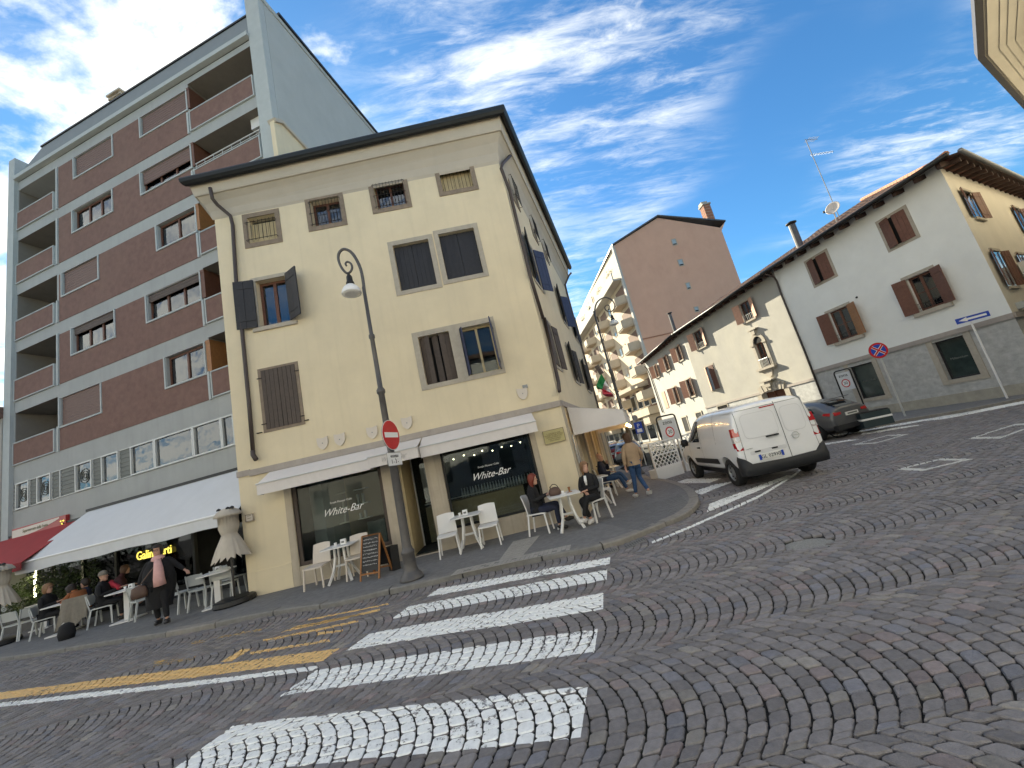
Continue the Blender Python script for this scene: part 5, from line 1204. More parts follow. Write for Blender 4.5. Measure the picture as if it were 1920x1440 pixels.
PO = PF.rect(c6, [(1150, 1095), (1330, 1030), (1400, 1200), (1190, 1240)]); PO = (PO[0], PO[1], .1, PO[3])
zled = PF.uz(*cv(760, 368))[1]
print('pal', PU1, PU2, AR, ARz, PL1, PO, zled)
WUZ = [r for r in (PU1, PU2)]
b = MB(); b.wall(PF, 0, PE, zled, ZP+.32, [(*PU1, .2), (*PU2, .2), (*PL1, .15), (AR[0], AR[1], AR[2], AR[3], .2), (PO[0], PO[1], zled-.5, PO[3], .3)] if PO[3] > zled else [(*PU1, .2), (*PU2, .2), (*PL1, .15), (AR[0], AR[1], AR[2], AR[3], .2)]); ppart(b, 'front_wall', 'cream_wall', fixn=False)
b = MB(); b.wall(PF, 0, PE, 0, zled, [(PO[0], PO[1], -.1, min(PO[3], zled), .3)], d=.03); ppart(b, 'stone_base', 'base_stone', fixn=False)
b = MB(); b.bx(PF, PO[0], PO[1], -.3, -.27, 0, PO[3]*.55+1); b.bx(PF, (PO[0]+PO[1])/2+.2, PO[1]-.3, -.26, -.2, 0, PO[3]); d_ = ppart(b, 'portal_door', 'red_wood')
b = MB(); b.bx(PF, PO[0]-.0, PO[1], -.32, -.31, 0, PO[3]); O('dark_passage', b, M['dark_room'], d_)
# portal stones
nv = 11; cu_ = (PO[0]+PO[1])/2; hw_ = (PO[1]-PO[0])/2
for i in range(nv):
    t0 = -1+2*i/nv; t1 = -1+2*(i+1)/nv; zc_ = lambda t: PO[3]-.05+.14*(1-t*t); th_ = .55 if i == nv//2 else .40+.03*(i % 2)
    a = cu_+t0*hw_*1.02; c = cu_+t1*hw_*1.02; sp_ = 1.18
    b = MB(); P1 = [PF.P(a+.012, .0, zc_(t0)), PF.P(c-.012, 0, zc_(t1)), PF.P(cu_+t1*hw_*sp_-.012, 0, zc_(t1)+th_), PF.P(cu_+t0*hw_*sp_+.012, 0, zc_(t0)+th_)]; b.prism(P1, PF.n*(.12+.05*(i == nv//2)+.02*(i % 2))); ppart(b, 'voussoir', 'stone')
for s_, u in ((-1, PO[0]), (1, PO[1])):
    for k in range(5): b = MB(); z0_ = .1+k*(PO[3]-.15)/5; w_ = .34+.08*(k % 2); b.bx(PF, min(u, u+s_*w_), max(u, u+s_*w_), 0, .11+.02*(k % 2), z0_+.01, z0_+(PO[3]-.15)/5-.01); ppart(b, 'jamb_stone', 'stone')
b = MB(); b.bx(PF, cu_-.5, cu_+.5, 0, .34, PO[3]+.62, PO[3]+.70); b.bx(PF, cu_-.2, cu_+.2, 0, .26, PO[3]+.3, PO[3]+.62); ppart(b, 'portal_cornice', 'stone')
b = MB(); b.bx(PF, 0, PE, -.01, .07, zled-.08, zled+.05); ppart(b, 'ledge', 'ledge')
def opwin(fr, r, parf, shm, cur=None, an=(160, 150), shw=None, horiz=True, grl=True, par=None):
    b = MB(); b.ring(fr, r[0]-.11, r[1]+.11, r[2]-.1, r[3]+.11, .11, -.01, .02, wb=.1); b.bx(fr, r[0]-.16, r[1]+.16, -.01, .09, r[2]-.12, r[2]-.02); w = parf(b, 'window', 'stone')
    sash(w, fr, r[0]+.005, r[1]-.005, r[2]+.005, r[3]-.005, -.09, M['red_wood'], 2, .05, 1, curtain=cur)
    s = shw or (r[1]-r[0])/2
    shutter(w, fr, r[0]-.02, s, r[2]-.02, r[3]+.02, an[0], shm, d=.03, horiz=horiz, ledgers=False); shutter(w, fr, r[1]+.02, -s, r[2]-.02, r[3]+.02, an[1], shm, d=.03, horiz=horiz, ledgers=False)
    if grl:
        b = MB()
        for k in range(6): b.tube([fr.P(r[0]+(r[1]-r[0])*(k+.5)/6, .05, r[2]), fr.P(r[0]+(r[1]-r[0])*(k+.5)/6, .05, r[2]+.35)], .008, 4)
        b.tube([fr.P(r[0], .05, r[2]+.35), fr.P(r[1], .05, r[2]+.35)], .01, 4); O('window_rail', b, M['alu'], w)
    return w
opwin(PF, PU1, ppart, M['pink_wood']); opwin(PF, PU2, ppart, M['pink_wood'])
b = MB(); r = PL1; b.ring(PF, r[0]-.11, r[1]+.11, r[2]-.1, r[3]+.11, .11, -.01, .02, wb=.1); w = ppart(b, 'window', 'stone'); mid = (r[0]+r[1])/2
shutter(w, PF, r[0], (mid-r[0])*.98, r[2], r[3], 4, M['maroon_shutter'], d=.02, horiz=True, ledgers=False); shutter(w, PF, r[1], -(r[1]-mid)*.98, r[2], r[3], 28, M['pink_wood'], d=.02, horiz=True, ledgers=False)
# arched window
cu_ = (AR[0]+AR[1])/2; hw_ = (AR[1]-AR[0])/2; nA = 9
b = MB(); arcp = [PF.P(cu_+hw_*cos(t), .012, AR[3]+hw_*1.1*sin(t)) for t in np.linspace(0, pi, 15)]; b.prism(arcp, PF.n*.004); w = ppart(b, 'arched_window', 'dark_room')
b = MB()
for k in range(14):
    t0, t1 = pi*k/14, pi*(k+1)/14; q = [PF.P(cu_+hw_*cos(t0), 0, AR[3]+hw_*1.1*sin(t0)), PF.P(cu_+hw_*cos(t1), 0, AR[3]+hw_*1.1*sin(t1)), PF.P(cu_+(hw_+.2)*cos(t1), 0, AR[3]+(hw_*1.1+.2)*sin(t1)), PF.P(cu_+(hw_+.2)*cos(t0), 0, AR[3]+(hw_*1.1+.2)*sin(t0))]; b.prism(q, PF.n*.08)
for s_ in (-1, 1):
    b.bx(PF, cu_+s_*(hw_+.1)-.1, cu_+s_*(hw_+.1)+.1, 0, .07, AR[2], AR[3]-.05); b.bx(PF, cu_+s_*(hw_+.12)-.14, cu_+s_*(hw_+.12)+.14, 0, .12, AR[3]-.10, AR[3]+.02)
O('arch_surround', b, M['stone'], w)
b = MB(); b.bx(PF, cu_-hw_-.35, cu_+hw_+.35, 0, .22, AR[2]-.14, AR[2]); b.bx(PF, cu_-hw_-.25, cu_+hw_+.25, 0, .14, AR[2]-.24, AR[2]-.14); b.prism([PF.P(cu_-hw_*1.0, .0, AR[2]-.24), PF.P(cu_+hw_*1.0, 0, AR[2]-.24), PF.P(cu_+hw_*.6, 0, AR[2]-.55), PF.P(cu_, 0, AR[2]-.68), PF.P(cu_-hw_*.6, 0, AR[2]-.55)], PF.n*.09); O('sill', b, M['stone'], w)
b = MB(); zt_ = AR[3]+hw_*1.1+.2; b.bx(PF, cu_-.13, cu_+.13, 0, .17, zt_-.06, zt_+.22); b.bx(PF, cu_-.34, cu_+.34, 0, .2, zt_+.22, zt_+.28); O('keystone', b, M['stone'], w)
sash(w, PF, AR[0]+.01, AR[1]-.01, AR[2]+.01, AR[3], -.1, M['red_wood'], 2, .06, 1, curtain=M['curtain'])
b = MB()
for k in range(8): b.tube([PF.P(AR[0]+(AR[1]-AR[0])*(k+.5)/8, .12, AR[2]), PF.P(AR[0]+(AR[1]-AR[0])*(k+.5)/8, .12, AR[2]+.5)], .01, 4)
b.tube([PF.P(AR[0], .12, AR[2]+.5), PF.P(AR[1], .12, AR[2]+.5)], .015, 5); O('window_rail', b, M['alu'], w)
# basement windows in the stone base
for pts in ([(660, 410), (735, 392), (745, 430), (675, 448)],):
    r = PF.rect(cv, pts, .03); b = MB(); b.ring(PF, r[0]-.08, r[1]+.08, r[2]-.08, r[3]+.08, .08, .02, .06); w = ppart(b, 'basement_window', 'stone'); b = MB(); b.bx(PF, r[0], r[1], .032, .036, r[2], r[3]); O('pane', b, M['dark_room'], w)
    b = MB(); 
    for k in range(8): u = r[0]+(r[1]-r[0])*(k+.5)/8; b.bx(PF, u-.012, u+.012, .045, .06, r[2], r[3])
    O('window_bars', b, M['iron'], w)
roof_run(pz_, PF, -.05, PE+.2, ZP+.02, gut='gutter')
# wing
wg = E('pale_wing', QF.o, 'brightly sunlit pale far wing with small shuttered windows at the end of the palazzo row', 'building')
def qpart(b, name, m_, **kw): return O(name, b, M[m_] if isinstance(m_, str) else m_, wg, **kw)
qr = []
for pts in ([(208, 850), (232, 838), (258, 940), (235, 950)], [(282, 778), (318, 762), (350, 880), (322, 893)], [(395, 690), (428, 672), (460, 790), (425, 815)], [(366, 1040), (400, 1025), (438, 1158), (406, 1170)], [(483, 972), (525, 955), (562, 1100), (520, 1118)]):
    r = QF.rect(c6, pts); qr.append(r)
cl = QF.rect(c6, [(275, 1078), (303, 1066), (340, 1208), (315, 1216)])
b = MB(); b.wall(QF, 0, QE, 0, ZP+.32, [(*r, .15) for r in qr]); far_c = QF.P(QE, 0, 0)
b.quad(QF.P(QE, 0, 0), QF.P(QE, -9, 0), QF.P(QE, -9, ZP), QF.P(QE, 0, ZP)); qpart(b, 'front_wall', 'wing_wall', fixn=False)
for r in qr: opwin(QF, r, qpart, M['pink_wood'], an=(150, 130), shw=max(.45, (r[1]-r[0])/2), grl=False)
b = MB(); b.bx(QF, cl[0], cl[1], -.01, .04, cl[2], cl[3]); qpart(b, 'closed_shutter', 'pink_wood')
b = MB(); b.wall(QF, 0, QE, 0, 1.9, [], d=.03); qpart(b, 'stone_base', 'base_stone', fixn=False)
for pts in ([(500, 460), (540, 450), (552, 500), (512, 512)], [(395, 495), (430, 485), (455, 590), (425, 600)]):
    r = QF.rect(cv, pts, .03); b = MB(); b.ring(QF, r[0]-.12, r[1]+.12, r[2]-.12, r[3]+.12, .12, .02, .07); w = qpart(b, 'basement_window', 'stone'); b = MB(); b.bx(QF, r[0], r[1], .032, .036, r[2], r[3]); O('pane', b, M['dark_room'], w)
roof_run(wg, QF, -.1, QE+.3, ZP+.02, gut='gutter')
pipe([(c6(130, 855), .4), (c6(150, 870), .1), (c6(185, 950), .08), (c6(285, 1250), .08)], QF, par=wg, m_='pipe', r=.05)
p = PF.hit(*c6(385, 530), -1.0); t = E('metal_flue', p, 'slim dark metal flue on the far palazzo roof in front of the terracotta gable', 'chimney flue'); b = MB(); b.lathe(p+np.array([0, 0, -.6]), [(.14, 0), (.14, 1.9)], 12); O('flue_pipe', b, M['pole'], t); b = MB(); b.lathe(p+np.array([0, 0, 1.35]), [(.0, 0), (.22, .02), (.22, .08), (0, .16)], 12); O('cap', b, M['black'], t)

# ================================================================== TERRACOTTA / BEIGE BALCONY BLOCK
r_ = ray(*c3(590, 362)); TZ_ = 25.0; tt = (TZ_-EH)/r_[2]; TC = CAM+r_*tt; TC0 = np.array([TC[0], TC[1], 0])
TF = Fr(TC0, azd(87)); BF = Fr(TC0, azd(-4))
if BF.n[0] > 0: BF.n = -BF.n
if TF.n[1] > 0: TF.n = -TF.n
tb = E('balcony_apartment_block', TC0, 'tall apartment block with plain terracotta gable wall and sunlit beige facade full of angular balconies', 'building')
def tpart(b, name, m_, **kw): return O(name, b, M[m_] if isinstance(m_, str) else m_, tb, **kw)
ridge = TF.uz(*c3(958, 128)); rgt = TF.uz(*c3(1490, 212)); rb2 = TF.uz(*c3(1655, 660))
print('gable', TC0, ridge, rgt, rb2)
gw_ = (rgt[0]+rb2[0])/2; zr_ = rgt[1]
b = MB(); b.prism([TF.P(0, 0, 0), TF.P(gw_, 0, 0), TF.P(gw_, 0, zr_), TF.P(ridge[0], 0, ridge[1]), TF.P(0, 0, TZ_)], -TF.n*.4); tpart(b, 'gable_wall', 'terra')
b = MB(); e1 = TF.P(-.3, .25, TZ_-.05); e2 = TF.P(ridge[0], .25, ridge[1]+.12); ro = TF.uz(*c3(1535, 155), .25); e3 = TF.P(ro[0], .25, ro[1]); dn = -TF.n*60; th = np.array([0, 0, .18])
b.box8([e1, e2, e2+dn, e1+dn, e1+th, e2+th, e2+dn+th, e1+dn+th]); b.box8([e2, e3, e3+dn, e2+dn, e2+th, e3+th, e3+dn+th, e2+dn+th]); tpart(b, 'roof', 'pole')
b = MB(); b.prism([TF.P(gw_-.0, 0, zr_-.4), TF.P(gw_, 0, zr_+.1), e3-TF.n*.25+np.array([0, 0, .0])], -TF.n*3); tpart(b, 'eave_soffit', 'terra')
b = MB(); zz = TF.uz(*c3(955, 1125))[1]; b.bx(TF, 0, gw_, 0, .06, zz-.07, zz+.07); tpart(b, 'belt_course', mat('terra_dark', (.33, .16, .10), .9, .1, 3, 0))
for pts in ([(1070, 310), (1112, 303), (1126, 358), (1086, 364)], [(1123, 483), (1165, 473), (1185, 530), (1140, 540)], [(1190, 680), (1225, 670), (1245, 728), (1208, 736)], [(1262, 882), (1300, 872), (1310, 915), (1275, 930)]):
    r = TF.rect(c3, pts); b = MB(); b.ring(TF, *r, .09, 0, .05); w = tpart(b, 'window', 'stone'); b = MB(); b.bx(TF, r[0]+.08, r[1]-.08, .002, .02, r[2]+.08, r[3]-.08); O('pane', b, M['glass_pale'], w); b = MB(); b.bx(TF, r[0]+.08, r[1]-.08, .022, .03, r[2]+.08, r[2]+.25); O('gap', b, M['dark_room'], w)
cb_ = TF.uz(*c3(1395, 140), -1.5); ct_ = TF.uz(*c3(1385, 8), -1.5); b = MB(); b.bx(TF, cb_[0]-.45, cb_[0]+.50, -2.0, -1.1, cb_[1]-1.2, ct_[1]-.3); ch = tpart(b, 'chimney', 'brick')
for k in range(7): b = MB(); b.bx(TF, cb_[0]-.47, cb_[0]+.52, -2.02, -1.08, cb_[1]-.8+k*.42, cb_[1]-.76+k*.42); O('mortar_course', b, M['stone'], ch)
b = MB(); b.bx(TF, cb_[0]-.55, cb_[0]+.6, -2.12, -.98, ct_[1]-.3, ct_[1]-.1); b.bx(TF, cb_[0]-.5, cb_[0]+.3, -2, -1.2, ct_[1]-.1, ct_[1]+.25); O('cap', b, M['stone'], ch)
# facade with balconies
FL = 3.05; NF = 7; zbase = TZ_-NF*FL-1.4
LEN = 58
b = MB(); b.wall(BF, 0, LEN, 0, TZ_, []); b.quad(BF.P(LEN, 0, 0), BF.P(LEN, -12, 0), BF.P(LEN, -12, TZ_), BF.P(LEN, 0, TZ_)); tpart(b, 'facade_wall', 'beige', fixn=False)
b = MB(); b.bx(BF, -.05, .45, 0, .25, 0, TZ_); tpart(b, 'corner_pilaster', 'wing_wall')
def balc(u0, u1, z, dep=1.35, tri=True):
    w_ = u1-u0; out = [(u0, 0), (u0+w_*.22, dep), (u1-w_*.22, dep), (u1, 0)]
    b = MB(); poly = [BF.P(u, d, z) for u, d in out]; b.prism(poly, (0, 0, .16)); o = tpart(b, 'balcony', 'beige_d')
    b = MB()
    for (ua, da), (ub, db) in zip(out[:-1], out[1:]):
        p, q = BF.P(ua, da, z+.16), BF.P(ub, db, z+.16); t_ = np.cross((q-p)/np.linalg.norm(q-p), [0, 0, 1])*.08; h = np.array([0, 0, .95]); b.box8([p, q, q-t_, p-t_, p+h, q+h, q-t_+h, p-t_+h])
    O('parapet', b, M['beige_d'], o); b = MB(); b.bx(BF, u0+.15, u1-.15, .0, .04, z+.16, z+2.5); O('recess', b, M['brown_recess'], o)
def bwin(u, z, w_=1.0, h=1.3):
    b = MB(); b.ring(BF, u-w_/2, u+w_/2, z, z+h, .08, 0, .06); w = tpart(b, 'window', 'stone'); b = MB(); b.bx(BF, u-w_/2+.07, u+w_/2-.07, .004, .02, z+.07, z+h-.07); O('pane', b, M['glass'] if random.random() < .6 else M['glass_pale'], w)
    if random.random() < .4: b = MB(); b.bx(BF, u-w_/2+.07, u+w_/2-.07, .022, .04, z+h*.45, z+h-.07); O('roller_shutter', b, M['cornice'], w)
cols_b = [(.6, 4.2), (9.5, 12.6), (17.5, 20.6), (21.6, 24.6), (31, 34), (38, 41), (42, 45), (51, 54)]
cols_w = [(6.2), (8.0), (14.0), (16.2), (27), (29), (36), (47), (49)]
for f in range(NF):
    z = zbase+f*FL
    if f == NF-1:
        b = MB(); b.bx(BF, .5, LEN, .0, 1.25, z, z+.25); b.bx(BF, .5, LEN, 1.1, 1.25, z+.25, z+1.1); tpart(b, 'top_terrace', 'wing_wall')
        continue
    for (a, c) in cols_b: balc(a, c, z)
    for u in cols_w: bwin(u, z+.9)
for u in (13.3, 30, 46): b = MB(); b.tube([BF.P(u, .15, 0), BF.P(u, .15, TZ_-1)], .08, 6); tpart(b, 'downpipe', 'pipe')
# top greenery, ground floor shops with canopy
for k in range(9):
    b = MB(); u = 1+k*5.5+random.uniform(-1, 1); 
    for _ in range(60):
        p = BF.P(u+random.gauss(0, .5), 1.1+random.gauss(0, .15), zbase+(NF-1)*FL+1.1+abs(random.gauss(0, .3))); r = random.uniform(.05, .12); b.add([p+np.array([-r, 0, 0]), p+np.array([r, 0, r]), p+np.array([0, r, r*1.5])], [(0, 1, 2)])
    tpart(b, 'terrace_plant', 'leaf', fixn=False)
b = MB(); b.bx(BF, .5, LEN, 0, 1.6, 3.4, 4.3); tpart(b, 'shop_fascia', 'beige')
for k in range(18):
    b = MB(); b.bx(BF, .8+k*3.1, 3.4+k*3.1, .02, .08, .2, 3.2); w = tpart(b, 'shop_window', 'alu'); b = MB(); b.bx(BF, .95+k*3.1, 3.25+k*3.1, .09, .1, .5, 3.0); O('pane', b, M['glass'], w)
for k in range(12):
    b = MB(); b.bx(BF, 1.0+k*2.3, 2.7+k*2.3, .02, .08, 4.6, 6.6); w = tpart(b, 'office_window', 'alu'); b = MB(); b.bx(BF, 1.1+k*2.3, 2.6+k*2.3, .09, .1, 4.7, 6.5); O('pane', b, M['glass'], w)
b = MB(); b.bx(BF, 2, 12, 0, 1.5, 7.0, 7.2); b.prism([BF.P(2, 0, 7.2), BF.P(12, 0, 7.2), BF.P(10.5, 1.8, 7.0), BF.P(8, 2.2, 7.0), BF.P(3.5, 1.8, 7.0)], (0, 0, .5)); tpart(b, 'canopy', 'beige_d')
# ================================================================== street end building, corner building upper right
eb = E('street_end_building', (6, 80, 0), 'pale building closing the far end of the street', 'building'); EFr = Fr((-6, 84), azd(75))
b = MB(); b.bx(EFr, 0, 40, -8, 0, 0, 16); O('wall', b, M['wing_wall'], eb)
for i in range(10):
    for j in range(4): b = MB(); b.bx(EFr, 1.5+i*3.6, 3.0+i*3.6, 0, .06, 1.5+j*3.6, 3.4+j*3.6); O('window', b, M['glass'], eb)
# near right corner house whose eaves enter the upper right of the picture
cE = cropf(1780, 0, 6.545)
ZE = 10.5
def Z_(px): return G(*px, ZE)
k0 = Z_(cE(350, 735)); k1 = Z_(cE(305, 0)); k2 = Z_(cE(916, 1345))
ce = E('near_corner_house', (k0[0], k0[1], 0), 'overhanging cream eaves and dark gutter of the near corner house in the upper right corner', 'building')
dir1 = (k1-k0)/np.linalg.norm(k1-k0); dir2 = (k2-k0)/np.linalg.norm(k2-k0)
print('near eave', k0, k1, k2, dir1, dir2)
inn = None
def cp(a1, a2, z): return k0+dir1*a1+dir2*a2+np.array([0, 0, z])
nn1 = np.cross(dir1, [0, 0, 1]); nn1 = nn1 if nn1@dir2 > 0 else -nn1; nn2 = np.cross(dir2, [0, 0, 1]); nn2 = nn2 if nn2@dir1 > 0 else -nn2
def cof(d, z):   # corner offset inward by d from both edges
    Am = np.array([nn1[:2], nn2[:2]]); rr = np.array([nn1[:2]@k0[:2]+d, nn2[:2]@k0[:2]+d]); x = np.linalg.solve(Am, rr); return np.array([x[0], x[1], z])
def ceave(prof, m_, name):
    b = MB(); rows = [[cof(d, z)+dir1*14, cof(d, z), cof(d, z)+dir2*14] for d, z in prof]
    for i in range(len(rows)-1):
        for k in range(2): b.quad(rows[i][k], rows[i][k+1], rows[i+1][k+1], rows[i+1][k])
    O(name, b, m_, ce, fixn=False)
ceave([(.0, ZE+.25), (.0, ZE), (.14, ZE-.04), (.14, ZE+.1)], M['pole'], 'gutter')
ceave([(.14, ZE+.02), (.2, ZE-.02), (.2, ZE-.05), (.42, ZE-.05), (.42, ZE-.08), (.56, ZE-.08), (.56, ZE-.11), (.72, ZE-.11), (.72, ZE-.14), (.95, ZE-.14), (1.15, ZE-.3), (1.15, ZE-.5)], M['side_wall'], 'eave')
ceave([(1.15, ZE-.3), (1.15, 0)], M['side_wall'], 'wall')
ceave([(.0, ZE+.25), (3.0, ZE+1.3)], M['tile'], 'roof')

# buildings across the street, behind the viewpoint (seen in the window reflections)
for x0, x1, h, mm, lb in ((-34, -9, 13, 'cream_wall', 'plain dull building across the street, reflected in the windows'), (-8.6, 9, 11, 'white_wall', 'plain pale building across the street, reflected in the shop windows'), (9.4, 30, 12, 'side_wall', 'plain warm building across the street to the right')):
    ob = E('opposite_building', (x0, -13, 0), lb, 'building'); b = MB(); b.box(x0, x1, -22, -13, 0, h); O('wall', b, M[mm], ob); b = MB(); b.box(x0, x1, -22, -12.4, h, h+.3); O('roof', b, M['tile'], ob)
    k = 0; x = x0+1.2
    while x < x1-1.8:
        for j in range(2):
            b = MB(); b.box(x, x+1.1, -13.0, -12.96, 1.2+j*3.1, 2.9+j*3.1); O('window', b, M['opaque'], ob)
        x += 2.6
# ------------------------------------------------------------------ street furniture
def onp(x, y, z=SW+.004): return G(x, y, z)
def bake(o, mats=None):
    dg = bpy.context.evaluated_depsgraph_get(); dg.update(); me = bpy.data.meshes.new_from_object(o.evaluated_get(dg)); o.modifiers.clear(); o.data = me; return o
# chair, facing -y in its own frame, origin at the centre of its feet
def make_chair(label, m_, style='tall', name='chair', group=None):
    t = E(name, (0, 0, 0), label, 'chair', group); w = .215; H = .87 if style == 'tall' else .80
    b = MB(); b.smooth = False
    # seat with slightly dished shape
    n = 4; vs = []; fs = []
    for i in range(n+1):
        for j in range(n+1):
            x = -w+2*w*i/n; y = -.22+.43*j/n; vs.append((x, y, .452-.010*(1-(2*i/n-1)**2)-(.012 if j == 0 else 0)))
    for i in range(n):
        for j in range(n): fs.append((i*(n+1)+j, (i+1)*(n+1)+j, (i+1)*(n+1)+j+1, i*(n+1)+j+1))
    k = len(vs); b.add(vs+[(x, y, z-.028) for x, y, z in vs], fs+[tuple(k+q for q in f[::-1]) for f in fs])
    rim = [i*(n+1) for i in range(n+1)]+[n*(n+1)+j for j in range(1, n+1)]+[i*(n+1)+n for i in range(n-1, -1, -1)]+[j for j in range(n-1, 0, -1)]
    b.add(vs+[(x, y, z-.028) for x, y, z in vs], [(rim[i], rim[(i+1) % len(rim)], k+rim[(i+1) % len(rim)], k+rim[i]) for i in range(len(rim))])
    O('seat', b, m_, t, local=True)
    b = MB(); nr = 7; nc = 6; vs = []
    for i in range(nr+1):
        f = i/nr; z = .455+(H-.455)*f; yb_ = .20+.085*f**1.3+.0*f
        if style != 'tall' and i == 0: pass
        for j in range(nc+1):
            g_ = 2*j/nc-1; x = (w-.005)*g_*(1-.06*f); y = yb_-.03*(g_**2)+.0; zz = z-(.018*g_**2 if i == nr else 0)
            vs.append((x, y, zz))
    fs = [(i*(nc+1)+j, i*(nc+1)+j+1, (i+1)*(nc+1)+j+1, (i+1)*(nc+1)+j) for i in range(0 if style == 'tall' else 2, nr) for j in range(nc)]
    kk = len(vs); b.add(vs+[(x, y+.022, z) for x, y, z in vs], fs+[tuple(kk+q for q in f[::-1]) for f in fs]); 
    i0 = 0 if style == 'tall' else 2
    rim = [i0*(nc+1)+j for j in range(nc+1)]+[i*(nc+1)+nc for i in range(i0+1, nr+1)]+[nr*(nc+1)+j for j in range(nc-1, -1, -1)]+[i*(nc+1) for i in range(nr-1, i0, -1)]
    b.add(vs+[(x, y+.022, z) for x, y, z in vs], [(rim[i], rim[(i+1) % len(rim)], kk+rim[(i+1) % len(rim)], kk+rim[i]) for i in range(len(rim))])
    O('backrest', b, m_, t, local=True)
    if style != 'tall':
        for s in (-1, 1): b = MB(); b.tube([(s*(w-.005), .20, .44), (s*(w-.01), .245, .62), (s*(w-.02), .28, .80)], .014, 6); O('back_post', b, m_, t, local=True)
    for sx in (-1, 1):
        for sy, yy in ((-1, -.19), (1, .18)):
            b = MB(); b.bar((sx*(w-.022), yy, .43), (sx*(w+.005), yy+sy*(.03 if sy < 0 else .065), 0), .034, .03); O('leg', b, m_, t, local=True)
    return t
def make_table(label, name='table', size=.34, col_m=None, pedestal=False, z=.74):
    t = E(name, (0, 0, 0), label, 'table'); m_ = col_m or M['white_plastic']
    b = MB(); s = size; n = 16
    pts = []
    for q in range(4):
        for k in range(4):
            a = pi/2*q+pi/2*k/3; cxx = (s-.06)*(1 if q in (0, 3) else -1); cyy = (s-.06)*(1 if q in (0, 1) else -1); pts.append((cxx+.06*cos(a), cyy+.06*sin(a), z-.022))
    b.prism(pts, (0, 0, .024)); O('tabletop', b, m_, t, local=True)
    if pedestal:
        b = MB(); b.box(-.06, .06, -.06, .06, .03, z-.02); O('pedestal', b, m_, t, local=True); b = MB(); b.box(-.25, .25, -.25, .25, 0, .03); O('foot', b, m_, t, local=True)
    else:
        for sx in (-1, 1):
            for sy in (-1, 1):
                b = MB(); pp = [(sx*.10, sy*.10, z-.02), (sx*.105, sy*.105, .5), (sx*.15, sy*.15, .25), (sx*.25, sy*.25, 0)]
                for a, c in zip(pp[:-1], pp[1:]): b.bar(a, c, .05, .04)
                o = O('leg', b, m_, t, local=True); o['kind'] = 'stuff'; del o['kind']
        b = MB(); b.box(-.15, .15, -.025, .025, .30, .34); O('cross_brace', b, m_, t, local=True)
    return t
chA = make_chair('beige resin chair left of the table under the left bar window', M['cream_plastic']); chW = None
ff = atan2(YF.u[1], YF.u[0])
def place(t, px, rz, back=.0, z=SW+.004):
    p = onp(*px, z); t.location = (p[0], p[1]+back, z); t.rotation_euler = (0, 0, rz); return t
place(chA, (591, 1105), ff+R(-6), .20); GRPB = 'chairs of the corner bar'; chA['group'] = GRPB
def dupc(src, label, px, rz, back=.2, m_=None, z=SW+.004, group=None):
    c = copy_tree(src); c['label'] = label; place(c, px, rz, back, z)
    if group: c['group'] = group
    return c
dupc(chA, 'beige resin chair between the small table and the chalkboard', (669, 1086), ff+R(4), .2)
chW = make_chair('white resin chair just right of the bar door', M['white_plastic'], group=GRPB); place(chW, (843, 1045), ff+R(4), .2)
dupc(chW, 'white empty chair right of the small table, in front of the right bar window', (922, 1025), ff+R(-4), .2)
dupc(chW, 'white chair on which the red-haired woman sits', (1018, 1000), ff+R(70), .1)
dupc(chW, 'white chair on which the blonde woman sits', (1122, 976), ff+R(-62), .05)
dupc(chW, 'empty white chair right behind the blonde woman', (1137, 949), ff+R(80), .0)
dupc(chW, 'white chair under the bald man in navy', (1143, 930), ff+R(80), .0)
cafeG = 'white chairs of the cafe under the grey awning'
chC = make_chair('white cafe chair just right of the walking woman', mat('cool_white_resin', (.50, .52, .52), .45, .03, 4, .02, 60), style='low', group=cafeG); place(chC, (343, 1146), R(165), 0)
for l_, px, rz in (('white cafe chair with its back to the street beside the umbrella table', (386, 1138), R(178)), ('white cafe chair in front of the umbrella pole', (425, 1129), R(200)), ('white cafe chair at the far left table, leftmost of all', (36, 1200), R(185)),
                   ('second white cafe chair from the left edge, turned sideways', (58, 1194), R(235)), ('white chair under the woman in glasses at the far left', (90, 1191), R(120)), ('white chair draped with a grey coat', (160, 1176), R(195)),
                   ('white chair on which the person in the grey beanie sits', (196, 1170), R(120)), ('white cafe chair partly behind the walking woman', (272, 1158), R(150)), ('white cafe chair at the back row near the yellow wall', (436, 1117), R(170))):
    dupc(chC, l_, px, rz, 0)
tb1 = make_table('small white table between two beige chairs'); tb1['group'] = 'white resin tables of the corner bar'; place(tb1, (640, 1092), ff, .18)
tb2 = copy_tree(tb1); tb2['label'] = 'small white table between two white chairs right of the bar door'; place(tb2, (884, 1032), ff, .18)
tb3 = copy_tree(tb1); tb3['label'] = 'white table between the two seated women'; place(tb3, (1072, 992), ff, .05)
tb4 = copy_tree(tb1); tb4['label'] = 'white table behind the blonde woman, beside the bald man'; place(tb4, (1126, 946), ff, 0)
tb5 = copy_tree(tb1); tb5['label'] = 'farthest white table with cups beside the two seated men'; place(tb5, (1150, 917), ff, 0)
ct = make_table('white cafe table right of the walking woman near the closed parasol', name='cafe_table', pedestal=True, size=.32); ct['group'] = 'cafe tables under the grey awning'; place(ct, (405, 1138), R(20), .1)
ct2 = copy_tree(ct); ct2['label'] = 'cafe table in front of the person in the grey beanie'; place(ct2, (238, 1164), R(12), .05)
ct3 = copy_tree(ct); ct3['label'] = 'cafe table of the woman in glasses at the far left'; place(ct3, (122, 1186), R(12), 0)
ct4 = copy_tree(ct); ct4['label'] = 'empty cafe table at the far left edge beside the plants'; place(ct4, (48, 1190), R(12), .5)
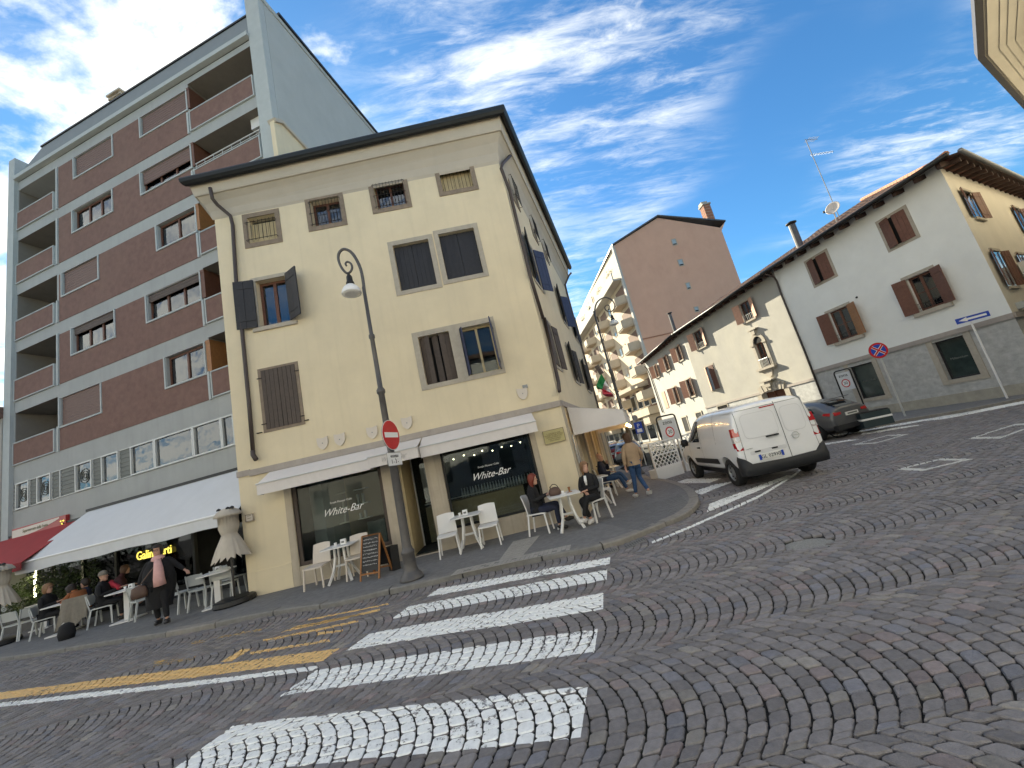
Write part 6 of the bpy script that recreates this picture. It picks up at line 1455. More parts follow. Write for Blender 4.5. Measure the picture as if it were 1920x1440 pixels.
# things on the tables
def napkin(tab, dx, dy, label, sz=.055, h=.11):
    p = tab.location; b = MB(); x, y = p.x+dx, p.y+dy; z = p.z+.742; b.box(x-sz, x+sz, y-sz*.6, y+sz*.6, z, z+h); o = O('napkin_holder', b, M['white_paint'], label=label, cat='napkin holder', group='napkin holders on the tables'); b = MB(); b.box(x-sz*.6, x+sz*.6, y-sz*.62, y-sz*.601, z+.03, z+.07); O('print', b, M['opaque'], o)
napkin(tb1, .05, .05, 'white napkin holder on the table between the beige chairs'); napkin(tb2, -.02, .05, 'white napkin holder on the table right of the bar door'); napkin(ct, .0, .05, 'white napkin holder on the cafe table near the parasol'); napkin(ct2, .1, 0, 'white napkin holder on the beanie wearer\'s table')
def cup(tab, dx, dy, label, name='cup', m_='white_paint', h=.06, r=.035):
    p = tab.location; t = E(name, (p.x+dx, p.y+dy, p.z+.742), label, 'cup', 'cups and glasses on the tables'); b = MB(); b.lathe((p.x+dx, p.y+dy, p.z+.742), [(.0, 0), (r*1.9, .0), (r*2.0, .012), (0, .012)], 12); O('saucer', b, M[m_], t); b = MB(); b.lathe((p.x+dx, p.y+dy, p.z+.754), [(r*.6, 0), (r, h), (r*.9, h), (r*.5, .01), (0, .01)], 12); O('bowl', b, M[m_], t)
cup(tb1, -.1, -.02, 'white cup on saucer left of the napkin holder, between the beige chairs'); cup(tb2, -.14, .0, 'white cup on the table right of the bar door')
cup(tb3, .16, .05, 'glass on the right of the table between the seated women', m_='orange_wood', h=.1, r=.03); cup(tb3, .0, -.08, 'white cup in the middle of the women\'s table'); cup(tb5, .05, 0, 'white cup on the two men\'s table'); cup(ct3, .0, 0, 'white cup on the far left cafe table'); cup(ct2, -.12, .05, 'white cup in front of the person in the beanie')
p = tb3.location; b = MB(); b.smooth = True; b.lathe((p.x-.16, p.y+.05, p.z+.742), [(.0, 0), (.12, 0), (.14, .07), (.11, .15), (.04, .18), (0, .17)], 14, sx=1.0, sy=.6); hb = O('handbag', b, M['cl_brown'], label='beige handbag standing on the table between the seated women', cat='handbag'); b = MB(); b.tube([(p.x-.16+.09*cos(a), p.y+.05, p.z+.742+.14+.10*sin(a)) for a in np.linspace(0, pi, 9)], .009, 5); O('handle', b, M['shoe_dark'], hb)
# chalkboard (A-frame)
c_ = onp(707, 1080); t = E('chalkboard', c_, 'wooden A-frame chalkboard with white handwriting beside the lamp post', 'chalkboard')
ax_ = azd(103); fn = azd(193-360)  # board width direction and facing
w_ = .22; H_ = .84
def bp(s, h, side): return c_+ax_*s*w_+fn*side*(.25*(1-h/H_))+np.array([0, 0, h])
for side, nm in ((1, 'front_frame'), (-1, 'rear_frame')):
    b = MB(); P_ = [bp(-1, 0, side), bp(1, 0, side), bp(1, H_, side), bp(-1, H_, side)]
    for i, j in ((0, 3), (1, 2), (3, 2)): b.bar(P_[i], P_[j], .035, .03)
    q0, q1 = bp(-1, .12, side), bp(1, .12, side); b.bar(q0, q1, .03, .03); fo = O(nm, b, M['orange_wood'], t)
    b = MB(); b.box8([bp(-.94, .17, side), bp(.94, .17, side), bp(.94, .17, side)-fn*.01*side, bp(-.94, .17, side)-fn*.01*side, bp(-.94, H_-.02, side), bp(.94, H_-.02, side), bp(.94, H_-.02, side)-fn*.01*side, bp(-.94, H_-.02, side)-fn*.01*side]); O('slate', b, M['black'], t)
b = MB(); rs = random.Random(3)
for r in range(8):
    h = .76-r*.068; x = -.8
    while x < .75:
        l_ = rs.uniform(.04, .16); pts = [bp(x+l_*k/4, h+rs.uniform(-.014, .014), 1)+fn*.004 for k in range(5)]; b.tube(pts, .0035, 3); x += l_+rs.uniform(.03, .1)
O('handwriting', b, M['white_paint'], t, kind='stuff')
q_ = onp(741, 1068); b = MB(); b.smooth = False; b.lathe(q_, [(.13, 0), (.14, .5), (.145, .5), (.12, .5), (.11, .03), (0, .03)], 4, sx=1.0, sy=.7); o = O('waste_bin', b, M['black'], label='square black bin between the chalkboard and the lamp post', cat='bin')
# ------- lamp posts
def lamp(base, frd, ppx, spx, lamppx, label, rp=.045, zjoint=(), flare=True, k=1.0):
    t = E('street_lamp', base, label, 'street lamp', 'curled street lamps'); fr = Fr(base, frd); fr.n = np.cross(fr.u, [0, 0, 1]); 
    if fr.n@(CAM-base) < 0: fr.n = -fr.n
    top = fr.hit(*ppx[-1]); zt_ = top[2]
    b = MB(); b.smooth = True
    x, y = base[0], base[1]
    prof = [(.22, 0), (.22, .04), (.20, .06), (.19, .10), (.15, .13), (.125, .20), (.115, .45), (.125, .47), (.125, .51), (.10, .54), (.085, .60), (.082, 1.2), (.08, zt_*.36), (.10, zt_*.365), (.10, zt_*.375), (.066, zt_*.385), (.062, zt_*.60), (.085, zt_*.605), (.085, zt_*.615), (.05, zt_*.625), (.045, zt_*.80), (.062, zt_*.805), (.062, zt_*.815), (.04, zt_*.82), (.036, zt_)]
    b.lathe((x, y, base[2]), [(r*k, z) for r, z in prof], 16); O('pole', b, M['pole'], t)
    pts = [fr.hit(*p) for p in spx]; pts = [np.array([x, y, zt_-.1]), *pts]
    # catmull smooth
    sm = []
    for i in range(len(pts)-1):
        p0, p1, p2, p3 = pts[max(i-1, 0)], pts[i], pts[i+1], pts[min(i+2, len(pts)-1)]
        for q in range(4): tt = q/4; sm.append(.5*((2*p1)+(-p0+p2)*tt+(2*p0-5*p1+4*p2-p3)*tt*tt+(-p0+3*p1-3*p2+p3)*tt**3))
    sm.append(pts[-1]); b = MB(); b.smooth = True; b.tube(sm, [(.036-.016*i/len(sm))*k for i in range(len(sm))], 8); O('curl', b, M['pole'], t)
    lp = fr.hit(*lamppx[1]); hp = fr.hit(*lamppx[0]); 
    b = MB(); b.smooth = True; b.tube([hp, lp+np.array([0, 0, .38*k])], .012, 5); b.lathe(lp, [(.055*k, .10), (.085*k, .12), (.085*k, .16), (.065*k, .20), (.06*k, .30), (.03*k, .36), (0, .37)], 14); O('neck', b, M['black'], t)
    b = MB(); b.smooth = True; b.lathe(lp, [(.20*k, -.10), (.205*k, -.085), (.19*k, -.02), (.15*k, .05), (.09*k, .105), (.05*k, .12)], 20); b.lathe(lp, [(.0, -.11), (.12*k, -.115), (.195*k, -.10)], 20); O('lamp_shade', b, M['white_paint'], t)
    return t, zt_
LB = onp(770, 1089)
LB = np.array([LB[0], LB[1]+.1, SW])
def c4l(*a): return [c4(*p) for p in a]
tL, zt_ = lamp(LB, (1, 0.0), [c8(1465, 1050), c4(1185, 1250)], c4l((1160, 1140), (1130, 1060), (1090, 1003), (1045, 985), (1015, 1008), (1010, 1050), (1028, 1100), (1060, 1137), (1085, 1132), (1098, 1105), (1090, 1078), (1068, 1066), (1055, 1078), (1062, 1092)), (c4(1078, 1140), c4(1092, 1245)), 'brown curled street lamp in front of the yellow building carrying the no-entry sign')
L2 = onp(1200, 889)
c3l = lambda *a: [c3(*p) for p in a]
t2, _ = lamp(L2, (1, 0.05), [(1181, 823), c3(432, 930)], c3l((430, 895), (445, 845), (480, 812), (522, 800), (570, 820), (597, 862), (588, 902), (558, 920), (525, 910), (513, 885), (528, 865), (550, 868), (553, 884)), (c3(560, 922), c3(588, 1010)), 'second curled street lamp down the side street in front of the beige balconies', k=1.0)
# ------- round road signs
def disc(c, n, r, layers, parent, name='sign_disc'):
    # layers: list of (radius, material, proud)
    n = np.array(n, float); n /= np.linalg.norm(n); x = np.cross([0, 0, 1], n); x /= np.linalg.norm(x); z = np.array([0, 0, 1.0]); first = None
    for rr, m_, pr in layers:
        b = MB(); pts = [c+x*rr*cos(a)+z*rr*sin(a)+n*pr*.0 for a in np.linspace(0, 2*pi, 33)[:-1]]; b.prism([p-n*.004+n*pr for p in pts], n*.006); o = O(name if first is None else 'ring', b, m_, parent); first = first or o
    return x, z, n
def flat(c, x, z, n, poly, m_, parent, name, pr): b = MB(); b.prism([c+x*p[0]+z*p[1]+n*pr for p in poly], n*.003); return O(name, b, m_, parent)
c_ = G(0, 0, 1); r_ = ray(732.8, 815.6); 
sc_ = (LB[1]-.12)/r_[1]; c_ = CAM+r_*sc_
t = E('no_entry_sign', c_, 'round red no-entry sign with white bar seen at an angle on the lamp post', 'road sign')
nn = azd(103); x, z, n = disc(c_, nn, .30, [(.30, M['sign_back'], 0), (.295, M['white_paint'], .005), (.285, M['red_paint'], .009)], t)
flat(c_, x, z, n, [(-.23, -.05), (.23, -.05), (.23, .05), (-.23, .05)], M['white_paint'], t, 'white_bar', .013)
b = MB(); b.bar(c_-n*.01, np.array([LB[0], LB[1], c_[2]]), .05, .03); O('bracket', b, M['sign_back'], t)
c2 = c_+np.array([0, 0, -.47]); t = E('supplementary_plate', c2, 'small white plate with black symbols under the no-entry sign', 'sign plate')
flat(c2, x, z, n, [(-.25, -.13), (.25, -.13), (.25, .13), (-.25, .13)], M['sign_back'], t, 'plate', -.006); flat(c2, x, z, n, [(-.24, -.12), (.24, -.12), (.24, .12), (-.24, .12)], M['white_paint'], t, 'face', -.002)
b = MB(); b.bar(c2-n*.01, np.array([LB[0], LB[1], c2[2]]), .05, .03); O('bracket', b, M['sign_back'], t)
class FrN(Fr):
    def __init__(s, o, n): s.o = np.array(o, float); s.n = np.array(n, float); x = np.cross([0, 0, 1], s.n); s.u = x/np.linalg.norm(x)
ff2 = FrN(c2, n); text('eccetto', ff2, 0, .06, .004, .09, M['black'], t); text('1-\u22123', ff2, 0, -.05, .004, .10, M['black'], t) if False else text('I - 3 -', ff2, 0, -.05, .004, .11, M['black'], t)
# zona 30 portal signs
def zona(f1, f2, px_c, label, fr=None, h=2.1, plate=(.62, .78), zc=None):
    f1 = np.array(f1); f2 = np.array(f2); f1[2] = f2[2] = SW if False else f1[2]; t = E('zone_sign', (f1+f2)/2, label, 'road sign', 'zone 30 signs')
    x = (f2-f1); w = np.linalg.norm(x); x = x/w; b = MB(); b.smooth = True; Z = np.array([0, 0, 1.0]); r = .12
    pts = [f1, f1+Z*(h-r)]+[f1+x*(r-r*cos(a))+Z*(h-r+r*sin(a)) for a in np.linspace(.3, pi/2, 4)]+[f2-x*(r-r*cos(a))+Z*(h-r+r*sin(a)) for a in np.linspace(pi/2, .3, 4)]+[f2+Z*(h-r), f2]
    b.tube(pts, .028, 8); O('frame', b, M['black'], t)
    n = np.cross(x, Z); n = n if n@(CAM-f1) > 0 else -n; fr_ = FrN((f1+f2)/2, n); c = (f1+f2)/2; c[2] = f1[2]+h-.12-plate[1]/2
    pw, ph = w/2-.05, plate[1]/2; b = MB(); 
    fr_ = FrN(c, n); b.bx(fr_, -pw, pw, -.01, .01, -ph, ph); pl_ = O('plate', b, mat('grey_reflective', (.60, .62, .64), .5, .05, 5, 0), t)
    text('zona', fr_, 0, ph-.13, .013, .20, M['black'], pl_, scx=1.1); 
    for rr, m_, pr in ((.19, M['red_paint'], .012), (.145, M['white_paint'], .016)):
        b = MB(); cc = c-Z*.09; b.prism([cc+fr_.u*rr*cos(a)+Z*rr*sin(a)+n*pr for a in np.linspace(0, 2*pi, 29)[:-1]], n*.003); O('ring', b, m_, pl_)
    text('30', fr_, 0, -.09, .022, .19, M['black'], pl_)
    return t
z1a, z1b = G(1262, 893), G(1297, 883)
zona(z1a, z1b, None, 'zone 30 sign in a black hoop frame before the white trellis')
wz = WF.P(2.75, 1.3, .08); wz2 = WF.P(2.0, 1.3, .08)
fL = [WF.hit(*c7(300, 850), 1.2), WF.hit(*c7(432, 812), 1.2)]
f1 = np.array([fL[0][0], fL[0][1], .08]); f2 = np.array([fL[1][0], fL[1][1], .08]); print('zona2 h', fL[0][2], fL[1][2])
zona(f1, f2, None, 'zone 30 sign in a black hoop frame against the white house', h=max(1.9, fL[0][2]+.2), plate=(.6, .8))
# no stopping sign, arrow sign
b0 = np.array([*G(1699, 784)[:2], .04]); t = E('no_stopping_sign', b0, 'round blue no-stopping sign with red cross on a thin pole by the white house', 'road sign')
fr_ = Fr(b0, (1, -.25)); cc = fr_.hit(*c7(670, 615)); tp = fr_.hit(*c7(680, 680)); cc = np.array([b0[0], b0[1], cc[2]]); ns = CAM-cc; ns[2] = 0; ns = ns/np.linalg.norm(ns); ns = np.array([ns[0]*cos(.45)-ns[1]*sin(.45), ns[0]*sin(.45)+ns[1]*cos(.45), 0]); cc = cc+ns*.05
b = MB(); b.tube([b0, np.array([b0[0], b0[1], cc[2]+.1])], .03, 8); O('pole', b, M['alu'], t)
x, z, n = disc(cc, ns, .3, [(.31, M['sign_back'], 0), (.305, M['red_paint'], .005), (.235, M['blue_paint'], .010)], t)
for a in (pi/4, -pi/4): 
    b = MB(); d1 = x*cos(a)+z*sin(a); d2 = np.cross(n, d1)
    b.prism([cc+d1*.24+d2*.045+n*(.013 if a > 0 else .0165), cc+d1*.24-d2*.045+n*(.013 if a > 0 else .0165), cc-d1*.24-d2*.045+n*(.013 if a > 0 else .0165), cc-d1*.24+d2*.045+n*(.013 if a > 0 else .0165)], n*.003); O('white_edge', b, M['white_paint'], t)
    b = MB(); b.prism([cc+d1*.24+d2*.027+n*(.020 if a > 0 else .0225), cc+d1*.24-d2*.027+n*(.020 if a > 0 else .0225), cc-d1*.24-d2*.027+n*(.020 if a > 0 else .0225), cc-d1*.24+d2*.027+n*(.020 if a > 0 else .0225)], n*.0025); O('red_cross', b, M['red_paint'], t)
b0 = WF.hit(1886, 741, .75); b0[2] = .08; t = E('one_way_sign', b0, 'long blue sign with white arrow pointing left on a white pole at the far right', 'road sign'); fr_ = Fr(b0, (1, -.75)); tp = fr_.hit(*c7(1480, 400))
q = [fr_.hit(*c7(*p), .06) for p in ((1320, 380), (1598, 290), (1612, 335), (1335, 425))]; us = [float((p-fr_.o)@fr_.u) for p in q]; zs = [p[2] for p in q]; ul, ur = (us[0]+us[3])/2, (us[1]+us[2])/2; zb_, zt_ = (zs[2]+zs[3])/2, (zs[0]+zs[1])/2
print('arrow sign', us, zs)
b = MB(); b.tube([b0, np.array([b0[0], b0[1], zt_])], .028, 8); O('pole', b, M['white_paint'], t)
b = MB(); b.bx(fr_, ul, ur, .04, .06, zb_, zt_); pl_ = O('plate', b, M['blue_paint'], t); b = MB(); hz = (zt_-zb_)/2; mz = (zt_+zb_)/2; L_ = ul; s_ = 1 if ur > ul else -1
ar = [(L_+s_*.06, mz), (L_+s_*.28, mz+hz*.82), (L_+s_*.26, mz+hz*.36), (ur-s_*.07, mz+hz*.36), (ur-s_*.07, mz-hz*.36), (L_+s_*.26, mz-hz*.36), (L_+s_*.28, mz-hz*.82)]
b.prism([fr_.P(u, .061, z) for u, z in ar], fr_.n*.003); O('arrow', b, M['white_paint'], pl_)
# parking sign + round sign back
b0 = G(1212, 872); t = E('parking_sign', b0, 'blue square parking sign with white P down the side street', 'road sign'); fr_ = Fr(b0, (1, 0)); cc = fr_.hit(*cs(762, 490)); cc = np.array([b0[0], b0[1], cc[2]])
cc2 = fr_.hit(1197, 802); b = MB(); b.tube([b0, (b0[0], b0[1], cc2[2]+.9)], .03, 8); O('pole', b, M['alu'], t); f2_ = FrN(np.array([cc2[0], b0[1]-.06, cc2[2]]), (0.1, -1, 0)); 
b = MB(); b.bx(f2_, -.21, .21, 0, .02, -.30, .30); pl_ = O('plate', b, M['blue_paint'], t); text('P', f2_, 0, .09, .022, .30, M['white_paint'], pl_); b = MB(); b.bx(f2_, -.14, .14, .02, .024, -.24, -.06); O('sub_plate', b, M['white_paint'], pl_)
disc(np.array([cc2[0]-.05, b0[1]-.05, cc2[2]+.55]), (0, -1, 0), .3, [(.15, M['sign_back'], 0)], t)
# white trellis screens on planters
def trellis(pa, pb, h, label, lean=0, px=None):
    pa = np.array(pa); pb = np.array(pb); t = E('trellis_screen', (pa+pb)/2, label, 'trellis', 'white trellis screens'); L = np.linalg.norm(pb-pa); x = (pb-pa)/L; fr = Fr(pa, x[:2])
    b = MB(); b.bx(fr, 0, L, -.35, 0, 0, .34); b.bx(fr, -.01, L+.01, -.36, .01, .34, .37); O('planter_box', b, M['white_paint'], t)
    b = MB(); b.bx(fr, 0, .05, -.06, 0, .37, h); b.bx(fr, L-.05, L, -.06, 0, .37, h); b.bx(fr, .05, L-.05, -.055, -.005, h-.05, h); b.bx(fr, .05, L-.05, -.055, -.005, .37, .42); b.bx(fr, .05, L-.05, -.055, -.005, .5*(h+.37)-.02, .5*(h+.37)+.02); O('frame', b, M['white_paint'], t)
    z0_, z1_ = .42, h-.05; st = .19; W__ = L-.1; Hh = z1_-z0_
    k = -Hh
    while k < W__:
        for s_ in (1, -1):
            u0_, v0_ = k, 0.0; u1_, v1_ = k+Hh, Hh
            if u0_ < 0: v0_ -= u0_; u0_ = 0
            if u1_ > W__: v1_ -= u1_-W__; u1_ = W__
            if u1_-u0_ < .03: continue
            if s_ == -1: u0_, u1_ = W__-u0_, W__-u1_
            b = MB(); dd = -.045 if s_ == 1 else -.030; b.bar(fr.P(.05+u0_, dd, z0_+v0_), fr.P(.05+u1_, dd, z0_+v1_), .028, .012, up=fr.n); O('lath', b, M['white_paint'], t)
        k += st
    b = MB()
    for _ in range(500):
        p = fr.P(random.uniform(.02, L), -.2+random.gauss(0, .09), .38+abs(random.gauss(0, .28))); r = random.uniform(.02, .05); a = random.uniform(0, 6.28); b.add([p, p+np.array([r*cos(a), r*sin(a), r*.6]), p+np.array([r*cos(a+1.2), r*sin(a+1.2), r])], [(0, 1, 2)])
    O('shrub_leaves', b, M['leaf'], t, fixn=False, kind='stuff')
tA, tB = G(1236, 902), G(1284, 887); frt = Fr(tA, (tB-tA)[:2]); hT = (frt.uz(*cs(800, 640))[1]+frt.uz(*cs(1025, 590))[1])/2; print('trellis h', hT, np.linalg.norm(tB-tA))
trellis(tA, tB, hT, 'white diamond trellis on a white planter behind the zone 30 sign')
tC, tD = G(1288, 884), G(1322, 876); trellis(tC, tD, hT, 'second white trellis screen partly hidden by the van')
# flag
fp = SF.hit(*cs(470, -20), 1.6); fw_ = Fr(fp, (1, .3)); 
st0 = SF.P(float((fp-SF.o)@SF.u)-.2, 0, fp[2]-.9)
t = E('flag', fp, 'Italian tricolour flag hanging from a short staff above the side street', 'flag'); 
ftop = fw_.hit(*cs(440, -15)); fg = fw_.hit(*cs(415, 5)); 
cols_ = [mat('flag_green', (.01, .18, .05), .8, .05, 9, 0), mat('flag_white', (.62, .62, .62), .8, .05, 9, 0), M['cl_red']]
edges_ = [[(415, 8), (372, 130)], [(452, 75), (430, 140)], [(505, 165), (0, 0)]]
G1 = [fw_.hit(*cs(*p), .02*q) for q, p in enumerate([(418, 5), (455, 72), (508, 165), (526, 212)])]
G2 = [fw_.hit(*cs(*p), -.03*q) for q, p in enumerate([(374, 118), (428, 145), (430, 150), (432, 182)])]
bands = [([(418, 5), (374, 118), (384, 142), (426, 145)], [(418, 5), (452, 70), (440, 105), (426, 145)], 0)]
def fl(poly, mi, nm):
    b = MB(); c = [fw_.hit(*cs(*p), .05*sin(i*1.9)) for i, p in enumerate(poly)]; b.prism(c, fw_.n*.008); O(nm, b, cols_[mi], t)
fl([(418, 5), (374, 110), (376, 135), (395, 145), (424, 142), (440, 100), (452, 68)], 0, 'green_band'); fl([(452, 68), (440, 100), (424, 142), (455, 150), (500, 172), (488, 130)], 1, 'white_band'); fl([(424, 142), (430, 188), (460, 208), (526, 213), (520, 190), (500, 172), (455, 150)], 2, 'red_band')
b = MB(); b.tube([fw_.hit(*cs(375, -70)), fw_.hit(*cs(425, 5))], .02, 6); O('staff', b, M['pipe'], t)
# ------- parasols, closed
def parasol(base, top_z, label, rw=1.0, tilt=(0, 0)):
    t = E('closed_parasol', base, label, 'parasol', 'closed beige parasols'); x, y, z = base
    b = MB(); b.smooth = True; b.tube([(x, y, z), (x+tilt[0], y+tilt[1], top_z)], .024, 8); O('pole', b, M['pole'], t)
    b = MB(); b.lathe((x, y, z), [(.0, .0), (.40, .0), (.42, .03), (.40, .11), (.34, .13), (.05, .14)], 22); O('base', b, M['black'], t)
    nf = 18; b = MB(); b.smooth = True; vs = []; prof = [(1.0, .07), (.95, .17), (.88, .225), (.84, .235), (.83, .17), (.62, .17), (.50, .135), (.49, .13), (.40, .17), (.25, .24), (.10, .30), (.0, .33)]
    zl = z+.95; rs = random.Random(int(x*10)); ph = [rs.uniform(-.25, .25) for _ in range(nf*2)]
    for f, r in prof:
        zz = zl+(top_z-zl)*f; 
        for k in range(nf*2):
            a = pi*k/nf; rr = r*(1.14 if k % 2 else .74)*rw+ph[k]*.05*(1-f); drop = .10*(1 if k % 2 == 0 else 0)*(1-f)**3+ph[k]*.15*(1-f)**3
            tt_ = f*(top_z-z)/(top_z-z)
            vs.append((x+tilt[0]*tt_+rr*cos(a), y+tilt[1]*tt_+rr*sin(a)*.8, zz+drop))
    n2 = nf*2; fs = [(i*n2+k, i*n2+(k+1) % n2, (i+1)*n2+(k+1) % n2, (i+1)*n2+k) for i in range(len(prof)-1) for k in range(n2)]
    b.add(vs, fs); O('canopy', b, M['umbrella'], t, fixn=False)
    b = MB(); b.smooth = True; zz = zl+(top_z-zl)*.495; b.tube([(x+tilt[0]*.5+.125*rw*cos(a), y+tilt[1]*.5+.10*rw*sin(a), zz) for a in np.linspace(0, 2*pi, 17)], .012, 5, caps=False); O('tie', b, M['cream_plastic'], t)
    for dx in (-.17, .05, .15): b = MB(); b.lathe((x+tilt[0]+dx, y+tilt[1]-.05, top_z-.03), [(.05, 0), (.04, .04), (0, .06)], 10); O('cap', b, M['black'], t)
pb_ = onp(441, 1131); fr_ = Fr(pb_, (1, 0)); tz = fr_.uz(*cropf(220, 940, 5.538)(1120, 75))[1]; print('parasol', pb_, tz)
parasol(pb_, tz, 'closed beige parasol on a black round base at the corner of the yellow building', 1.15)
pb_ = onp(18, 1206); fr_ = Fr(pb_, (1, 0)); tz = fr_.uz(3, 1058)[1]; pb_[0] -= .3
parasol(pb_, tz, 'closed pale parasol cut by the left edge of the picture', 1.15)
# hedge plants under the awnings
def bush(c, rx, ry, rz, n, label, group='plants under the grey awning', flowers=0):
    t = E('potted_shrub', (c[0], c[1], SW), label, 'shrub', group); b = MB(); rs = random.Random(int(c[0]*100))
    for _ in range(n):
        a = rs.uniform(0, 6.28); ph_ = rs.uniform(-1, 1); r = rs.uniform(.55, 1.08)**.5; p = np.array([c[0]+rx*r*cos(a)*sqrt(1-ph_**2), c[1]+ry*r*sin(a)*sqrt(1-ph_**2), c[2]+rz*r*ph_]); p += np.array([rs.gauss(0, .05)]*3)*rs.choice([0, 0, 1])
        s_ = rs.uniform(.03, .07); u_ = np.array([rs.uniform(-1, 1), rs.uniform(-1, 1), rs.uniform(-.5, .8)]); u_ /= np.linalg.norm(u_); w__ = np.cross(u_, [rs.uniform(-1, 1), .3, 1]); w__ /= np.linalg.norm(w__)+1e-6
        b.add([p, p+u_*s_+w__*s_*.35, p+u_*s_*2, p+u_*s_-w__*s_*.35], [(0, 1, 2, 3)])
    O('foliage', b, M['leaf'], t, fixn=False)
    b = MB(); b.box(c[0]-rx*.8, c[0]+rx*.8, c[1]-ry*.6, c[1]+ry*.6, SW, SW+.4); O('planter', b, M['pole'], t)
    if flowers:
        b = MB()
        for _ in range(flowers): p = (c[0]+rs.gauss(0, rx*.6), c[1]-ry*.9, c[2]+rs.gauss(0, rz*.5)); b.lathe(p, [(0, -.03), (.05, 0), (0, .04)], 6)
        O('blossoms', b, M['cream_panel'], t, kind='stuff')
for u, z, rz, n, l_ in ((10.6, .85, .62, 1500, 'leafy green shrub with pale blossoms at the far left, lowest of the row'), (9.6, 1.0, .75, 1600, 'leafy green shrub second from the left under the awnings'), (8.6, 1.15, .9, 1700, 'taller dark green shrub behind the seated woman in glasses'), (7.5, 1.25, .95, 1700, 'dark green shrub behind the rust jacket')):
    c = GF.P(u, .45, z); bush(c, .6, .32, rz, n, l_, flowers=10 if u > 10 else 0)
# ------------------------------------------------------------------ vehicles
import bmesh
from mathutils.bvhtree import BVHTree
def loft(sts, lev=2):
    b = MB(); nper = None; rings = []
    for (x, zb, wl, zm, wm, zbe, wb, zt, wt) in sts:
        half = [(0, zb), (wl*.75, zb), (wl, zb+.05), (wm, zm), (wb, zbe), (wt+.35*(wb-wt)*.5, zt-.10 if zt-.10 > zbe else (zt+zbe)/2), (wt*.82, zt-.012), (0, zt)]
        ring = [(x, y, z) for y, z in half]+[(x, -y, z) for y, z in half[-2:0:-1]]; rings.append(ring)
    n = len(rings[0]); b.smooth = True
    b.add([p for r in rings for p in r], [(i*n+k, i*n+(k+1) % n, (i+1)*n+(k+1) % n, (i+1)*n+k) for i in range(len(rings)-1) for k in range(n)]+[tuple(range(n-1, -1, -1)), tuple((len(rings)-1)*n+k for k in range(n))])
    return b
def paintmat(name, c, rough=.28, metal=0.0, coat=.6): return mat(name, c, rough, .03, 3, 0, metal=metal, coat=coat, spec=.5)
M['tyre'] = mat('tyre_rubber', (.018, .018, .019), .85, .2, 20, .2, 60)
M['bumper'] = mat('black_bumper', (.022, .023, .026), .6, .15, 20, .15, 120)
M['lampred'] = mat('tail_lamp_red', (.42, .008, .012), .15, .1, 30, 0, coat=1.0)
M['lampclear'] = mat('tail_lamp_clear', (.50, .45, .45), .15, .1, 30, 0, coat=1.0)
M['plate_w'] = mat('number_plate_white', (.72, .72, .70), .4, .03, 9, 0)
M['alloy'] = mat('alloy_rim', (.16, .16, .17), .35, .1, 9, 0, metal=.7)
M['hub'] = mat('steel_rim', (.30, .31, .32), .4, .1, 9, 0, metal=.5)
M['carglass'] = mat('car_glass', (.018, .022, .026), .05, .2, 3, 0, spec=.9, coat=.5)
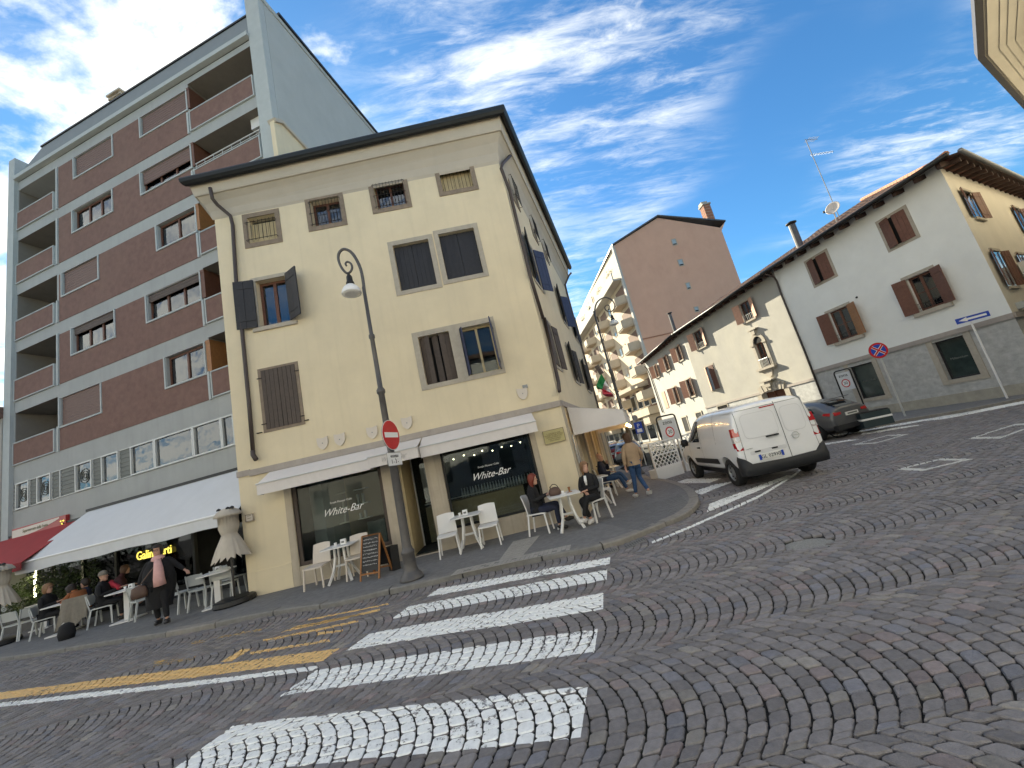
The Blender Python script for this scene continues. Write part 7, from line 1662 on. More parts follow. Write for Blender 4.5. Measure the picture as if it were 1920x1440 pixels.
def vehicle(name, label, sts, paint, wheels, wr, cat, group=None, rim='hub', spokes=5, ww=.20):
    t = E(name, (0, 0, 0), label, cat, group)
    b = loft(sts); o = O('body', b, paint, t, local=True, fixn=True); m_ = o.modifiers.new('s', 'SUBSURF'); m_.levels = 2; m_.render_levels = 2
    cuts = []
    for (wx, wy) in wheels:
        if wy < 0: continue
        cb = MB(); cb.tube([(wx, -1.3, wr+.01), (wx, -wy+.16, wr+.01)], wr+.055, 24); cb.tube([(wx, wy-.16, wr+.01), (wx, 1.3, wr+.01)], wr+.055, 24); co = O('cut', cb, paint, None); cuts.append(co); mo = o.modifiers.new('b', 'BOOLEAN'); mo.operation = 'DIFFERENCE'; mo.object = co; mo.solver = 'EXACT'
    bake(o)
    for c in cuts: bpy.data.objects.remove(c)
    for p in o.data.polygons: p.use_smooth = True
    me = o.data
    try: me.set_sharp_from_angle(angle=R(38))
    except Exception: pass
    bm_ = bmesh.new(); bm_.from_mesh(o.data); bvh = BVHTree.FromBMesh(bm_); bm_.free()
    def decal(nm, pts, axis, m_, off=.006, parent=None, sub=4, lab=None, thick=0):
        # pts 2D; axis 'rear': (y,z) seen from behind, '+y' or '-y': (x,z), 'top': (x,y)
        bm2 = bmesh.new(); vs = [bm2.verts.new((p[0], p[1], 0)) for p in pts]; bm2.faces.new(vs); bmesh.ops.triangulate(bm2, faces=bm2.faces)
        for _ in range(sub):
            lg = [e for e in bm2.edges if e.calc_length() > .10]
            if not lg: break
            bmesh.ops.subdivide_edges(bm2, edges=lg, cuts=1); bmesh.ops.triangulate(bm2, faces=bm2.faces)
        for v in bm2.verts:
            a, c = v.co.x, v.co.y
            if axis == 'rear': o_, d_ = Vector((-2, a, c)), Vector((1, 0, 0))
            elif axis == 'front': o_, d_ = Vector((8, a, c)), Vector((-1, 0, 0))
            elif axis == '+y': o_, d_ = Vector((a, 3, c)), Vector((0, -1, 0))
            elif axis == '-y': o_, d_ = Vector((a, -3, c)), Vector((0, 1, 0))
            else: o_, d_ = Vector((a, c, 4)), Vector((0, 0, -1))
            hit, nrm, _, _ = bvh.ray_cast(o_, d_)
            if hit is None: hit = o_+d_*2.1; nrm = -d_
            v.co = hit+nrm*off*(1 if nrm.dot(-d_) > 0 else -1)
        me2 = bpy.data.meshes.new(nm); bm2.to_mesh(me2); bm2.free(); me2.materials.append(m_)
        for p in me2.polygons: p.use_smooth = True
        return link(nm, me2, parent or t)
    for (wx, wy) in wheels:
        s_ = 1 if wy > 0 else -1
        b = MB(); b.smooth = True; b.lathe((wx, wy, wr), [(wr*.62, -.5*ww), (wr*.93, -.5*ww), (wr, -.38*ww), (wr, .38*ww), (wr*.93, .5*ww), (wr*.62, .5*ww), (wr*.62, -.5*ww)], 28, ax=Matrix.Rotation(R(90), 3, 'X'), cap=False); w = O('wheel', b, M['tyre'], t, local=True)
        b = MB(); b.lathe((wx, wy, wr), [(wr*.63, -.4*ww), (wr*.63, .4*ww), (wr*.58, .44*ww), (wr*.55, .25*ww), (0, .25*ww)] if s_ < 0 else [(0, -.25*ww), (wr*.55, -.25*ww), (wr*.58, -.44*ww), (wr*.63, -.4*ww), (wr*.63, .4*ww)], 24, ax=Matrix.Rotation(R(90), 3, 'X'), cap=False); O('rim', b, M[rim] if rim == 'hub' else M['black'], w, local=True)
        if rim != 'hub':
            b = MB()
            for k in range(spokes):
                a = 2*pi*k/spokes+.3; b.bar((wx+.03*cos(a), wy+s_*.42*ww, wr+.03*sin(a)), (wx+wr*.6*cos(a), wy+s_*.46*ww, wr+wr*.6*sin(a)), .055, .03, up=(0, 1, 0))
            b.lathe((wx, wy+s_*.38*ww, wr), [(.0, -.03), (.07, -.03), (.07, .03), (0, .03)], 12, ax=Matrix.Rotation(R(90), 3, 'X')); O('spokes', b, M[rim], w, local=True)
        else:
            for k in range(8): a = 2*pi*k/8; b = MB(); b.lathe((wx+wr*.44*cos(a), wy+s_*.262*ww, wr+wr*.44*sin(a)), [(.0, -.012), (.022, -.012), (.022, .012), (0, .012)], 8, ax=Matrix.Rotation(R(90), 3, 'X')); O('rim_hole', b, M['black'], w, local=True)
    b = MB(); b.box(.25, sts[-1][0]-.3, -.6, .6, .20, .42); O('underbody', b, M['black'], t, local=True)
    return t, decal
# --- white panel van
vs_ = [(0.0, .40, .80, .75, .86, 1.12, .83, 1.62, .66), (.02, .36, .87, .75, .915, 1.12, .89, 1.78, .76), (.12, .35, .88, .75, .925, 1.12, .905, 1.83, .79), (.9, .34, .88, .75, .925, 1.12, .91, 1.855, .80), (2.1, .34, .88, .75, .925, 1.12, .91, 1.86, .80), (2.75, .34, .88, .75, .925, 1.10, .90, 1.79, .71), (3.12, .34, .88, .75, .925, 1.08, .90, 1.56, .69), (3.62, .34, .88, .72, .92, 1.02, .885, 1.17, .72), (4.0, .34, .86, .68, .91, .93, .87, 1.05, .66), (4.32, .35, .80, .62, .85, .80, .80, .90, .58), (4.40, .38, .70, .6, .74, .74, .70, .82, .5)]
van, dc = vehicle('panel_van', 'white panel van seen from behind turning into the side street', vs_, paintmat('white_van_paint', (.84, .845, .86), .25), [(.76, .78), (.76, -.78), (3.50, .78), (3.50, -.78)], .325, 'van')
GL_ = M['carglass']
# (van local: x forward from the rear, +y = left side of the van)
seam = mat('panel_gap', (.05, .05, .055), .7, 0, 1, 0)
rec = paintmat('white_van_recess_shade', (.68, .685, .70), .3)  # darker copy of the van paint, imitating shade around flush pressings
def strip(nm, p, q, w, axis, m_, **k): 
    d = np.array([q[0]-p[0], q[1]-p[1]], float); d /= np.linalg.norm(d); nn_ = np.array([-d[1], d[0]])*w/2
    return dc(nm, [(p[0]-nn_[0], p[1]-nn_[1]), (q[0]-nn_[0], q[1]-nn_[1]), (q[0]+nn_[0], q[1]+nn_[1]), (p[0]+nn_[0], p[1]+nn_[1])], axis, m_, **k)
def rr(y0, y1, z0, z1, r=.08, tl=None, tr=None):
    pts = []
    for cx_, cy_, a0, rr_ in ((y1-r, z1-r, 0, r), (y0+r, z1-r, 90, r), (y0+r, z0+r, 180, r), (y1-r, z0+r, 270, r)):
        for k in range(5): a = R(a0+22.5*k); pts.append((cx_+rr_*cos(a), cy_+rr_*sin(a)))
    return pts
# rear doors: left (wide) door is y>-.08.., right narrow door
split = -.16
dc('rear_window_panel', rr(split+.07, .66, 1.04, 1.60, .12), 'rear', rec, off=.003); dc('rear_window_panel', rr(-.68, split-.05, 1.02, 1.60, .12), 'rear', rec, off=.003)
dc('pressed_panel', rr(split+.085, .645, 1.055, 1.585, .11), 'rear', paintmat('white_van_panel', (.82, .825, .845), .25), off=.008); dc('pressed_panel', rr(-.665, split-.065, 1.035, 1.585, .11), 'rear', bpy.data.materials['white_van_panel'], off=.008)
strip('door_gap', (split, .46), (split, 1.74), .012, 'rear', seam, off=.010)
strip('door_gap', (-.79, 1.70), (.79, 1.70), .008, 'rear', seam, off=.005)
for s_ in (1, -1): strip('door_gap', (s_*.79, .5), (s_*.735, 1.68), .008, 'rear', seam, off=.005)
for s_ in (1, -1):
    y0, y1 = (.735, .90) if s_ > 0 else (-.90, -.735)
    def lampbox(za, zb, ya, yb, yc, yd, nm, m_, par, gx=0.0):
        b = MB(); xa = -.012-gx; b.box8([(xa+.01, s_*ya, za), (xa+.03, s_*yb, za), (.11, s_*(yb+.012), za), (.11, s_*ya, za), (xa+.03, s_*yc, zb), (xa+.05, s_*yd, zb), (.12, s_*(yd+.012), zb), (.12, s_*yc, zb)]); return O(nm, b, m_, par, local=True)
    l1 = lampbox(.84, 1.02, .755, .895, .762, .902, 'tail_light', M['lampred'], van); lampbox(1.022, 1.15, .762, .902, .766, .900, 'clear_lens', M['lampclear'], l1); lampbox(1.152, 1.34, .766, .900, .768, .885, 'upper_lens', M['lampred'], l1)
dc('brake_light', rr(-.16, .17, 1.655, 1.68, .01), 'rear', M['lampred'], off=.012)
b = MB(); b.bar((-.035, -.03, 1.03), (-.035, .24, 1.03), .03, .035); O('door_handle', b, M['bumper'], van, local=True); b = MB(); b.box(-.012, .0, .03, .2, 1.03, 1.07); O('handle_recess', b, rec, van, local=True)
dc('plate_recess', rr(-.12, .66, .70, .785, .035), 'rear', rec, off=.006)
for y in (.13, .50): b = MB(); b.box(-.02, .0, y-.06, y+.06, .745, .775); O('plate_lamp', b, M['bumper'], van, local=True)
b = MB(); b.box(-.030, -.004, -.01, .52, .565, .685); pl_ = O('number_plate', b, M['plate_w'], van, local=True)
for y0, y1 in ((-.008, .042), (.468, .518)): b = MB(); b.box(-.033, -.030, y0, y1, .568, .682); O('blue_band', b, M['blue_paint'], pl_, local=True)
def ltext(body, size, loc, m_, parent, rot, scx=1.0, name='lettering'):
    cu = bpy.data.curves.new(name, 'FONT'); cu.body = body; cu.size = size; cu.extrude = .001; cu.align_x = 'CENTER'; cu.align_y = 'CENTER'; cu.resolution_u = 2
    o = bpy.data.objects.new(name, cu); col.objects.link(o); dg = bpy.context.evaluated_depsgraph_get(); me = bpy.data.meshes.new_from_object(o.evaluated_get(dg)); bpy.data.objects.remove(o)
    me.transform(Matrix.Translation(loc) @ rot @ Matrix.Scale(scx, 4, (1, 0, 0))); me.materials.clear(); me.materials.append(m_); return link(name, me, parent)
REAR = Matrix(((0, 0, -1, 0), (-1, 0, 0, 0), (0, 1, 0, 0), (0, 0, 0, 1)))
ltext('GL 029XE', .105, (-.034, .255, .625), M['black'], pl_, REAR, 1.0)
b = MB(); b.tube([(-.035, -.36+.07*cos(a), .93+.07*sin(a)) for a in np.linspace(0, 2*pi, 21)], .009, 5, caps=False); b.bar((-.035, -.46, .925), (-.035, -.26, .94), .012); em = O('emblem', b, M['alu'], van, local=True)
ltext('COMBO', .035, (-.022, .66, .845), M['opaque'], van, REAR, 1.2)
# bumper
b = MB(); b.smooth = True
bs = []
for y, x, zt_ in ((-.90, .22, .72), (-.91, .12, .72), (-.89, .0, .68), (-.84, -.05, .64), (-.72, -.07, .52), (0, -.10, .50), (.72, -.07, .52), (.84, -.05, .64), (.89, .0, .68), (.91, .12, .72), (.90, .22, .72)): bs.append((x, y, zt_))
vs2 = []
for x, y, zt_ in bs: vs2 += [(x, y, .28), (x-.03 if abs(y) < .9 else x, y*1.01, .42), (x, y, zt_), (x+.08, y*.94, zt_), (x+.08, y*.94, .26)]
n2 = 5; b.add(vs2, [(i*n2+k, i*n2+(k+1) % n2, (i+1)*n2+(k+1) % n2, (i+1)*n2+k) for i in range(len(bs)-1) for k in range(n2)]+[(4, 3, 2, 1, 0), tuple((len(bs)-1)*n2+k for k in range(n2))]); O('rear_bumper', b, M['bumper'], van, local=True)
# sides
for sd_, s_ in (('+y', 1), ('-y', -1)):
    dc('door_window', [(2.20, 1.10), (3.20, 1.10), (2.93, 1.52), (2.72, 1.66), (2.24, 1.66)], sd_, GL_, off=.006)
    dc('quarter_glass', [(3.24, 1.10), (3.45, 1.10), (3.06, 1.46)], sd_, GL_, off=.006)
    dc('window_pressing', rr(1.1, 2.05, 1.14, 1.62, .12), sd_, rec, off=.004); dc('side_panel', rr(1.12, 2.03, 1.16, 1.60, .11), sd_, bpy.data.materials['white_van_panel'], off=.008)
    dc('side_moulding', rr(1.20, 2.9, .52, .66, .04), sd_, M['bumper'], off=.014)
    strip('door_gap', (2.12, .42), (2.12, 1.72), .009, sd_, seam, off=.006); strip('door_gap', (1.08, 1.02), (1.08, 1.74), .009, sd_, seam, off=.006); strip('door_gap', (3.15, .42), (3.15, 1.08), .009, sd_, seam, off=.006); strip('slide_rail', (.35, 1.09), (1.08, 1.09), .02, sd_, rec, off=.008)
    b = MB(); b.smooth = True; b.lathe((3.02, s_*1.05, 1.12), [(.0, -.10), (.07, -.09), (.085, 0), (.07, .10), (0, .11)], 10, sx=.8, sy=1.3); O('wing_mirror', b, M['black'], van, local=True)
    b = MB(); b.box(2.22, 2.40, min(s_*.925, s_*.95), max(s_*.925, s_*.95), .93, .965); O('side_handle', b, M['black'], van, local=True)
dc('windscreen', [(2.86, -.6), (3.55, -.72), (3.55, .72), (2.86, .6)], 'top', GL_, off=.006)
# place the van
rl, fl, rr_ = G(1382, 912), G(1322, 896), G(1516, 879)
h1 = (fl-rl)[:2]; h1 /= np.linalg.norm(h1); e2 = (rl-rr_)[:2]; e2 /= np.linalg.norm(e2); h2 = np.array([e2[1], -e2[0]]); h2 = h2 if h2@h1 > 0 else -h2
hd = .7*h1+.3*h2; hd /= np.linalg.norm(hd); a_ = atan2(hd[1], hd[0]); left = np.array([-hd[1], hd[0]])
org = rl[:2]-hd*.76-left*.86
van.location = (org[0], org[1], 0.0); van.rotation_euler = (0, 0, a_); print('van', rl, fl, rr_, degrees(a_))
# --- dark grey hatchback
hb = [(0.0, .36, .66, .60, .78, .90, .68, .98, .55), (.05, .30, .74, .60, .86, .92, .76, 1.05, .60), (.30, .26, .80, .62, .90, .93, .80, 1.22, .57), (.62, .24, .82, .62, .905, .93, .82, 1.37, .54), (1.1, .24, .83, .62, .91, .93, .83, 1.43, .56), (2.0, .24, .83, .62, .91, .93, .83, 1.44, .56), (2.5, .24, .83, .62, .91, .92, .83, 1.38, .55), (3.2, .24, .83, .62, .905, .90, .82, 1.02, .64), (3.8, .26, .80, .60, .88, .80, .76, .90, .60), (4.2, .30, .70, .55, .80, .70, .68, .78, .5), (4.30, .36, .55, .52, .62, .62, .52, .68, .4)]
def hatch(label, paint, group, detail=True, rim='alloy', plate=True):
    t, d = vehicle('parked_car', label, hb, paint, [(.80, .78), (.80, -.78), (3.40, .78), (3.40, -.78)], .32, 'car', group, rim=rim, ww=.21)
    d('rear_window', [(-.50, 1.06), (.50, 1.06), (.46, 1.30), (-.46, 1.30)], 'rear', GL_, off=.006)
    for s_, sd_ in ((1, '+y'), (-1, '-y')):
        d('side_window', [(.95, .97), (1.75, .97), (1.75, 1.34), (1.05, 1.31)], sd_, GL_, off=.006); d('side_window', [(1.83, .97), (2.95, .97), (2.35, 1.32), (1.83, 1.34)], sd_, GL_, off=.006); d('quarter_glass', [(.62, .99), (.88, .97), (.95, 1.28)], sd_, GL_, off=.006)
        y0, y1 = (.42, .83) if s_ > 0 else (-.83, -.42); l_ = d('tail_light', [(s_*.42, .80), (s_*.70, .78), (s_*.70, .90), (s_*.42, .88)], 'rear', M['lampred'], off=.008); d('tail_light_side', [(.10, .80), (.34, .86), (.30, .92), (.10, .90)], sd_, M['lampred'], off=.008)
        b = MB(); b.smooth = True; b.lathe((2.72, s_*.97, 1.02), [(.0, -.07), (.06, -.05), (.06, .05), (0, .07)], 8, sy=1.4); O('wing_mirror', b, paint, t, local=True)
    d('windscreen', [(2.45, -.5), (3.1, -.62), (3.1, .62), (2.45, .5)], 'top', GL_, off=.006)
    if plate:
        b = MB(); b.box(-.025, .03, -.26, .26, .72, .83); p_ = O('number_plate', b, M['plate_w'], t, local=True); ltext('FX 214LM', .09, (-.027, 0, .775), M['black'], p_, REAR) if False else None
        b = MB(); b.box(-.027, -.025, -.20, .20, .75, .80); O('plate_letters', b, M['opaque'], p_, local=True)
    b = MB(); b.box(-.03, .12, -.78, .78, .30, .46); O('bumper_insert', b, M['bumper'], t, local=True)
    b = MB(); b.bar((.32, -.46, 1.36), (.32, .46, 1.36), .14, .02); O('roof_spoiler', b, paint, t, local=True)
    return t
aud = hatch('dark grey hatchback with red tail lights parked beyond the van by the white house', paintmat('grey_metallic', (.10, .103, .108), .3, .15), 'parked cars')
ra, rb_ = G(1534, 829), G(1612, 811); e2 = (ra-rb_)[:2]; print('audi track', ra, rb_, np.linalg.norm(e2)); e2 /= np.linalg.norm(e2); hd = np.array([e2[1], -e2[0]]); hd = hd if hd[1] > 0 else -hd
az_ = R(90+20); hd = .45*hd+.55*np.array([sin(R(-22)), cos(R(-22))]); hd /= np.linalg.norm(hd)
a_ = atan2(hd[1], hd[0]); left = np.array([-hd[1], hd[0]]); org = ra[:2]-hd*.8-left*.86; aud.location = (org[0], org[1], 0); aud.rotation_euler = (0, 0, a_)
def parkc(px, az, label, paint, s=1.0):
    c = hatch(label, paint, 'parked cars', rim='hub'); p = G(*px); c.location = (p[0], p[1], 0); c.rotation_euler = (0, 0, pi/2-R(az)); return c
parkc((1160, 872), 13, 'dark red car parked in the side street beside the two seated men', paintmat('red_car_paint', (.22, .012, .015), .2))
parkc((1186, 872), 13, 'silver grey car in the side street behind the walking girl', paintmat('silver_car_paint', (.30, .31, .32), .2, .6))
parkc((1150, 851), 15, 'pale car farther down the side street above the red one', paintmat('pale_car_paint', (.45, .47, .50), .2, .2))
parkc((1178, 848), 12, 'dark blue car far down the side street', paintmat('dark_car_paint', (.03, .035, .05), .2, .2))
# cargo bicycle behind the hatchback
p = np.array([*G(1646, 808)[:2], 0]); fr_ = Fr(p, azd(105)); t = E('cargo_bicycle', p, 'bicycle with dark cargo box and white stripe parked behind the grey car', 'bicycle')
b = MB(); b.bx(fr_, -.42, .42, -.3, .25, .18, .66); O('cargo_box', b, mat('teal_box', (.028, .045, .05), .6, .1, 4, .1), t); b = MB(); b.bx(fr_, -.43, .43, -.31, .26, .42, .48); O('white_stripe', b, M['white_paint'], t); b = MB(); b.bx(fr_, -.40, .40, -.27, .22, .66, .69); O('box_lid', b, M['black'], t)
def wheel_(c, r, nm='wheel'):
    b = MB(); b.tube([c+np.array([*(fr_.u*cos(a)*r)[:2], sin(a)*r])+0 for a in np.linspace(0, 2*pi, 25)], .02, 6, caps=False)
    for k in range(8): a = pi*k/8; b.tube([c+fr_.u*cos(a)*r+np.array([0, 0, sin(a)*r]), c-fr_.u*cos(a)*r-np.array([0, 0, sin(a)*r])], .004, 3)
    O(nm, b, M['black'], t)
wheel_(fr_.P(-.9, -.35, .33), .33); wheel_(fr_.P(-1.95, -.35, .33), .33)
b = MB(); q = lambda u, z: fr_.P(u, -.35, z)
for a, c in ((q(-.9, .33), q(-1.05, 1.0)), (q(-1.0, .75), q(-1.5, .45)), (q(-1.5, .45), q(-1.6, .95)), (q(-1.0, .8), q(-1.57, .8)), (q(-1.5, .45), q(-1.95, .33)), (q(-1.95, .33), q(-1.58, .8))): b.tube([a, c], .018, 6)
b.tube([q(-1.05, 1.0)-fr_.n*.28+fr_.u*-.1, q(-1.05, 1.05), q(-1.05, 1.0)+fr_.n*.28+fr_.u*-.1], .014, 6); O('bicycle_frame', b, M['alu'], t); b = MB(); b.bx(fr_, -1.75, -1.48, -.43, -.27, .95, 1.0); O('saddle', b, M['black'], t)
# ------------------------------------------------------------------ people
def skin_mesh(name, verts, edges, radii, m_, parent, lev=2, root=0, local=True):
    me = bpy.data.meshes.new(name); me.from_pydata([tuple(map(float, v)) for v in verts], edges, []); o = bpy.data.objects.new(name, me); col.objects.link(o)
    sk = o.modifiers.new('skin', 'SKIN'); sk.use_smooth_shade = True; sk.branch_smoothing = .6
    lay = me.skin_vertices[0] if me.skin_vertices else None
    if lay is None:
        bm2 = bmesh.new(); bm2.from_mesh(me); bm2.verts.layers.skin.verify(); bm2.to_mesh(me); bm2.free(); lay = me.skin_vertices[0]
    for i, r in enumerate(radii):
        rr_ = r if isinstance(r, tuple) else (r, r); lay.data[i].radius = rr_; lay.data[i].use_root = (i == root)
    s = o.modifiers.new('sub', 'SUBSURF'); s.levels = lev; s.render_levels = lev
    bake(o); o.data.materials.clear(); o.data.materials.append(m_)
    for p in o.data.polygons: p.use_smooth = True
    o.parent = parent; return o
def V3(*a): return np.array(a, float)
def person(label, loc, rz, J, mats, hair='short', scale=1.0, hat=None, coat=None, scarf=None, glasses=False, face=0.0, bulk=1.0, beard=False, shoes='shoe_dark', hairlen=.25, skirt=None, tilt=0):
    """J: joints in local metres, person faces -y, x to its left side positive. keys: pelvis, chest, neck, head, l/r: shoulder elbow wrist hip knee ankle toe"""
    t = E('person', loc, label, 'person'); t.rotation_euler = (0, tilt, rz); t.scale = (scale,)*3
    up_, dn_, sk_ = mats
    P_ = {k: V3(*v) for k, v in J.items()}
    pe, ch, ne, he = P_['pelvis'], P_['chest'], P_['neck'], P_['head']
    # body: one continuous skinned surface in skin colour (legs+torso+arms), clothing shells over it
    vs = [pe, (pe+ch)/2, ch, ne, ne*.5+he*.5]; rd = [(.08*bulk, .07*bulk), (.08*bulk, .07*bulk), (.09*bulk, .07*bulk), (.045, .045), (.05, .055)]; ed = [(0, 1), (1, 2), (2, 3), (3, 4)]
    def addch(k0, pts, rs):
        prev = k0
        for p, r in zip(pts, rs): vs.append(p); rd.append(r); ed.append((prev, len(vs)-1)); prev = len(vs)-1
    for s in 'lr':
        sh, el, wr_ = P_[s+'sh'], P_[s+'el'], P_[s+'wr']; addch(2, [sh, (sh+el)/2, el, (el+wr_)/2, wr_], [.035, .03, .028, .028, .026])
        hi, kn, an = P_[s+'hip'], P_[s+'kn'], P_[s+'an']; addch(0, [hi, (hi+kn)/2, kn, (kn+an)/2, an], [.06, .055, .045, .040, .034])
    skin_mesh('body', vs, ed, rd, M['skin'] if sk_ is None else sk_, t, 1)
    # trousers
    vs = [pe]; rd = [(.145*bulk, .115*bulk)]; ed = []
    for s in 'lr':
        hi, kn, an = P_[s+'hip'], P_[s+'kn'], P_[s+'an']; e = an*.9+kn*.1; addch(0, [hi, (hi+kn)/2, kn, (kn+an)/2, e], [.098*bulk, .086*bulk, .068, .060, .052])
    skin_mesh('trousers', vs, ed, rd, dn_, t, 2)
    # top / jacket
    vs = [pe*.92+ch*.08, (pe+ch)/2, ch, ch*.35+ne*.65]; rd = [(.155*bulk, .125*bulk), (.145*bulk, .12*bulk), (.165*bulk, .12*bulk), (.07, .065)]; ed = [(0, 1), (1, 2), (2, 3)]
    for s in 'lr':
        sh, el, wr_ = P_[s+'sh'], P_[s+'el'], P_[s+'wr']; addch(2, [sh, (sh+el)/2, el, (el+wr_)/2, wr_*.93+el*.07], [.074, .062, .056, .048, .040])
    skin_mesh('jacket', vs, ed, rd, up_, t, 2, root=2)
    # torso shell of the jacket, following pelvis, chest and neck
    b = MB(); b.smooth = True; n = 16; sdv = P_['lsh']-P_['rsh']; sdv = sdv/np.linalg.norm(sdv); fwd = np.cross(V3(0, 0, 1), sdv); fwd = fwd/np.linalg.norm(fwd); vs = []; low = pe-V3(0, 0, .07)
    shc = (P_['lsh']+P_['rsh'])/2; rr_ = [(low, .195*bulk, .165*bulk), (pe, .19*bulk, .155*bulk), (pe*.55+ch*.45, .165*bulk, .128*bulk), (ch*.9+pe*.1, .18*bulk, .13*bulk), (shc, .185, .11), (shc*.6+ne*.4+V3(0, 0, .01), .13, .09), (ne, .068, .068), (ne+V3(0, 0, .035), .06, .06)]
    for c_, rx, ry in rr_:
        for k in range(n): a = 2*pi*k/n; vs.append(c_+sdv*rx*cos(a)+fwd*ry*sin(a))
    b.add(vs, [(i*n+k, i*n+(k+1) % n, (i+1)*n+(k+1) % n, (i+1)*n+k) for i in range(len(rr_)-1) for k in range(n)]); O('jacket_body', b, up_, t, local=True, fixn=False)
    # head
    b = MB(); b.smooth = True; n = 14; rings = [(0.0, -.125, .0, -.03), (.045, -.115, .045, -.035), (.060, -.075, .068, -.02), (.070, -.03, .080, -.008), (.076, .02, .090, 0), (.074, .06, .090, .006), (.060, .10, .072, .008), (.034, .125, .040, .008), (0, .132, 0, .008)]
    hv = []; hf = []
    for rx, z, ry, yo in rings:
        for k in range(n): a = 2*pi*k/n; hv.append((rx*sin(a), -ry*cos(a)+yo, z))
    for i in range(len(rings)-1):
        for k in range(n): hf.append((i*n+k, i*n+(k+1) % n, (i+1)*n+(k+1) % n, (i+1)*n+k))
    cf, sf = cos(face), sin(face)
    def H(p): return he+V3(p[0]*cf-p[1]*sf, p[0]*sf+p[1]*cf, p[2])
    b.add([H(p) for p in hv], hf)
    b.add([H(p) for p in ((-.014, -.082, .012), (.014, -.082, .012), (.017, -.094, -.022), (-.017, -.094, -.022), (0, -.115, -.018), (0, -.086, -.03))], [(0, 4, 1), (0, 3, 4), (1, 4, 2), (3, 5, 4), (4, 5, 2)])
    for s in (-1, 1): b.add([H(p) for p in ((s*.074, -.01, .02), (s*.090, .012, .025), (s*.086, .012, -.025), (s*.074, -.004, -.03), (s*.074, .03, 0))], [(0, 1, 2, 3), (1, 4, 2)])
    hd_ = O('head', b, M['skin'], t, local=True)
    b = MB()
    for s in (-1, 1): b.lathe(H((s*.030, -.083, .018)), [(.0, -.006), (.010, -.003), (.010, .003), (0, .006)], 8)
    O('eyes', b, M['shoe_dark'], hd_, local=True)
    b = MB(); b.add([H(p) for p in ((-.024, -.086, -.056), (0, -.092, -.050), (.024, -.086, -.056), (0, -.090, -.066))], [(0, 3, 2, 1)]); O('mouth', b, mat('lips', (.36, .10, .09), .5, 0, 1, 0) if 'lips' not in bpy.data.materials else bpy.data.materials['lips'], hd_, local=True, fixn=False)
    if glasses: 
        b = MB()
        for s in (-1, 1): b.tube([H((s*.032+.025*cos(a), -.094, .016+.02*sin(a))) for a in np.linspace(0, 2*pi, 13)], .004, 4, caps=False)
        O('glasses', b, M['black'], hd_, local=True)
    # hair
    if hair:
        hm = M[hair]; b = MB(); b.smooth = True; n = 16; hr = [(.148, .0), (.138, .052), (.112, .084), (.072, .099), (.03, .105), (-.02, .106), (-.06, .100), (-.06-hairlen*.5, .085), (-.06-hairlen, .05)]
        hv = []; hf = []
        for z, r in hr:
            for k in range(n):
                a = 2*pi*k/n; fr__ = cos(a); rx = r*.93; ry = r*1.02; y = ry*(-fr__)+.012; zz = z
                if z < .075 and fr__ > .18: zz = .066; y = -.094+.02*(1-fr__); rx = .088
                if z < -.06 and fr__ > -.1 and hairlen > .1: rx = r*1.0; y = max(y, -.01)
                hv.append((rx*sin(a), y, zz))
        for i in range(len(hr)-1):
            for k in range(n): hf.append((i*n+k, i*n+(k+1) % n, (i+1)*n+(k+1) % n, (i+1)*n+k))
        b.add([H(p) for p in hv], hf); O('hair', b, hm, hd_, local=True)
    if hat:
        b = MB(); b.smooth = True; b.lathe(H((0, .005, .045)), [(.094, -.02), (.098, .0), (.094, .03), (.078, .07), (.04, .10), (0, .108)], 16); O('beanie', b, M[hat], hd_, local=True)
    # hands
    for s in 'lr':
        wr_, el = P_[s+'wr'], P_[s+'el']; d = wr_-el; d /= np.linalg.norm(d); sd_ = np.cross(d, V3(0, 0, 1)); sd_ = sd_/(np.linalg.norm(sd_)+1e-6); dn = np.cross(sd_, d)
        vs = [wr_-d*.03, wr_+d*.03, wr_+d*.075]; rd = [(.024, .02), (.032, .018), (.034, .015)]; ed = [(0, 1), (1, 2)]
        for k, (o_, L_) in enumerate(((-.027, .062), (-.009, .072), (.009, .068), (.027, .054))):
            q = wr_+d*.085+sd_*o_; addch(2, [q, q+d*L_*.5-dn*.008, q+d*L_-dn*.03], [.0095, .0085, .007])
        q = wr_+d*.03+sd_*-.034; addch(1, [q, q+d*.03-sd_*.014-dn*.01, q+d*.055-sd_*.012-dn*.02], [.012, .010, .008])
        skin_mesh('hand', vs, ed, rd, M['skin'], t, 1)
        an, to = P_[s+'an'], P_[s+'toe']; d = to-an; 
        vs = [an+V3(0, 0, .0), an*.75+to*.25+V3(0, 0, -.015), an*.35+to*.65, to]; h_ = an-(d/np.linalg.norm(d))*.045-V3(0, 0, .045); vs.append(h_)
        skin_mesh('shoe', vs, [(0, 1), (1, 2), (2, 3), (0, 4)], [(.052, .052), (.054, .052), (.052, .044), (.036, .032), (.046, .046)], M[shoes], t, 2)
    return t, P_, H
STAND = dict(pelvis=(0, 0, .92), chest=(0, .0, 1.26), neck=(0, .0, 1.44), head=(0, -.02, 1.58), lsh=(.17, 0, 1.36), lel=(.22, .03, 1.10), lwr=(.23, -.04, .86), rsh=(-.17, 0, 1.36), rel=(-.22, .03, 1.10), rwr=(-.23, -.04, .86),
             lhip=(.09, 0, .88), lkn=(.10, -.02, .48), lan=(.10, .03, .08), ltoe=(.11, -.13, .03), rhip=(-.09, 0, .88), rkn=(-.10, -.02, .48), ran=(-.10, .03, .08), rtoe=(-.11, -.13, .03))
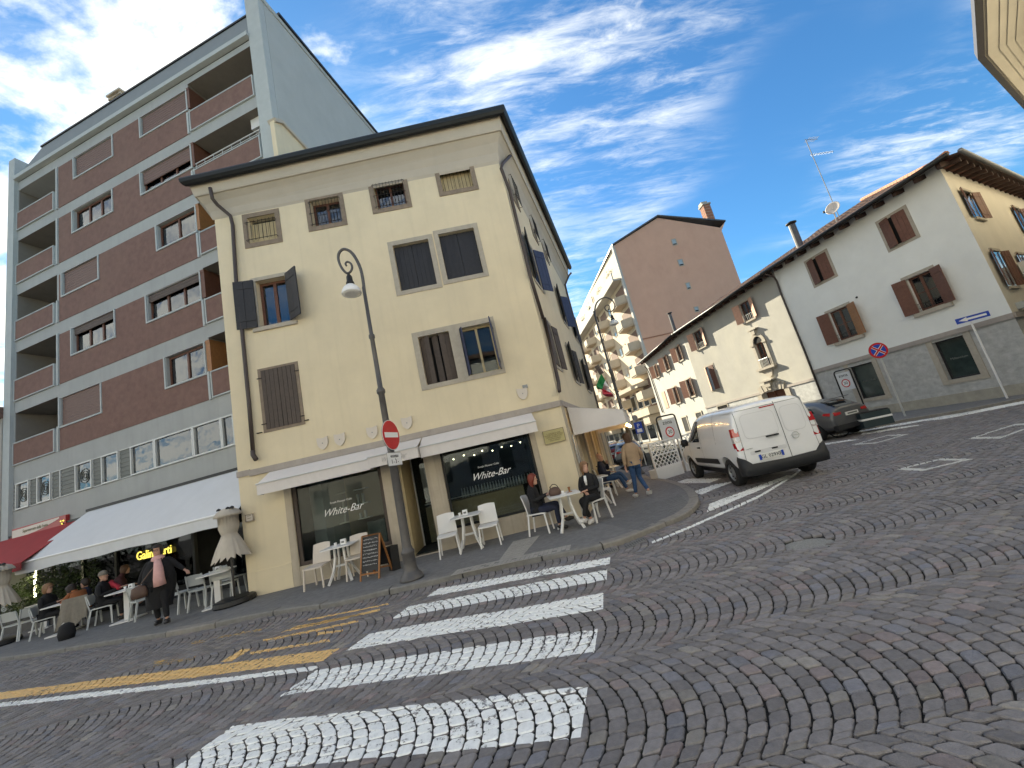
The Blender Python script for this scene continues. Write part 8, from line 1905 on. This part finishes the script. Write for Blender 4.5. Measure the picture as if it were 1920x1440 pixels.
SIT = dict(pelvis=(0, .0, .53), chest=(0, .03, .86), neck=(0, .03, 1.04), head=(0, -.0, 1.18), lsh=(.17, .02, .96), lel=(.21, -.03, .72), lwr=(.10, -.25, .70), rsh=(-.17, .02, .96), rel=(-.21, -.03, .72), rwr=(-.10, -.25, .70),
           lhip=(.09, -.02, .50), lkn=(.10, -.42, .52), lan=(.10, -.46, .10), ltoe=(.11, -.62, .04), rhip=(-.09, -.02, .50), rkn=(-.10, -.42, .52), ran=(-.10, -.40, .10), rtoe=(-.11, -.56, .04))
def mod(b, **k): d = dict(b); d.update(k); return d
def shell(name, rings, m_, parent, n=18, solid=True):
    b = MB(); b.smooth = True; vs = []; 
    for (c, rx, ry, wob) in rings:
        for k in range(n): a = 2*pi*k/n; w = 1+wob*sin(a*5+c[2]*9); vs.append((c[0]+rx*w*cos(a), c[1]+ry*w*sin(a), c[2]+.02*wob*sin(a*3)))
    b.add(vs, [(i*n+k, i*n+(k+1) % n, (i+1)*n+(k+1) % n, (i+1)*n+k) for i in range(len(rings)-1) for k in range(n)]); return O(name, b, m_, parent, local=True, fixn=False)
# 1 woman walking on the left in black with a pink scarf
p = onp(303, 1171); 
J = mod(STAND, lkn=(.12, -.16, .50), lan=(.16, -.22, .10), ltoe=(.20, -.37, .06), rkn=(-.09, .02, .48), ran=(-.08, .13, .09), rtoe=(-.10, -.02, .03), lel=(.36, -.02, 1.14), lwr=(.50, -.16, 1.02), rel=(-.30, .04, 1.12), rwr=(-.36, .02, .92))
t, P_, H = person('woman in a wide black coat with pink scarf and glasses walking past the cafe tables', p, R(28), J, (M['cl_black'], M['cl_black'], None), hair='hair_dark', glasses=True, bulk=1.25, shoes='shoe_dark', hairlen=.10, scale=.97, face=R(-12))
shell('cape', [((0, .0, 1.43), .09, .08, 0), ((0, .0, 1.36), .20, .13, .02), ((0, .01, 1.2), .265, .17, .05), ((0, .02, .98), .29, .20, .08), ((0, .02, .76), .27, .20, .10), ((0, .02, .52), .24, .18, .10), ((0, .02, .36), .22, .17, .14)], M['cl_black'], t)
shell('scarf', [((0, -.02, 1.48), .075, .08, .05), ((0, -.03, 1.43), .115, .12, .08), ((0, -.05, 1.38), .12, .13, .08), ((0, -.04, 1.35), .07, .08, .05)], M['cl_pink'], t)
b = MB(); b.smooth = True; b.tube([(.03, -.17, 1.38), (.06, -.24, 1.2), (.07, -.27, 1.0), (.08, -.26, .84)], [.06, .085, .10, .11], 10); O('scarf_end', b, M['cl_pink'], t, local=True)
b = MB(); b.smooth = True; b.lathe((-.30, -.16, .68), [(.0, .0), (.13, 0), (.15, .08), (.13, .22), (.05, .26), (0, .26)], 12, sy=.5); O('shoulder_bag', b, M['cl_brown'], t, local=True); b = MB(); b.tube([(-.30, -.16, .92), (-.1, -.26, 1.15), (.10, -.14, 1.40)], .012, 5); O('bag_strap', b, M['cl_brown'], t, local=True)
# 2 red-haired woman seated with phone, facing right
p = onp(1024, 1000); zC = SW
J = mod(SIT, lkn=(.12, -.44, .56), lan=(.02, -.62, .22), ltoe=(.0, -.78, .20), rkn=(-.08, -.46, .50), ran=(-.06, -.44, .10), rtoe=(-.06, -.62, .04), lwr=(.06, -.33, .80), rwr=(-.06, -.33, .80), head=(0, -.05, 1.17))
ch_ = [c for c in scene.objects if c.get('label') == 'white chair on which the red-haired woman sits'][0]
t, P_, H = person('red-haired woman in black looking at her phone left of the handbag table', (ch_.location.x, ch_.location.y, SW), ch_.rotation_euler.z, J, (M['cl_black'], M['cl_navy'], None), hair='hair_red', hairlen=.18, face=R(0))
b = MB(); b.box(-.035, .035, -.41, -.40, .80, .94); O('phone', b, M['black'], t, local=True)
# 3 blonde woman
ch_ = [c for c in scene.objects if c.get('label') == 'white chair on which the blonde woman sits'][0]
J = mod(SIT, lkn=(.06, -.46, .56), lan=(-.08, -.50, .16), ltoe=(-.12, -.64, .12), rkn=(-.09, -.42, .52), ran=(-.02, -.30, .10), rtoe=(-.02, -.46, .04), lwr=(.0, -.22, .70), rwr=(-.05, -.20, .66))
t, P_, H = person('blonde woman in a black jacket and white shirt right of the handbag table', (ch_.location.x, ch_.location.y, SW), ch_.rotation_euler.z+R(28), J, (M['cl_black'], M['cl_black'], None), hair='hair_blond', hairlen=.20, shoes='shoe_white', face=R(55))
b = MB(); b.smooth = True; b.tube([(0, -.10, 1.00), (0, -.125, .90), (0, -.13, .80)], [.03, .035, .02], 8); O('shirt', b, M['white_paint'], t, local=True)
# 4 bald man, 5 dark haired man
ch_ = [c for c in scene.objects if c.get('label') == 'white chair under the bald man in navy'][0]
J = mod(SIT, lkn=(.12, -.48, .60), lan=(-.02, -.66, .30), ltoe=(-.02, -.80, .34), rkn=(-.10, -.46, .52), ran=(-.10, -.58, .10), rtoe=(-.10, -.76, .05), lwr=(.0, -.18, .98), lel=(.20, -.15, .78))
t, P_, H = person('bald man in a navy jumper and jeans sitting cross-legged behind the blonde woman', (ch_.location.x, ch_.location.y, SW), ch_.rotation_euler.z+R(-10), J, (M['cl_navy'], M['cl_jean'], None), hair=None, shoes='shoe_white')
c5_ = copy_tree(ch_); c5_['label'] = 'white chair of the dark-haired man, farthest along the side wall'; c5_.location = (tb5.location.x-.15, tb5.location.y+.75, SW); c5_.rotation_euler = (0, 0, R(10))
t, P_, H = person('dark-haired man in dark jacket resting his chin on his hands', (c5_.location.x, c5_.location.y, SW), R(12), mod(SIT, lwr=(.03, -.15, 1.0), rwr=(-.03, -.15, 1.0), lel=(.18, -.25, .80), rel=(-.18, -.25, .80)), (M['cl_black'], M['cl_navy'], None), hair='hair_dark', hairlen=.02)
# 6 girl walking away in beige jacket
p = onp(1206, 931); J = mod(STAND, lkn=(.10, -.04, .48), lan=(.11, -.14, .08), ltoe=(.12, -.30, .04), rkn=(-.10, -.10, .50), ran=(-.10, .20, .13), rtoe=(-.10, .06, .04), lel=(.27, .04, 1.10), lwr=(.28, .02, .86), rel=(-.27, .06, 1.10), rwr=(-.26, -.06, .90))
t, P_, H = person('girl in a beige quilted jacket and blue jeans walking away down the pavement', (p[0], p[1], SW), R(195), J, (M['cl_beige'], M['cl_jean'], None), hair='hair_brown', hairlen=.30, shoes='shoe_white', bulk=1.0)
shell('quilted_body', [((0, .0, 1.45), .09, .08, 0), ((0, .0, 1.40), .19, .13, .01), ((0, .01, 1.30), .215, .155, .02), ((0, .01, 1.24), .205, .15, .02), ((0, .01, 1.17), .215, .155, .02), ((0, .01, 1.11), .205, .148, .02), ((0, .01, 1.04), .21, .15, .02), ((0, .01, .98), .195, .14, .02), ((0, .01, .92), .205, .165, .02), ((0, .01, .85), .20, .17, .02)], M['cl_beige'], t)
# 7-11 seated cafe guests at the left
def seated(px, rz, label, J, mats, dy=0, **k):
    p = onp(*px); return person(label, (p[0], p[1]+dy, SW), rz, J, mats, **k)
gt = [c for c in scene.objects if c.get('label') == 'white chair on which the person in the grey beanie sits'][0]
seated((196, 1170), gt.rotation_euler.z-R(10), 'elderly guest in grey beanie and red scarf seated at the cafe table', mod(SIT, lwr=(.08, -.35, .80), rwr=(-.08, -.35, .80)), (M['cl_black'], M['cl_black'], None), hair=None, hat='cl_grey')
t = [o for o in scene.objects if o.get('label', '').startswith('elderly guest')][0]; b = MB(); b.smooth = True; b.tube([(.1, -.10, 1.0), (.05, -.18, .9), (.0, -.3, .82), (-.1, -.36, .80)], [.05, .06, .06, .05], 8); O('red_scarf', b, M['cl_red'], t, local=True)
seated((203, 1158), gt.rotation_euler.z+R(20), 'guest with brown hair in a maroon jacket bending behind the grey beanie', mod(SIT, head=(0, -.12, 1.16), chest=(0, -.03, .88), neck=(0, -.06, 1.05)), (mat('maroon_cloth', (.06, .022, .03), .85, .2, 12, .3, 60), M['cl_black'], None), dy=.35, hair='hair_brown', hairlen=.05)
seated((90, 1191), R(100), 'woman with glasses and dark coat seated at the far left cafe table', mod(SIT, lwr=(.05, -.32, .80), rwr=(-.08, -.32, .80)), (M['cl_black'], M['cl_black'], None), hair='hair_blond', glasses=True, hairlen=.08)
seated((155, 1177), R(-95), 'guest in a rust-coloured jacket leaning over the far left table', mod(SIT, chest=(0, -.12, .82), neck=(0, -.24, .96), head=(0, -.34, 1.02), lsh=(.17, -.15, .92), rsh=(-.17, -.15, .92), lel=(.22, -.3, .74), rel=(-.22, -.3, .74), lwr=(.08, -.45, .78), rwr=(-.08, -.45, .78)), (M['cl_rust'], M['cl_navy'], None), hair='hair_dark', hairlen=.02)
seated((133, 1183), R(-60), 'dark-haired child-sized guest at the far left cafe table beside the rust jacket', mod(SIT), (M['cl_navy'], M['cl_navy'], None), dy=.35, hair='hair_dark', hairlen=.02, scale=.92)
# coat draped over the chair
ch_ = [c for c in scene.objects if c.get('label') == 'white chair draped with a grey coat'][0]; t = E('coat', ch_.location, 'long grey coat draped over the chair of the guest in rust', 'coat'); t.rotation_euler = ch_.rotation_euler
b = MB(); b.smooth = True; nx, nz = 10, 10; vs = []
for i in range(nx+1):
    for j in range(nz+1):
        x = -.26+.52*i/nx; f = j/nz; s_ = x*(1+.35*f); z = .83-f*(.62-.1*sin(i*1.1)); y = .30+.05*sin(i*1.7+f*2)*f+.10*f; 
        vs.append((s_, y, z))
b.add(vs, [(i*(nz+1)+j, (i+1)*(nz+1)+j, (i+1)*(nz+1)+j+1, i*(nz+1)+j+1) for i in range(nx) for j in range(nz)]); k = len(vs); b.add([(x, y+.03, z) for x, y, z in vs], [tuple(q for q in (i*(nz+1)+j+1, (i+1)*(nz+1)+j+1, (i+1)*(nz+1)+j, i*(nz+1)+j)) for i in range(nx) for j in range(nz)]); O('drape', b, M['cl_grey'], t, local=True, fixn=False)
b = MB(); b.smooth = True; p = onp(125, 1198); b.lathe(p, [(0, 0), (.16, 0), (.19, .12), (.15, .3), (.05, .36), (0, .35)], 12, sy=.7); O('bag', b, M['cl_black'], label='black bag on the ground below the far left cafe table', cat='bag')
